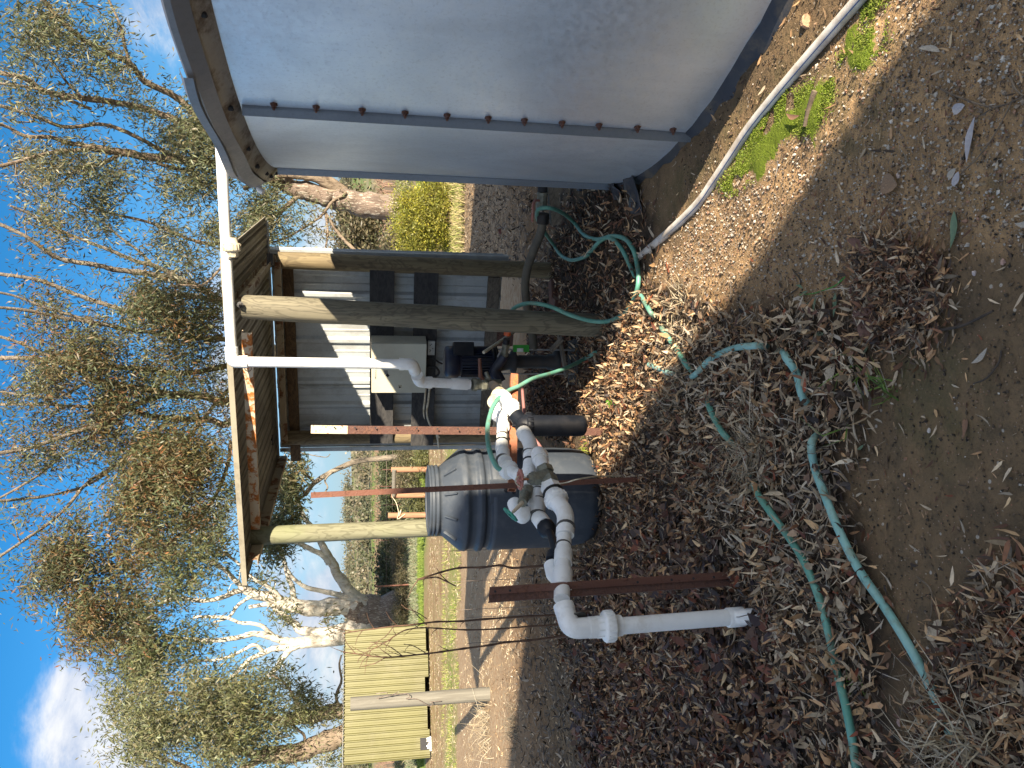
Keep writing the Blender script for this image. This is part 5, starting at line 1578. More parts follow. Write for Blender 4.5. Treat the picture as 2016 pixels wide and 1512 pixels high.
# the gum behind the shelter (nearest, olive and reddish clumps)
T2 = [([(904, 705), (760, 702), (640, 700), (560, 698), (520, 694)], 46, 34, 15, 14.6),
      ([(520, 690), (459, 785), (395, 780), (330, 775), (275, 765), (180, 745), (140, 715), (95, 690)], 17, 7, 14.6, 13.0),
      ([(522, 700), (457, 827), (410, 826), (365, 825), (300, 820), (258, 805), (215, 770)], 15, 8, 14.6, 14.5),
      ([(330, 775), (285, 790), (240, 812), (200, 835), (150, 850), (100, 868), (50, 884), (-15, 894)], 10, 6, 13.9, 12.0),
      ([(520, 660), (445, 600), (415, 590), (340, 580), (270, 612), (210, 600), (150, 580), (100, 560), (60, 548), (-12, 538)], 11, 6, 14.6, 12.8),
      ([(500, 660), (430, 590), (360, 552), (320, 545), (280, 537), (230, 531), (190, 522), (120, 510), (85, 490), (50, 465), (-12, 436)], 14, 6, 14.6, 12.5),
      ([(360, 552), (310, 525), (270, 515), (220, 494), (170, 475), (110, 450), (60, 422), (20, 405)], 9, 4, 14.2, 12.8),
      ([(520, 690), (445, 668), (380, 665), (300, 655), (250, 648), (210, 640), (120, 625), (60, 612), (-12, 604)], 10, 5, 14.6, 12.0),
      ([(210, 640), (138, 620), (75, 600), (30, 583), (-12, 574)], 5, 4, 12.9, 12.2),
      ([(520, 698), (440, 722), (360, 735), (300, 728), (240, 724), (180, 720), (110, 712), (60, 705), (-12, 705)], 11, 8, 14.6, 13.5),
      ([(300, 820), (240, 802), (150, 800), (80, 796), (-12, 797)], 7, 5, 14.4, 13.8),
      ([(180, 745), (120, 780), (70, 780), (-12, 770)], 5, 4, 13.2, 12.8), ([(130, 715), (70, 690), (30, 672), (-12, 660)], 6, 5, 13.2, 12.8),
      ([(455, 868), (448, 915), (430, 965), (400, 1012), (370, 1040), (330, 1072), (290, 1110), (262, 1138), (244, 1170), (230, 1215)], 8, 3, 14.2, 12.0),
      ([(330, 830), (270, 880), (228, 915), (195, 935), (170, 952), (130, 1000), (90, 1035), (50, 1062), (-12, 1104)], 6, 5, 14.3, 11.5),
      ([(280, 860), (240, 905), (205, 935), (160, 960), (100, 975), (50, 982), (-12, 987)], 5, 5, 14.3, 12.5),
      ([(240, 815), (180, 860), (130, 890), (90, 925), (50, 952), (-12, 987)], 5, 4, 14.0, 12.4),
      ([(320, 545), (280, 500), (240, 470), (205, 440), (150, 405), (100, 385)], 6, 3, 14.1, 13.3),
      ([(457, 760), (420, 800), (380, 850), (350, 880), (330, 930), (300, 975)], 8, 4, 14.4, 13.4)]
C2 = [(320, 605, 105, 80, 13.2, 1.2, 210, 46, .26), (270, 600, 50, 50, 13.2, 1.0, 60, 46, .24), (395, 620, 55, 80, 13.6, 1.2, 80, 40, .26),
      (130, 700, 100, 90, 13.0, 1.2, 200, 46, .26), (150, 790, 120, 80, 13.4, 1.2, 190, 44, .26), (300, 720, 110, 80, 13.8, 1.2, 110, 34, .26), (330, 760, 110, 60, 13.8, 1.2, 80, 34, .26),
      (250, 850, 160, 70, 13.6, 1.2, 150, 38, .26), (340, 960, 110, 90, 13.0, 1.2, 300, 48, .26), (290, 900, 90, 60, 13.0, 1.0, 120, 44, .26), (390, 920, 60, 70, 13.4, 1.0, 100, 44, .26), (260, 1020, 60, 70, 12.6, 1.0, 130, 44, .25),
      (80, 900, 80, 50, 12.6, 1.0, 70, 34, .24), (100, 1120, 75, 65, 12.0, .8, 150, 46, .23), (160, 1050, 50, 50, 12.2, .8, 35, 36, .22), (190, 1235, 75, 55, 11.8, .8, 120, 44, .23), (165, 1195, 45, 45, 11.8, .8, 60, 40, .22),
      (90, 440, 70, 60, 13.2, 1.0, 60, 36, .24), (90, 590, 50, 40, 13.0, 1.0, 26, 36, .22), (430, 800, 40, 120, 14.2, 1.0, 70, 30, .26), (20, 820, 40, 60, 12.6, 1.0, 24, 34, .22), (60, 330, 60, 60, 14, 1, 40, 30, .24), (60, 1010, 60, 40, 12.0, 1.0, 18, 30, .22),
      (200, 780, 170, 170, 13.4, 1.4, 80, 30, .28), (300, 900, 150, 160, 13.4, 1.4, 80, 30, .28), (200, 1090, 110, 90, 12.3, 1.0, 90, 30, .28), (330, 530, 110, 90, 14, 1.4, 30, 28, .28), (400, 700, 60, 140, 14, 1.2, 50, 30, .28), (150, 620, 110, 110, 13.4, 1.2, 30, 28, .28), (240, 1150, 60, 60, 12, .8, 60, 32, .25), (410, 1000, 50, 60, 13, .8, 60, 34, .25)]
make_tree('gum_tree', 'tall many-stemmed gum behind the pump shelter with olive and reddish leaf clumps', P(904, 705, 24) * (1, 1, 0), T2, C2, BK_GREY, GUM + GUM_RED, .155, .030, 1, far=1.6, dens=.92, maxlink=4.2)

# big tan gum at the right behind the tank
T1 = [([(880, 412), (820, 412), (760, 408), (700, 398), (650, 388), (600, 376), (560, 366)], 62, 30, 19, 18.6),
      ([(560, 365), (500, 342), (430, 325), (390, 318), (300, 310), (240, 300), (180, 290)], 20, 13, 18.6, 17),
      ([(180, 290), (130, 280), (100, 270), (50, 268), (15, 250), (-15, 240)], 9, 5, 17, 16), ([(180, 291), (165, 295), (120, 298), (80, 305), (30, 320), (-12, 330)], 9, 6, 17, 16),
      ([(560, 362), (500, 325), (450, 300), (420, 277), (385, 253), (310, 222), (230, 202), (160, 193), (90, 180), (50, 155), (-12, 141)], 16, 8, 18.6, 16),
      ([(470, 300), (400, 240), (345, 190), (285, 160), (255, 125), (205, 100), (160, 75), (110, 30), (75, -15)], 13, 8, 18.4, 15.5),
      ([(255, 125), (245, 85), (235, 45), (208, -12)], 6, 4, 16.3, 15.8),
      ([(350, 312), (310, 292), (270, 270), (205, 245), (130, 250), (70, 230), (-12, 204)], 8, 6, 18, 16),
      ([(160, 190), (130, 160), (110, 130), (80, 100), (50, 62)], 5, 3, 16.6, 16), ([(180, 215), (130, 195), (80, 176), (-12, 162)], 6, 5, 16.8, 16),
      ([(240, 302), (200, 322), (160, 330), (110, 368)], 8, 4, 17.3, 16.5), ([(390, 318), (370, 335), (340, 330), (310, 322)], 10, 6, 18, 17.5),
      ([(690, 392), (660, 372), (620, 352), (570, 345), (520, 352), (480, 372)], 20, 8, 18.8, 18), ([(600, 378), (679, 378), (655, 396), (640, 416), (625, 431), (600, 447), (560, 470), (520, 480)], 7, 3, 18.6, 18),
      ([(640, 416), (645, 455), (640, 492), (630, 520)], 5, 3, 18.4, 18), ([(640, 418), (665, 458), (690, 485), (712, 505)], 6, 7, 18.4, 18.3),
      ([(600, 372), (560, 410), (520, 440), (470, 470), (420, 480), (370, 470), (300, 440), (240, 425), (170, 410)], 10, 4, 18.6, 17.5),
      ([(680, 375), (640, 350), (590, 338), (540, 335)], 16, 9, 19, 18.6), ([(470, 470), (440, 520), (400, 560), (350, 560)], 6, 3, 18, 17.4)]
C1 = [(120, 200, 150, 220, 16.6, 1.6, 60, 28, .30), (300, 430, 150, 110, 17.4, 1.4, 60, 28, .30), (380, 240, 70, 90, 17.4, 1.4, 190, 40, .30), (400, 320, 60, 70, 17.6, 1.4, 130, 40, .30), (320, 270, 70, 70, 17.4, 1.4, 70, 34, .30), (150, 60, 90, 50, 16, 1.2, 80, 36, .28), (60, 60, 70, 70, 15.6, 1.2, 90, 36, .28), (190, 130, 60, 50, 16, 1.2, 50, 34, .26),
      (60, 200, 60, 60, 16, 1.2, 40, 32, .26), (100, 320, 80, 60, 16.4, 1.2, 90, 36, .28), (200, 360, 110, 50, 17, 1.2, 110, 34, .28), (330, 370, 80, 50, 17.6, 1.2, 70, 32, .28), (470, 430, 90, 60, 17.8, 1.4, 150, 36, .28), (380, 470, 80, 70, 17.6, 1.2, 90, 32, .28), (540, 430, 60, 60, 18, 1.2, 70, 32, .26), (600, 470, 30, 30, 18, 1, 16, 26, .24),
      (240, 430, 90, 50, 17.4, 1.2, 60, 30, .28), (540, 380, 40, 30, 18, 1, 40, 36, .28), (640, 405, 40, 12, 18.3, .6, 10, 26, .22), (270, 200, 70, 50, 16.8, 1.2, 40, 30, .26), (10, 130, 30, 60, 15.8, 1, 20, 30, .26)]
make_tree('gum_tree', 'broad tan-barked gum rising behind the tank with spreading bare limbs', P(880, 412, 19) * (1, 1, 0), T1, C1, BK_TAN, GUM_PALE + GUM, .14, .026, 2, dens=.68, bk2=BK_ROUGH)

# white gum left of the pale post
T3 = [([(770, 1207), (735, 1205), (710, 1198), (690, 1194)], 74, 42, 35, 34.8),
      ([(710, 1196), (665, 1193), (620, 1198), (590, 1195), (560, 1188), (530, 1175), (500, 1170), (480, 1160)], 38, 15, 34.8, 34),
      ([(480, 1160), (455, 1168), (440, 1175), (400, 1183), (350, 1178), (310, 1190)], 11, 6, 34, 33), ([(480, 1160), (460, 1140), (440, 1120), (400, 1100), (360, 1090), (320, 1075)], 10, 5, 34, 33),
      ([(620, 1198), (583, 1184), (575, 1155), (568, 1140), (565, 1130), (555, 1090), (545, 1070)], 12, 6, 34.6, 34),
      ([(700, 1181), (670, 1172), (640, 1165), (600, 1155), (575, 1135), (560, 1110)], 13, 5, 34.6, 34),
      ([(722, 1190), (690, 1166), (665, 1130), (650, 1100), (635, 1075), (620, 1045), (600, 1020), (585, 985)], 26, 6, 34.8, 33.5),
      ([(648, 1108), (635, 1092), (620, 1085), (590, 1070), (560, 1058), (530, 1040), (560, 1005)], 13, 5, 34.2, 33.4),
      ([(735, 1212), (690, 1232), (640, 1245), (610, 1243), (590, 1240), (580, 1228), (562, 1215), (545, 1200), (530, 1190), (490, 1195)], 24, 7, 34.8, 34),
      ([(735, 1215), (700, 1245), (670, 1258), (620, 1263), (580, 1266)], 30, 20, 34.8, 34), ([(580, 1264), (560, 1262), (540, 1256), (520, 1250), (495, 1248), (470, 1255), (420, 1261), (370, 1258), (320, 1250)], 16, 6, 34, 33),
      ([(600, 1264), (560, 1275), (540, 1277), (520, 1285), (490, 1300), (470, 1320), (440, 1345), (400, 1350)], 14, 5, 34, 33), ([(590, 1268), (572, 1278), (560, 1292), (540, 1320), (510, 1345), (480, 1360)], 15, 5, 34, 33.4),
      ([(540, 1256), (520, 1235), (500, 1228), (470, 1225), (440, 1215), (380, 1215)], 9, 5, 34, 33.2), ([(520, 1285), (500, 1270), (460, 1290), (420, 1300), (370, 1300)], 8, 4, 33.6, 33), ([(485, 1302), (480, 1330), (470, 1350)], 7, 3, 33.6, 33),
      ([(560, 1188), (540, 1165), (520, 1150), (500, 1140), (470, 1110), (430, 1080)], 10, 4, 34.2, 33.4), ([(545, 1072), (560, 1000), (590, 960), (600, 930)], 6, 3, 34, 33.4), ([(600, 1020), (580, 960), (575, 920), (560, 895)], 5, 3, 33.8, 33.2),
      ([(500, 1170), (470, 1190), (450, 1215), (420, 1225)], 8, 4, 34, 33.6)]
C3 = [(320, 1200, 130, 160, 33, 3, 60, 28, .6), (240, 1300, 50, 50, 32.4, 2, 70, 34, .5), (360, 1105, 110, 70, 33, 2.5, 170, 38, .5), (300, 1080, 50, 50, 33, 2, 60, 36, .5), (420, 1060, 70, 60, 33, 2, 90, 34, .5), (540, 1060, 40, 60, 33.6, 1.5, 90, 30, .42), (500, 990, 50, 60, 33.6, 1.5, 80, 28, .42), (560, 940, 40, 50, 33.6, 1.2, 40, 22, .4),
      (290, 1250, 70, 80, 32.6, 2.5, 180, 42, .55), (260, 1340, 60, 90, 32.4, 2, 150, 42, .55), (380, 1270, 60, 70, 33, 2, 50, 34, .5), (330, 1190, 60, 50, 33, 2, 50, 34, .5), (440, 1360, 70, 60, 33, 2, 90, 34, .5), (560, 1215, 50, 30, 34, 1, 30, 22, .35), (520, 1140, 50, 30, 34, 1, 34, 24, .35), (640, 1205, 20, 25, 34.4, 1, 10, 22, .3), (540, 1330, 40, 30, 33.4, 1, 20, 24, .35)]
make_tree('gum_tree', 'white-trunked gum forking low left of the pale shelter post', P(770, 1207, 35) * (1, 1, 0), T3, C3, BK_WHITE, GUM_YEL + GUM, .25, .05, 3, dens=.66, twig_r=.022, maxlink=6.5, bk2=BK_ROUGH)

T4 = [([(800, 1425), (740, 1428), (670, 1450), (630, 1465), (590, 1480), (560, 1484), (525, 1487)], 44, 30, 30, 29.6), ([(760, 1428), (670, 1400), (620, 1410), (590, 1414), (560, 1418)], 30, 20, 30, 29.6),
      ([(565, 1418), (520, 1410), (470, 1400), (420, 1380), (370, 1370), (300, 1360)], 14, 5, 29.6, 29), ([(525, 1487), (480, 1480), (420, 1450), (360, 1440), (290, 1430)], 16, 5, 29.6, 29), ([(530, 1487), (480, 1510), (420, 1530), (340, 1500), (270, 1480)], 14, 5, 29.6, 29),
      ([(625, 1408), (590, 1390), (575, 1365), (560, 1345), (530, 1325)], 8, 3, 29.8, 29.4), ([(670, 1400), (662, 1370), (672, 1340), (668, 1310), (672, 1290)], 7, 3, 29.8, 29.6), ([(590, 1480), (600, 1450), (580, 1430), (570, 1400)], 7, 3, 29.8, 29.4)]
C4 = [(420, 1440, 200, 110, 29, 2.5, 170, 34, .5), (280, 1400, 70, 60, 29, 2, 70, 34, .5), (240, 1510, 60, 60, 29, 2, 60, 34, .5), (520, 1350, 60, 50, 29.3, 1.5, 60, 30, .45), (360, 1400, 120, 90, 29, 2.5, 300, 44, .5), (300, 1470, 80, 70, 29, 2, 150, 42, .5), (440, 1470, 100, 70, 29.2, 2, 220, 42, .5), (450, 1370, 80, 60, 29.2, 2, 140, 40, .48), (540, 1440, 50, 60, 29.3, 1.2, 90, 34, .42), (610, 1400, 50, 35, 29.5, 1, 90, 34, .36), (590, 1360, 30, 30, 29.5, 1, 30, 26, .34), (640, 1480, 30, 25, 29.6, 1, 26, 30, .3), (520, 1530, 60, 40, 29.3, 1, 60, 36, .42)]
make_tree('gum_tree', 'brown-trunked leafy gum directly behind the yellow shed', P(800, 1425, 30) * (1, 1, 0), T4, C4, BK_TAN, GUM_YEL + GUM_PALE, .21, .045, 4, dens=.58, twig_r=.02, maxlink=6)
# thin tree showing between the shelter roof and the pale post
T5 = [([(770, 900), (720, 905), (660, 925), (620, 950), (600, 975)], 12, 8, 26, 25.5), ([(620, 950), (600, 930), (585, 905), (575, 880), (560, 850)], 6, 4, 25.5, 25), ([(655, 928), (640, 945), (645, 960), (632, 975), (618, 968)], 4, 2, 25.6, 25.2),
      ([(600, 975), (580, 990), (560, 1010), (545, 1030)], 5, 3, 25.5, 25), ([(600, 975), (590, 955), (560, 945), (548, 930)], 4, 3, 25.5, 25), ([(575, 885), (600, 893), (640, 900), (650, 894)], 2, 1.5, 25, 24.8)]
C5 = [(552, 950, 22, 45, 25, 1, 60, 30, .30), (555, 1010, 25, 35, 25, 1, 45, 28, .30), (575, 920, 22, 30, 25, 1, 20, 20, .26), (530, 1060, 25, 50, 25, 1, 55, 30, .3)]
make_tree('gum_sapling', 'slender dark-limbed young gum seen under the left corner of the shelter roof', P(770, 900, 26) * (1, 1, 0), T5, C5, BK_GREY, GUM, .2, .045, 5, twig_r=.010, maxlink=3)

# ---------------------------------------------------------------- bright shrub right of the shelter
sb = P(895, 430, 15.0) * (1, 1, 0)
shr = thing('shrub', sb, 'bright yellow-green bushy shrub between the shelter and the tank', 'shrub')
r = np.random.default_rng(8)
cts = []
while len(cts) < 620:
    u = r.normal(0, .55, 3)
    if np.linalg.norm(u) > 1: continue
    x_, y_ = 835 + u[0] * 66, 428 + u[1] * 92
    if vnoise(x_ / 16, y_ / 16, 1, 9) < .28: continue
    q = P(x_, y_, 15.0 + u[2] * .7)
    if q[2] < .05: continue
    cts.append(q)
me = leaves_mesh('foliage', cts, 60, .12, .055, .017, [(.26, .27, .03), (.34, .31, .03), (.19, .22, .035), (.22, .23, .06), (.30, .26, .05)], droop=-.35, seed=77, jit=.3)
me.transform(Matrix.Translation(Vector(-sb))); o_ = link('foliage', me, MAT['gum_leaf'], shr); o_['kind'] = 'stuff'
mb = MB()
for k in range(26):
    q = cts[k * 20]; b_ = sb + np.array([r.normal(0, .15), r.normal(0, .15), 0]); mb.tube([b_, (b_ + q) / 2 + (0, 0, .15), q], [.02, .012, .005], 5)
obj('stems', mb, MAT['stem'], shr, kind='stuff')

# low scrub, hedge and weeds beyond: each one its own bush
BUSH = []


def bush(name, lab, cx, cy, rx, ry, Y, rY, nc, per, sig, L, W, cols, seed, cat='bush', group=None, droop=-.1):
    r = np.random.default_rng(seed); c_ = []
    for _ in range(nc * 40):
        if len(c_) >= nc: break
        u = r.normal(0, .55, 3)
        if np.linalg.norm(u) > 1: continue
        q = P(cx + u[0] * rx, cy + u[1] * ry, Y + u[2] * rY)
        if q[2] > .02: c_.append(q)
    if not c_: return
    base = P(cx, cy, Y) * (1, 1, 0)
    me = leaves_mesh(name, c_, per, sig, L, W, cols, droop=droop, seed=seed)
    me.transform(Matrix.Translation(Vector(-base)))
    o_ = link(name, me, MAT['gum_leaf']); o_.location = tuple(base); ROOT[o_.name] = base
    return tag(o_, lab, cat, group)


DK = [(.07, .095, .045), (.09, .11, .05), (.06, .08, .04), (.12, .125, .06)]
OLV = [(.10, .11, .05), (.13, .12, .065), (.08, .09, .045), (.15, .13, .08)]
DRYC = [(.20, .16, .10), (.16, .13, .08), (.12, .12, .06), (.25, .2, .13)]
names_ = ['beside the pale post', 'midway along', 'under the white gum', 'at the foot of the white gum', 'left end']
for k, cy in enumerate((1090, 1118, 1148, 1180, 1212)):
    bush('hedge_bush', 'dark hedge bush along the lane, ' + ['just left of the pale post', 'second from the pale post', 'in the middle of the row', 'right of the white gum foot', 'nearest the yellow shed'][k], 765, cy, 16 + 4 * (k % 2), 24, 39, 2, 70, 50, .30, .16, .07, DK + OLV[:2], 100 + k, group='hedge bushes along the lane')
for k, cy in enumerate((900, 935, 968, 1000, 1035)):
    bush('hedge_bush', 'dark hedge bush beyond the vineyard posts, ' + ['next to the shelter wall', 'behind the first strainer post', 'left of the strainer frame rail', 'between strainer frame and single post', 'right of the pale post'][k], 764, cy, 12, 24, 42, 2, 60, 46, .30, .16, .07, DK, 120 + k, group='hedge bushes along the lane')
for k, (cx, cy, rx, ry, Y, cols) in enumerate(((800, 945, 26, 34, 25, OLV + DRYC), (812, 985, 24, 30, 24, OLV + GUM_YEL), (800, 905, 24, 26, 25.5, OLV + DRYC), (826, 1000, 14, 26, 22.8, GUM_YEL), (780, 1090, 12, 30, 33, DRYC), (786, 1150, 12, 36, 32, DRYC + OLV), (786, 1215, 14, 30, 32, OLV + DRYC), (830, 905, 12, 30, 22.5, GUM_YEL))):
    bush('scrub_bush', ['tangled olive scrub inside the strainer frame', 'greenish scrub between strainer frame and single vineyard post', 'olive scrub against the left edge of the shelter', 'low yellow weeds at the single vineyard post', 'dry scrub just left of the pale post', 'dry scrub behind the rusty stake', 'tangled scrub beside the yellow shed corner', 'low yellow weeds behind the barrel neck'][k],
         cx, cy, rx, ry, Y, 1.0, 80, 44, .16, .10, .022, cols, 140 + k, 'scrub')
bush('brush_heap', 'grey green brush clump behind the bright shrub against the hill', 705, 450, 45, 75, 48, 3, 200, 40, .7, .3, .12, OLV + DRYC, 170, 'scrub')
bush('brush_heap', 'tall dry brush rising left of the bright shrub by the shelter wall', 770, 480, 16, 26, 40, 2, 50, 40, .4, .2, .08, DRYC + OLV, 171, 'scrub')

# far wood on the hillside: thousands of crowns, one mass
r = np.random.default_rng(21)
cc = []
for _ in range(5200):
    Y = 190 + 290 * r.random() ** .8; y_ = r.uniform(-150, 1700); x_ = P(700, y_, Y)[0]
    if vnoise(x_, Y * .7, .016, 31) < .44: continue
    z_ = float(ground_z(x_, Y)); s_ = r.uniform(1.6, 3.6)
    cc.append((x_, Y, z_ + s_ * .9, s_))
cc = np.array(cc)
Cn = cc[:, :3]; n = len(Cn); per = 46
Cr = np.repeat(Cn, per, 0); sr = np.repeat(cc[:, 3], per)[:, None]
off = r.normal(0, .5, (n * per, 3)) * sr * (1, 1, .7); p_ = Cr + off
d_ = r.normal(0, 1, p_.shape); d_ /= np.linalg.norm(d_, axis=1)[:, None]; s_ = np.cross(d_, r.normal(0, 1, p_.shape)); s_ /= np.linalg.norm(s_, axis=1)[:, None]
hs_ = .42
Vv = np.stack([p_ - d_ * hs_, p_ + s_ * hs_ * .8, p_ + d_ * hs_, p_ - s_ * hs_ * .8], 1).reshape(-1, 3)
bc_ = np.array([(.12, .125, .075), (.15, .14, .09), (.10, .11, .07), (.17, .145, .10)])[r.integers(0, 4, n)]
cl3 = np.repeat(np.repeat(bc_, per, 0) * (.75 + .5 * r.random((n * per, 1))), 4, 0)
me = raw_mesh('hillside_wood', Vv, np.arange(n * per * 4).reshape(-1, 4), False, cl3)
o_ = link('hillside_wood', me, MAT['gum_leaf']); tag(o_, 'grey-green wood covering the far hillside', 'wood', kind='stuff')

# bare vines in rows on the lower slope
r = np.random.default_rng(22); mb = MB()
for row in range(17):
    Y = 56 + row * 3.6
    for k in range(95):
        y_ = -80 + k * 17 + r.uniform(-5, 5)
        q = P(740, y_, Y); q[2] = float(ground_z(q[0], Y))
        hh = r.uniform(.9, 1.35)
        mb.tube([q, q + (r.normal(0, .05), 0, hh * .6)], .055, 4, False)
        for j in range(3):
            mb.tube([q + (0, 0, hh * .55), q + (r.uniform(-.8, .8), r.uniform(-.2, .2), hh + r.uniform(-.1, .5))], [.03, .014], 3, False)
o_ = obj('vine_rows', mb, bark('vine_bark', (.25, .16, .11), (.17, .11, .08), (.33, .25, .18), .5, 1)); tag(o_, 'rows of bare brown vines across the lower slope', 'vineyard', kind='stuff')

# grass blades: bright strip across the track, tufts by the far ground
r = np.random.default_rng(23)


def blades(name, lab, P0, hmean, w, cols, seed, lean=.35, kind='stuff', cat='grass'):
    r = np.random.default_rng(seed); n = len(P0)
    hh = hmean * (.5 + r.random((n, 1))); d = r.normal(0, lean, (n, 3)); d[:, 2] = 1; d /= np.linalg.norm(d, axis=1)[:, None]
    s = np.cross(d, r.normal(0, 1, (n, 3))); s /= np.linalg.norm(s, axis=1)[:, None]
    bend = r.normal(0, lean * .8, (n, 3)); bend[:, 2] = -.15
    m1 = P0 + d * hh * .55; t1 = P0 + d * hh + bend * hh * .5
    V = np.stack([P0 - s * w / 2, P0 + s * w / 2, m1 + s * w * .38, m1 - s * w * .38, t1], 1).reshape(-1, 3)
    b0 = np.arange(n)[:, None] * 5
    T = np.concatenate([b0 + [0, 1, 2], b0 + [0, 2, 3], b0 + [3, 2, 4]], 0)
    cols = np.asarray(cols, float); c = cols[r.integers(0, len(cols), n)] * (.7 + .6 * r.random((n, 1)))
    me = raw_mesh(name, V, T, False, np.repeat(c, 5, 0))
    o_ = link(name, me, MAT['leaf_tint']); return tag(o_, lab, cat, kind=kind)


def band(n, y0, y1, Y0, Y1, seed, thr=.4, s=.8):
    r = np.random.default_rng(seed); Y = r.uniform(Y0, Y1, n); py = r.uniform(y0, y1, n); X = (756 - py) / F * Y * 1.0
    k = vnoise(X, Y * 2, s, seed) > thr
    X, Y = X[k], Y[k] - (.1 * X[k]); return np.stack([X, Y, ground_z(X, Y)], 1)


blades('grass_strip', 'bright green grass strip beyond the bare track', band(12000, 860, 1560, 22.8, 26.0, 1, .34), .10, .016, [(.15, .22, .035), (.20, .26, .05), (.12, .18, .03)], 1)
blades('weed_strip', 'silvery green weeds just behind the grass strip', band(9000, 860, 1560, 26, 33, 2, .3), .20, .03, [(.13, .17, .09), (.20, .22, .15), (.20, .19, .12)], 2, .6)
blades('grass_patches', 'thin grass patches on the worn track by the yellow shed', band(5200, 1050, 1560, 13.2, 16.6, 3, .58, 1.1), .07, .012, [(.16, .22, .04), (.24, .26, .07), (.30, .26, .13)], 3)
blades('straw', 'pale dry straw strewn over the bare track', band(9000, 700, 1560, 8.2, 21, 4, .35, .7), .05, .010, [(.44, .36, .24), (.34, .26, .16), (.50, .44, .34)], 4, 2.2)
blades('dry_grass', 'dry grass at the foot of the bright shrub', band(4200, 330, 520, 13.2, 17.0, 5, .2), .14, .013, [(.40, .33, .17), (.30, .29, .09), (.22, .26, .06), (.45, .36, .2)], 5)
blades('field_grass', 'rough grass in the fields beyond the lane', band(12000, -100, 1560, 33, 52, 6, .35, .3), .35, .06, [(.16, .17, .07), (.26, .22, .13), (.12, .15, .05), (.30, .26, .17)], 6, .5)

# ---------------------------------------------------------------- leaf litter, pebbles, tufts
LEAFC = np.array([(.42, .29, .17), (.34, .22, .13), (.24, .14, .08), (.15, .075, .045), (.10, .05, .035), (.18, .055, .03), (.30, .26, .21), (.40, .35, .28), (.055, .04, .032), (.50, .40, .27), (.26, .17, .10)])


def strip_leaf(n, r, L, W, curl):
    """curled lance leaves: 8 verts, 3 quads each (local frame)"""
    s = np.array([0, .22, .62, 1.0]); wd = np.array([.12, .95, .75, .06])
    ang = r.uniform(-curl, curl, (n, 1)) * s[None, :]
    x = L[:, None] * s[None, :] * np.cos(ang * .5); z = L[:, None] * s[None, :] * np.sin(np.abs(ang)) * .55
    bend = r.uniform(-.35, .35, (n, 1)) * L[:, None] * s[None, :] ** 2
    hw = W[:, None] / 2 * wd[None, :]
    cup = np.abs(r.normal(0, .3, (n, 1))) * hw
    A = np.stack([x, bend + hw, z + cup], -1); B = np.stack([x, bend - hw, z], -1)
    return np.stack([A, B], 2).reshape(n, 8, 3)


def rand_rot(n, r, tilt):
    yaw = r.uniform(0, 2 * math.pi, n); pt = r.normal(0, tilt, n); rl = r.normal(0, tilt * 1.3, n)
    cy, sy, cp, sp, cr, sr = np.cos(yaw), np.sin(yaw), np.cos(pt), np.sin(pt), np.cos(rl), np.sin(rl)
    R = np.empty((n, 3, 3))
    R[:, 0] = np.stack([cy * cp, cy * sp * sr - sy * cr, cy * sp * cr + sy * sr], -1)
    R[:, 1] = np.stack([sy * cp, sy * sp * sr + cy * cr, sy * sp * cr - cy * sr], -1)
    R[:, 2] = np.stack([-sp, cp * sr, cp * cr], -1)
    return R


def sample_ground(n, r, polys, x0, x1, y0, y1, jitter=18):
    """points on the ground inside the outlined patches"""
    out = []; tot = 0
    while tot < n:
        X = r.uniform(x0, x1, 20000); Y = r.uniform(y0, y1, 20000)
        px, py = proj(np.stack([X, Y, np.zeros_like(X)], -1))
        k = pmask(px + r.normal(0, jitter, X.shape), py + r.normal(0, jitter, X.shape), polys)
        q = np.stack([X, Y], -1)[k]
        out.append(q); tot += len(q)
        if len(out) > 200: break
    return np.concatenate(out)[:n]


def scatter_leaves(name, lab, XY, r, Lr, Wr, cols, tilt=.28, curl=1.2, pile=.035, weights=None):
    n = len(XY); L = r.uniform(*Lr, n); W = L * r.uniform(*Wr, n)
    V = strip_leaf(n, r, L, W, curl); R = rand_rot(n, r, tilt)
    V = np.einsum('nij,nkj->nki', R, V)
    z = ground_z(XY[:, 0], XY[:, 1]) + .006 + r.random(n) ** 2 * pile
    V[:, :, 0] += XY[:, 0:1]; V[:, :, 1] += XY[:, 1:2]; V[:, :, 2] += z[:, None]
    b0 = (np.arange(n) * 8)[:, None]
    Q = np.concatenate([b0 + [0, 1, 3, 2], b0 + [2, 3, 5, 4], b0 + [4, 5, 7, 6]], 0)
    cols = np.asarray(cols, float); c = cols[r.choice(len(cols), n, p=weights)] * r.uniform(.45, 1.5, (n, 1))
    me = raw_mesh(name, V.reshape(-1, 3), Q, False, np.repeat(c, 8, 0))
    o_ = link(name, me, MAT['leaf_tint']); return tag(o_, lab, 'leaf litter', kind='stuff')


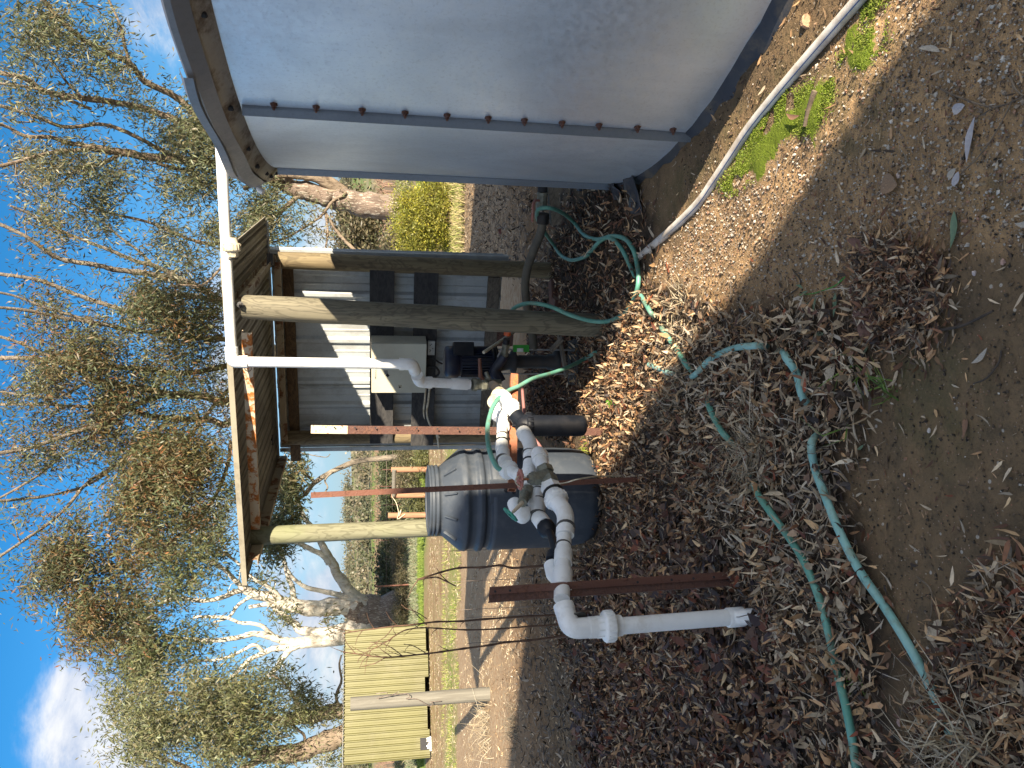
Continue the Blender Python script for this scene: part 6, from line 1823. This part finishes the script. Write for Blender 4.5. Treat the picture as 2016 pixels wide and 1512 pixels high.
r = np.random.default_rng(41)
LEAFC = LEAFC * (1.24, 1.14, 1.0)
w1 = np.array([.16, .11, .10, .07, .10, .04, .12, .11, .13, .06, .05]); w1 /= w1.sum()
XY = sample_ground(34000, r, [LIT_DENSE], -4.5, 1.6, 1.2, 6.6)
keep = vnoise(XY[:, 0], XY[:, 1], 3.2, 71) > r.uniform(-.05, .62, len(XY))
scatter_leaves('leaf_litter', 'deep brown and tan leaf litter round the pipes', XY[keep], r, (.016, .066), (.16, .40), LEAFC * (1.0, .98, .95), .46, 1.6, .065, w1)
XY = sample_ground(9000, r, [LIT_DENSE], -4.0, 1.6, 1.2, 6.2)
scatter_leaves('leaf_fragments', 'broken curled leaf fragments mixed through the litter', XY, r, (.014, .042), (.35, .8), [(.17, .10, .065), (.25, .15, .09), (.10, .06, .045), (.32, .22, .14), (.42, .33, .22), (.06, .045, .04), (.10, .085, .08), (.035, .028, .028)], .5, 2.2, .05)
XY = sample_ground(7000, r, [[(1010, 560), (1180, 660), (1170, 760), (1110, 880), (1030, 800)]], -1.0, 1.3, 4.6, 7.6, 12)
scatter_leaves('shade_toned_litter', 'litter on the ground beneath the pump, darkened to stand for shade', XY, r, (.02, .07), (.16, .5), LEAFC[[3, 4, 8, 8, 2]] * .7, .4, 1.3, .03)  # leaf colours darkened to stand for the deep shade under the shelter
XY = sample_ground(3000, r, [[(1300, 620), (1500, 640), (1620, 600), (1720, 720), (1690, 850), (1670, 1000), (1720, 1150), (1740, 1330), (1600, 1300), (1500, 1120), (1380, 1000), (1330, 800)]], -2.4, 1.2, 1.4, 4.6, 24)
scatter_leaves('pale_gum_leaves', 'pale tan long gum leaves lying on top of the litter', XY, r, (.03, .085), (.10, .22), [(.52, .40, .26), (.46, .34, .21), (.42, .36, .28), (.56, .47, .34), (.36, .26, .16)], .32, 1.5, .05)
# broad, dark oak-like leaves at the left under the riser
LW = [(1160, 1130), (1300, 1000), (1420, 1080), (1500, 1200), (1560, 1330), (1600, 1700), (1180, 1700), (1150, 1400)]
XY = sample_ground(7000, r, [LW], -4.0, .5, 1.6, 6.0)
scatter_leaves('broad_litter', 'broad dark fallen leaves left of the white riser', XY, r, (.04, .075), (.5, .85), [(.10, .06, .045), (.055, .04, .035), (.16, .09, .055), (.07, .05, .055), (.22, .12, .06), (.14, .05, .03)], .3, .9, .04)
XY = sample_ground(2600, r, [LIT_PATCH], 0, 1.6, 1.2, 3.4, 26)
scatter_leaves('leaf_drift', 'grey tan drift of leaves in the right foreground', XY, r, (.014, .048), (.16, .34), LEAFC[[0, 1, 2, 6, 7, 8, 8, 4, 3]], .35, 1.3, .025)
XY = sample_ground(2800, r, [LIT_BL], -2.2, .2, .7, 2.8, 30)
scatter_leaves('leaf_drift', 'loose leaves and straw in the near left corner', XY, r, (.02, .07), (.12, .28), LEAFC, .4, 1.3, .03, w1)
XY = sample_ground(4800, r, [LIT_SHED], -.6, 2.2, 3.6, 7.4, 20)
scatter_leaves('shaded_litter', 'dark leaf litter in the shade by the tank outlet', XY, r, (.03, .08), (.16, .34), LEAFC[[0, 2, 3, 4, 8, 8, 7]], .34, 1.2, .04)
ALLG = [[(1240, -60), (2150, -60), (2150, 1600), (1500, 1600), (1240, 1100)]]
XY = sample_ground(1500, r, ALLG, -2.2, 2.4, .6, 3.8)
scatter_leaves('scattered_leaves', 'single leaves scattered over the bare ground', XY, r, (.008, .045), (.12, .3), LEAFC, .22, .8, .004, w1)
XY = sample_ground(3500, r, [[(960, 1560), (960, 1080), (1150, 1080), (1180, 1560)], [(900, 350), (1060, 350), (1060, 520), (900, 520)]], -9, 4.5, 5, 14)
scatter_leaves('scattered_leaves', 'pale dry flecks over the dirt behind the barrel and canes', XY, r, (.02, .07), (.12, .3), LEAFC[[0, 7, 9, 6]], .25, .8, .006)
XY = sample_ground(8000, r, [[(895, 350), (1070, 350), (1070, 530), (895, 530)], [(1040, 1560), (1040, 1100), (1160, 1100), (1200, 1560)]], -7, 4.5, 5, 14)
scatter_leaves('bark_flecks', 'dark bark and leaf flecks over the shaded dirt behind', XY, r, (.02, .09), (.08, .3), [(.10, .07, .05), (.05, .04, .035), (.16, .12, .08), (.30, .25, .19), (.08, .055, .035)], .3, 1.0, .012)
# fine needles and twiglets in the litter
XY = sample_ground(9000, r, [LIT_DENSE, LIT_BL, LIT_PATCH], -4.5, 1.6, .8, 6.4)
scatter_leaves('twiglets', 'thin twiglets and leaf stalks through the litter', XY, r, (.03, .13), (.018, .04), [(.14, .10, .07), (.30, .23, .16), (.06, .045, .035), (.42, .36, .28)], .30, .7, .05)

# pebbles
r = np.random.default_rng(42)
octa = np.array([(1, 0, 0), (-1, 0, 0), (0, 1, 0), (0, -1, 0), (0, 0, 1), (0, 0, -1)], float)
of = np.array([(0, 2, 4), (2, 1, 4), (1, 3, 4), (3, 0, 4), (2, 0, 5), (1, 2, 5), (3, 1, 5), (0, 3, 5)])


def pebbles(name, lab, XY, r, smin, smax, cols):
    n = len(XY); s = smin + (smax - smin) * r.random(n) ** 3.5
    V = octa[None] * (1 + r.normal(0, .28, (n, 6, 1))) * (s[:, None] * r.uniform(.6, 1.2, (n, 3)))[:, None, :]
    R = rand_rot(n, r, .8); V = np.einsum('nij,nkj->nki', R, V)
    V[:, :, 0] += XY[:, 0:1]; V[:, :, 1] += XY[:, 1:2]; V[:, :, 2] += (ground_z(XY[:, 0], XY[:, 1]) + s * .25 + .002)[:, None]
    T = (np.arange(n) * 6)[:, None, None] + of[None]
    cols = np.asarray(cols, float); c = cols[r.integers(0, len(cols), n)] * r.uniform(.7, 1.2, (n, 1))
    me = raw_mesh(name, V.reshape(-1, 3), T.reshape(-1, 3), False, np.repeat(c, 6, 0))
    o_ = link(name, me, MAT['stone_tint']); return tag(o_, lab, 'pebbles', kind='stuff')


PC = [(.46, .42, .36), (.34, .27, .20), (.26, .18, .12), (.52, .48, .42), (.30, .17, .11), (.16, .12, .09), (.40, .32, .23)]
XY = sample_ground(17000, r, [GRAVEL], -.2, 2.6, .8, 4.2, 30)
XY = XY[vnoise(XY[:, 0], XY[:, 1], 2.2, 91) > r.uniform(0, .75, len(XY))]
pebbles('gravel', 'fine pale gravel over the dirt on the right', XY, r, .0014, .0075, PC)
XY = sample_ground(2600, r, ALLG, -2.2, 2.4, .6, 4)
pebbles('grit', 'scattered white grit on the bare near ground', XY, r, .001, .0055, PC)

XY = sample_ground(26000, r, ALLG, -2.2, 2.4, .6, 3.6)
pebbles('soil_crumbs', 'dark and brown crumbs of soil over the bare ground', XY, r, .0012, .0060, [(.10, .075, .05), (.06, .045, .032), (.15, .105, .07), (.20, .13, .08), (.035, .028, .022)])

# moss as a low pile
r = np.random.default_rng(43)
XY = sample_ground(26000, r, MOSS, -.2, 2.2, 1.4, 4.2, 9)
XY = XY[vnoise(XY[:, 0], XY[:, 1], 16, 33) > .33]
P0 = np.stack([XY[:, 0], XY[:, 1], ground_z(XY[:, 0], XY[:, 1]) + .006], 1)
blades('moss', 'vivid green moss on the sunlit strip beside the loose pipe', P0, .008, .0035, [(.13, .19, .012), (.19, .26, .02), (.10, .15, .012), (.26, .30, .05)], 44, .9, cat='moss')

# tufts: each a thing of its own
def tuft(name, lab, x, y, n, h, w, cols, seed, spread=.04, lean=.8, cat='grass tuft'):
    r = np.random.default_rng(seed); g_ = G(x, y); g_[2] = float(ground_z(g_[0], g_[1]))
    P0 = g_ + r.normal(0, spread, (n, 3)) * (1, 1, 0)
    o_ = blades(name, lab, P0 - g_, h, w, cols, seed, lean, 'stuff' if spread > .1 else None, cat); o_.location = tuple(g_)
    return o_


STR = [(.46, .38, .25), (.38, .30, .19), (.30, .25, .17), (.52, .46, .35)]
GRN = [(.14, .24, .04), (.20, .30, .06), (.11, .19, .04)]
tuft('dry_tuft', 'large straw tuft over the middle of the green hose', 1490, 880, 240, .15, .0045, STR, 1, .055, 1.1)
tuft('dry_tuft', 'straw tuft where the two green hoses cross', 1350, 740, 110, .12, .004, STR, 2, .04, 1.1)
tuft('dry_tuft', 'flat straw tuft left of the large one', 1330, 800, 70, .13, .004, STR, 3, .04, 1.3)
tuft('dry_tuft', 'curly straw tuft in the near left corner at the hose end', 1905, 1470, 150, .15, .005, STR, 4, .06, 1.2)
tuft('dry_tuft', 'sunlit straw tuft below the thick post', 1350, 590, 60, .11, .004, STR, 5, .04, 1.2)
tuft('grass_tuft', 'fresh green grass tuft beside the litter edge', 1745, 770, 16, .10, .006, GRN, 6, .018, 1.0)
tuft('grass_tuft', 'sparse green grass between the litter and leaf drift', 1680, 715, 9, .10, .006, GRN, 7, .02, 1.1)
tuft('grass_tuft', 'small green grass tuft at the foot of the filter', 1155, 890, 30, .09, .006, [(.30, .36, .05), (.22, .30, .05)], 8, .05, .9)
tuft('grass_tuft', 'tiny green sprig low in the left litter', 1700, 1345, 10, .06, .005, GRN, 9, .02, 1.1)
tuft('grass_tuft', 'single long green blade near the old grass tuft', 1660, 835, 4, .12, .006, GRN, 10, .006, 1.5)
tuft('dry_tuft', 'heap of dry stalks in front of the grey timber post', 960, 1430, 150, .30, .006, STR, 11, .22, .7)
tuft('dry_tuft', 'grey dead stalks at the shade edge left of the post', 1015, 1445, 130, .20, .005, [(.28, .24, .17), (.20, .17, .12)], 12, .16, .7)


# sticks, stones and single leaves
def stick(pts, r0, r1, mat, lab, lift=.006, name='stick', branches=()):
    pp = []
    for x, y in pts:
        g_ = G(x, y); g_[2] = float(ground_z(g_[0], g_[1])) + r0 + lift; pp.append(g_)
    mb = MB(); sp_ = smooth_path(pp, 4); k = len(sp_); mb.tube(sp_, [r0 + (r1 - r0) * i / (k - 1) for i in range(k)], 7)
    for br in branches:
        q = []
        for x, y in br:
            g_ = G(x, y); g_[2] = float(ground_z(g_[0], g_[1])) + r0 + lift; q.append(g_)
        mb.tube(smooth_path(q, 4), [r1 * .9] * (4 * (len(q) - 1) + 1), 6)
    o_ = obj(name, mb, MAT[mat], base=pp[0]); return tag(o_, lab, 'stick')


stick([(1640, 1020), (1622, 1080), (1590, 1115), (1562, 1160), (1560, 1230), (1566, 1270)], .007, .004, 'stick', 'forked grey stick across the darker hose')
stick([(1885, 1345), (1900, 1300), (1905, 1275)], .011, .010, 'stick_dark', 'short charred stick on the near bare dirt')
stick([(1700, 1200), (1712, 1240), (1730, 1270)], .008, .005, 'stick_dark', 'dark stick between the two green hoses')
stick([(1810, 1135), (1838, 1160), (1842, 1200), (1832, 1245)], .0025, .0015, 'stick', 'thin curled twig on the bare dirt')
stick([(1855, 530), (1830, 590), (1815, 640), (1805, 690)], .0035, .002, 'stick', 'pale straight twig along the leaf drift')
stick([(1702, 550), (1728, 538), (1750, 525)], .007, .005, 'stick_dark', 'short dark stick at the top of the leaf drift')
stick([(1850, 175), (1880, 190), (1950, 210), (2010, 190)], .003, .002, 'stick', 'thin branched twig in the lower right corner', branches=([(1905, 238), (1950, 212), (1975, 205)], [(1990, 195), (1960, 255), (1925, 305), (1885, 345)]))
stick([(1985, 150), (1996, 175), (2010, 188)], .003, .002, 'stick', 'short twig stub in the lower right corner')
stick([(1975, 690), (1968, 715), (1945, 745), (1920, 755)], .003, .002, 'stick_dark', 'dark bent twig on the mossy dirt')
stick([(1850, 650), (1900, 640), (1960, 612)], .005, .003, 'stick_dark', 'half-buried dark root on the mossy dirt')
stick([(1560, 410 + 120), (1575, 560), (1540, 590)], .003, .002, 'stick_dark', 'thin black twig at the edge of the gravel')
stick([(1495, 1015), (1530, 1060), (1570, 1075)], .004, .002, 'stick', 'bent brown twig among the tan leaves')
stick([(1300, 1040), (1360, 1120), (1400, 1210), (1420, 1260)], .003, .002, 'stick', 'long thin stalk right of the riser')
stick([(1190, 1420), (1230, 1330), (1290, 1270), (1360, 1230)], .003, .002, 'stem', 'brown runner lying left of the riser')
stick([(1110, 790), (1150, 770), (1165, 740), (1170, 700)], .004, .002, 'stick', 'thin vine stalk bending by the filter', .03)
stick([(1600, 1300), (1660, 1260), (1690, 1200)], .003, .002, 'stick', 'grey straw stem left of the darker hose')
stick([(1600, 250), (1608, 215), (1620, 180)], .008, .012, 'stick', 'brown curl of bark beside the loose pipe')


def bark_chunk(name, lab, x, y, s, cols, cat='stone', flat=.6):
    g_ = G(x, y); g_[2] = float(ground_z(g_[0], g_[1])) + s * flat * .4
    rr = np.random.default_rng(int(x * 7 + y)); mb = MB(); vs = []; fs = []
    n1, n2 = 7, 5
    for i in range(1, n2):
        th = math.pi * i / n2
        for k in range(n1):
            ph = 2 * math.pi * k / n1; q = s * (1 + rr.normal(0, .16))
            vs.append(g_ + np.array([q * math.sin(th) * math.cos(ph), q * math.sin(th) * math.sin(ph) * .8, q * math.cos(th) * flat]))
    top = len(vs); vs.append(g_ + np.array([0, 0, s * flat])); vs.append(g_ - np.array([0, 0, s * flat]))
    for i in range(n2 - 2):
        for k in range(n1):
            k2 = (k + 1) % n1; fs.append((i * n1 + k, i * n1 + k2, (i + 1) * n1 + k2, (i + 1) * n1 + k))
    for k in range(n1):
        fs.append((k, (k + 1) % n1, top)); fs.append(((n2 - 2) * n1 + (k + 1) % n1, (n2 - 2) * n1 + k, top + 1))
    mb.add(vs, fs, False)
    o_ = obj(name, mb, simple('stone_%d' % int(x), cols, tuple(q * .7 for q in cols), 40, .85, bump=.4), base=g_, bevel=s * .08); return tag(o_, lab, cat)


for x, y, s, c, lab in ((1587, 43, .028, (.48, .30, .18), 'orange stone at the foot of the tank liner'), (1412, 630, .015, (.52, .48, .42), 'round white stone at the shadow edge'), (1768, 345, .010, (.55, .44, .38), 'pinkish folded stone chip in the gravel'),
                        (1782, 1422, .012, (.50, .34, .29), 'pink stone between the hose and the corner'), (1748, 1455, .014, (.42, .22, .11), 'orange brown stone beside the faded hose'), (1720, 745, .012, (.55, .38, .34), 'pink stone next to the green grass tuft'),
                        (1752, 722, .014, (.30, .20, .08), 'ochre brown clod next to the leaf drift'), (1725, 1360, .012, (.18, .15, .11), 'flat brown clod between the two hoses'), (1824, 848, .008, (.6, .55, .5), 'small white stone on the mossy dirt'),
                        (1850, 518, .011, (.44, .28, .22), 'reddish stone past the leaf drift'), (1968, 516, .009, (.46, .30, .24), 'reddish pebble near the right edge of bare dirt'), (1912, 538, .008, (.52, .44, .42), 'pale pink pebble on the bare dirt'),
                        (1290, 590, .02, (.55, .26, .06), 'orange leaf clump'), (985, 455, .045, (.16, .06, .045), 'dark red brick lump in the shade by the tank')):
    if 'clump' in lab: continue
    bark_chunk('stone', lab, x, y, s, c)

# larger leaves one can pick out, each its own piece of the ground cover
protos = []
r = np.random.default_rng(51)
outl = [[(0, .04), (.15, .5), (.4, 1), (.7, .75), (1, .04)], [(0, .05), (.2, .8), (.45, 1), (.75, .55), (1, .05)], [(0, .05), (.2, .7), (.5, 1), (.8, .8), (1, .1)]]
for k in range(8):
    o_ = outl[k % 3]; Wd = [.11, .14, .10, .13, .16, .34, .10, .12][k]; curl = [.5, -.3, .9, .2, 1.2, .3, -.6, .7][k]
    vs = []; fs = []; xs_ = np.linspace(0, 1, 8)
    for i, s in enumerate(xs_):
        hw = Wd * np.interp(s, [q[0] for q in o_], [q[1] for q in o_])
        bx = .25 * math.sin(s * math.pi) * (1 if k % 2 else -.6) * .5; z = curl * .16 * (s - .5) ** 2 * 2
        vs += [(s - .5, bx - hw, z + hw * .35), (s - .5, bx, z), (s - .5, bx + hw, z + hw * .35)]
    for i in range(7):
        a = i * 3; fs += [(a, a + 1, a + 4, a + 3), (a + 1, a + 2, a + 5, a + 4)]
    protos.append((vs, fs))
LM = [simple('dead_leaf_%d' % i, c, tuple(q * .7 for q in c), 14, .7, bump=.15, stretch=(1, 3, 1)) for i, c in enumerate([(.44, .31, .19), (.30, .19, .11), (.22, .12, .07), (.42, .37, .30), (.12, .06, .04), (.50, .41, .29), (.14, .07, .05)])]
LMG = simple('green_gum_leaf', (.14, .20, .11), (.11, .17, .10), 10, .5)
LMW = simple('silver_leaf', (.40, .38, .38), (.33, .31, .32), 10, .6)
meshes = {}


def leaf_obj(x, y, L, rot, k, mat, tilt=(0, 0), lift=.01, name='dry_leaf', label=None):
    key = (k, mat.name)
    if key not in meshes:
        me = bpy.data.meshes.new(name); me.from_pydata([tuple(v) for v in protos[k][0]], [], protos[k][1]); me.polygons.foreach_set('use_smooth', [True] * len(me.polygons)); me.materials.append(mat); meshes[key] = me
    o_ = bpy.data.objects.new(name, meshes[key]); COL.objects.link(o_); o_.parent = ground
    g_ = G(x, y); o_.location = (g_[0], g_[1], float(ground_z(g_[0], g_[1])) + lift); o_.rotation_euler = (tilt[0], tilt[1], rot); o_.scale = (L, L, L)
    if label: o_['label'] = label
    return o_


XY = np.concatenate([sample_ground(190, r, [LIT_DENSE], -2.5, 1.0, 1.3, 4.2, 10), sample_ground(26, r, [LIT_PATCH], 0, 1.6, 1.2, 3.4, 10), sample_ground(26, r, [LIT_BL], -2, .2, .7, 2.4, 10), sample_ground(28, r, ALLG, -1.6, 1.6, .8, 3.2, 10)])
px_, py_ = proj(np.stack([XY[:, 0], XY[:, 1], np.zeros(len(XY))], -1))
for i in range(len(XY)):
    inl = px_[i] < 1730
    leaf_obj(float(px_[i]), float(py_[i]), r.uniform(.06, .10), r.uniform(0, 6.28), int(r.integers(0, 8)), LM[int(r.integers(0, 7))], (r.normal(0, .25), r.normal(0, .2)), .03 if inl else .008)
leaf_obj(1910, 275, .115, 2.9, 0, LMW, label='silvery blue leaf on the lower right dirt')
leaf_obj(1882, 210, .045, 1.4, 5, LMW); leaf_obj(1880, 352, .04, 2.6, 5, LMW); leaf_obj(1872, 340, .035, 2.0, 5, LM[3])
leaf_obj(1867, 452, .10, 3.0, 1, LMG, name='green_leaf', label='long grey-green gum leaf on the dirt'); leaf_obj(2008, 436, .06, 1.5, 1, LM[3]); leaf_obj(1932, 700, .065, 2.2, 3, LM[3])
for (x, y, L, ro, k) in ((1583, 580, .06, 1.9, 0), (1590, 598, .07, 1.7, 1), (1605, 602, .07, 2.9, 0), (1640, 600, .085, 3.0, 1), (1576, 565, .05, 1.2, 0), (1705, 690, .05, 2.4, 0), (1530, 1050 - 20, .05, 2.3, 1), (1610, 660, .07, 1.6, 0), (1690, 880, .04, 2, 1)):
    leaf_obj(x, y, L, ro, k, LMG, name='green_leaf', lift=.015)
# round green leaf in the sunlit litter
g_ = G(1214, 798); g_[2] = float(ground_z(g_[0], g_[1])) + .05
mb = MB(); n = 14; vs = [tuple(g_)] + [tuple(g_ + np.array([.038 * math.cos(a) * (1 - .15 * math.cos(3 * a)), .042 * math.sin(a), .012 * math.sin(2 * a) + .01])) for a in np.linspace(0, 2 * math.pi, n, endpoint=False)]
mb.add(vs, [(0, 1 + k, 1 + (k + 1) % n) for k in range(n)], True)
lf = obj('round_leaf', mb, simple('fresh_round_leaf', (.16, .36, .03), (.12, .30, .03), 10, .5), base=g_); tag(lf, 'round fresh green leaf on the sunlit litter below the filter', 'leaf')
mb = MB(); mb.tube([g_, g_ + (.01, .0, -.05)], .0018, 5); obj('stalk', mb, MAT['label_green'], lf)
# fallen sprig with thin green leaves and its yellow stalk
stick([(1668, 545), (1645, 562), (1620, 572), (1598, 578), (1575, 580)], .0018, .0012, 'label_green', 'green stalked gum sprig fallen at the edge of the gravel', .012, 'sprig')
stick([(1868, 418), (1840, 425), (1832, 445), (1825, 465)], .0015, .001, 'stem', 'budding gum sprig near the long green leaf', .012, 'sprig')
# pine offcuts lying under the pump
for i, (x0, y0, x1, y1, w_, lab) in enumerate(((1100, 655, 1115, 740, .05, 'broken weathered board on the ground under the pump'), (1085, 690, 1108, 665, .04, 'short offcut leaning under the pump'))):
    a_, b_ = P(x0, y0, 5.5), P(x1, y1, 5.4); a_[2] = max(.03, a_[2]); b_[2] = max(.03, b_[2]); mb = MB(); mb.beam(a_, b_, w_, .02); o_ = obj('board_offcut', mb, MAT['board_mid'], base=a_); tag(o_, lab, 'board')
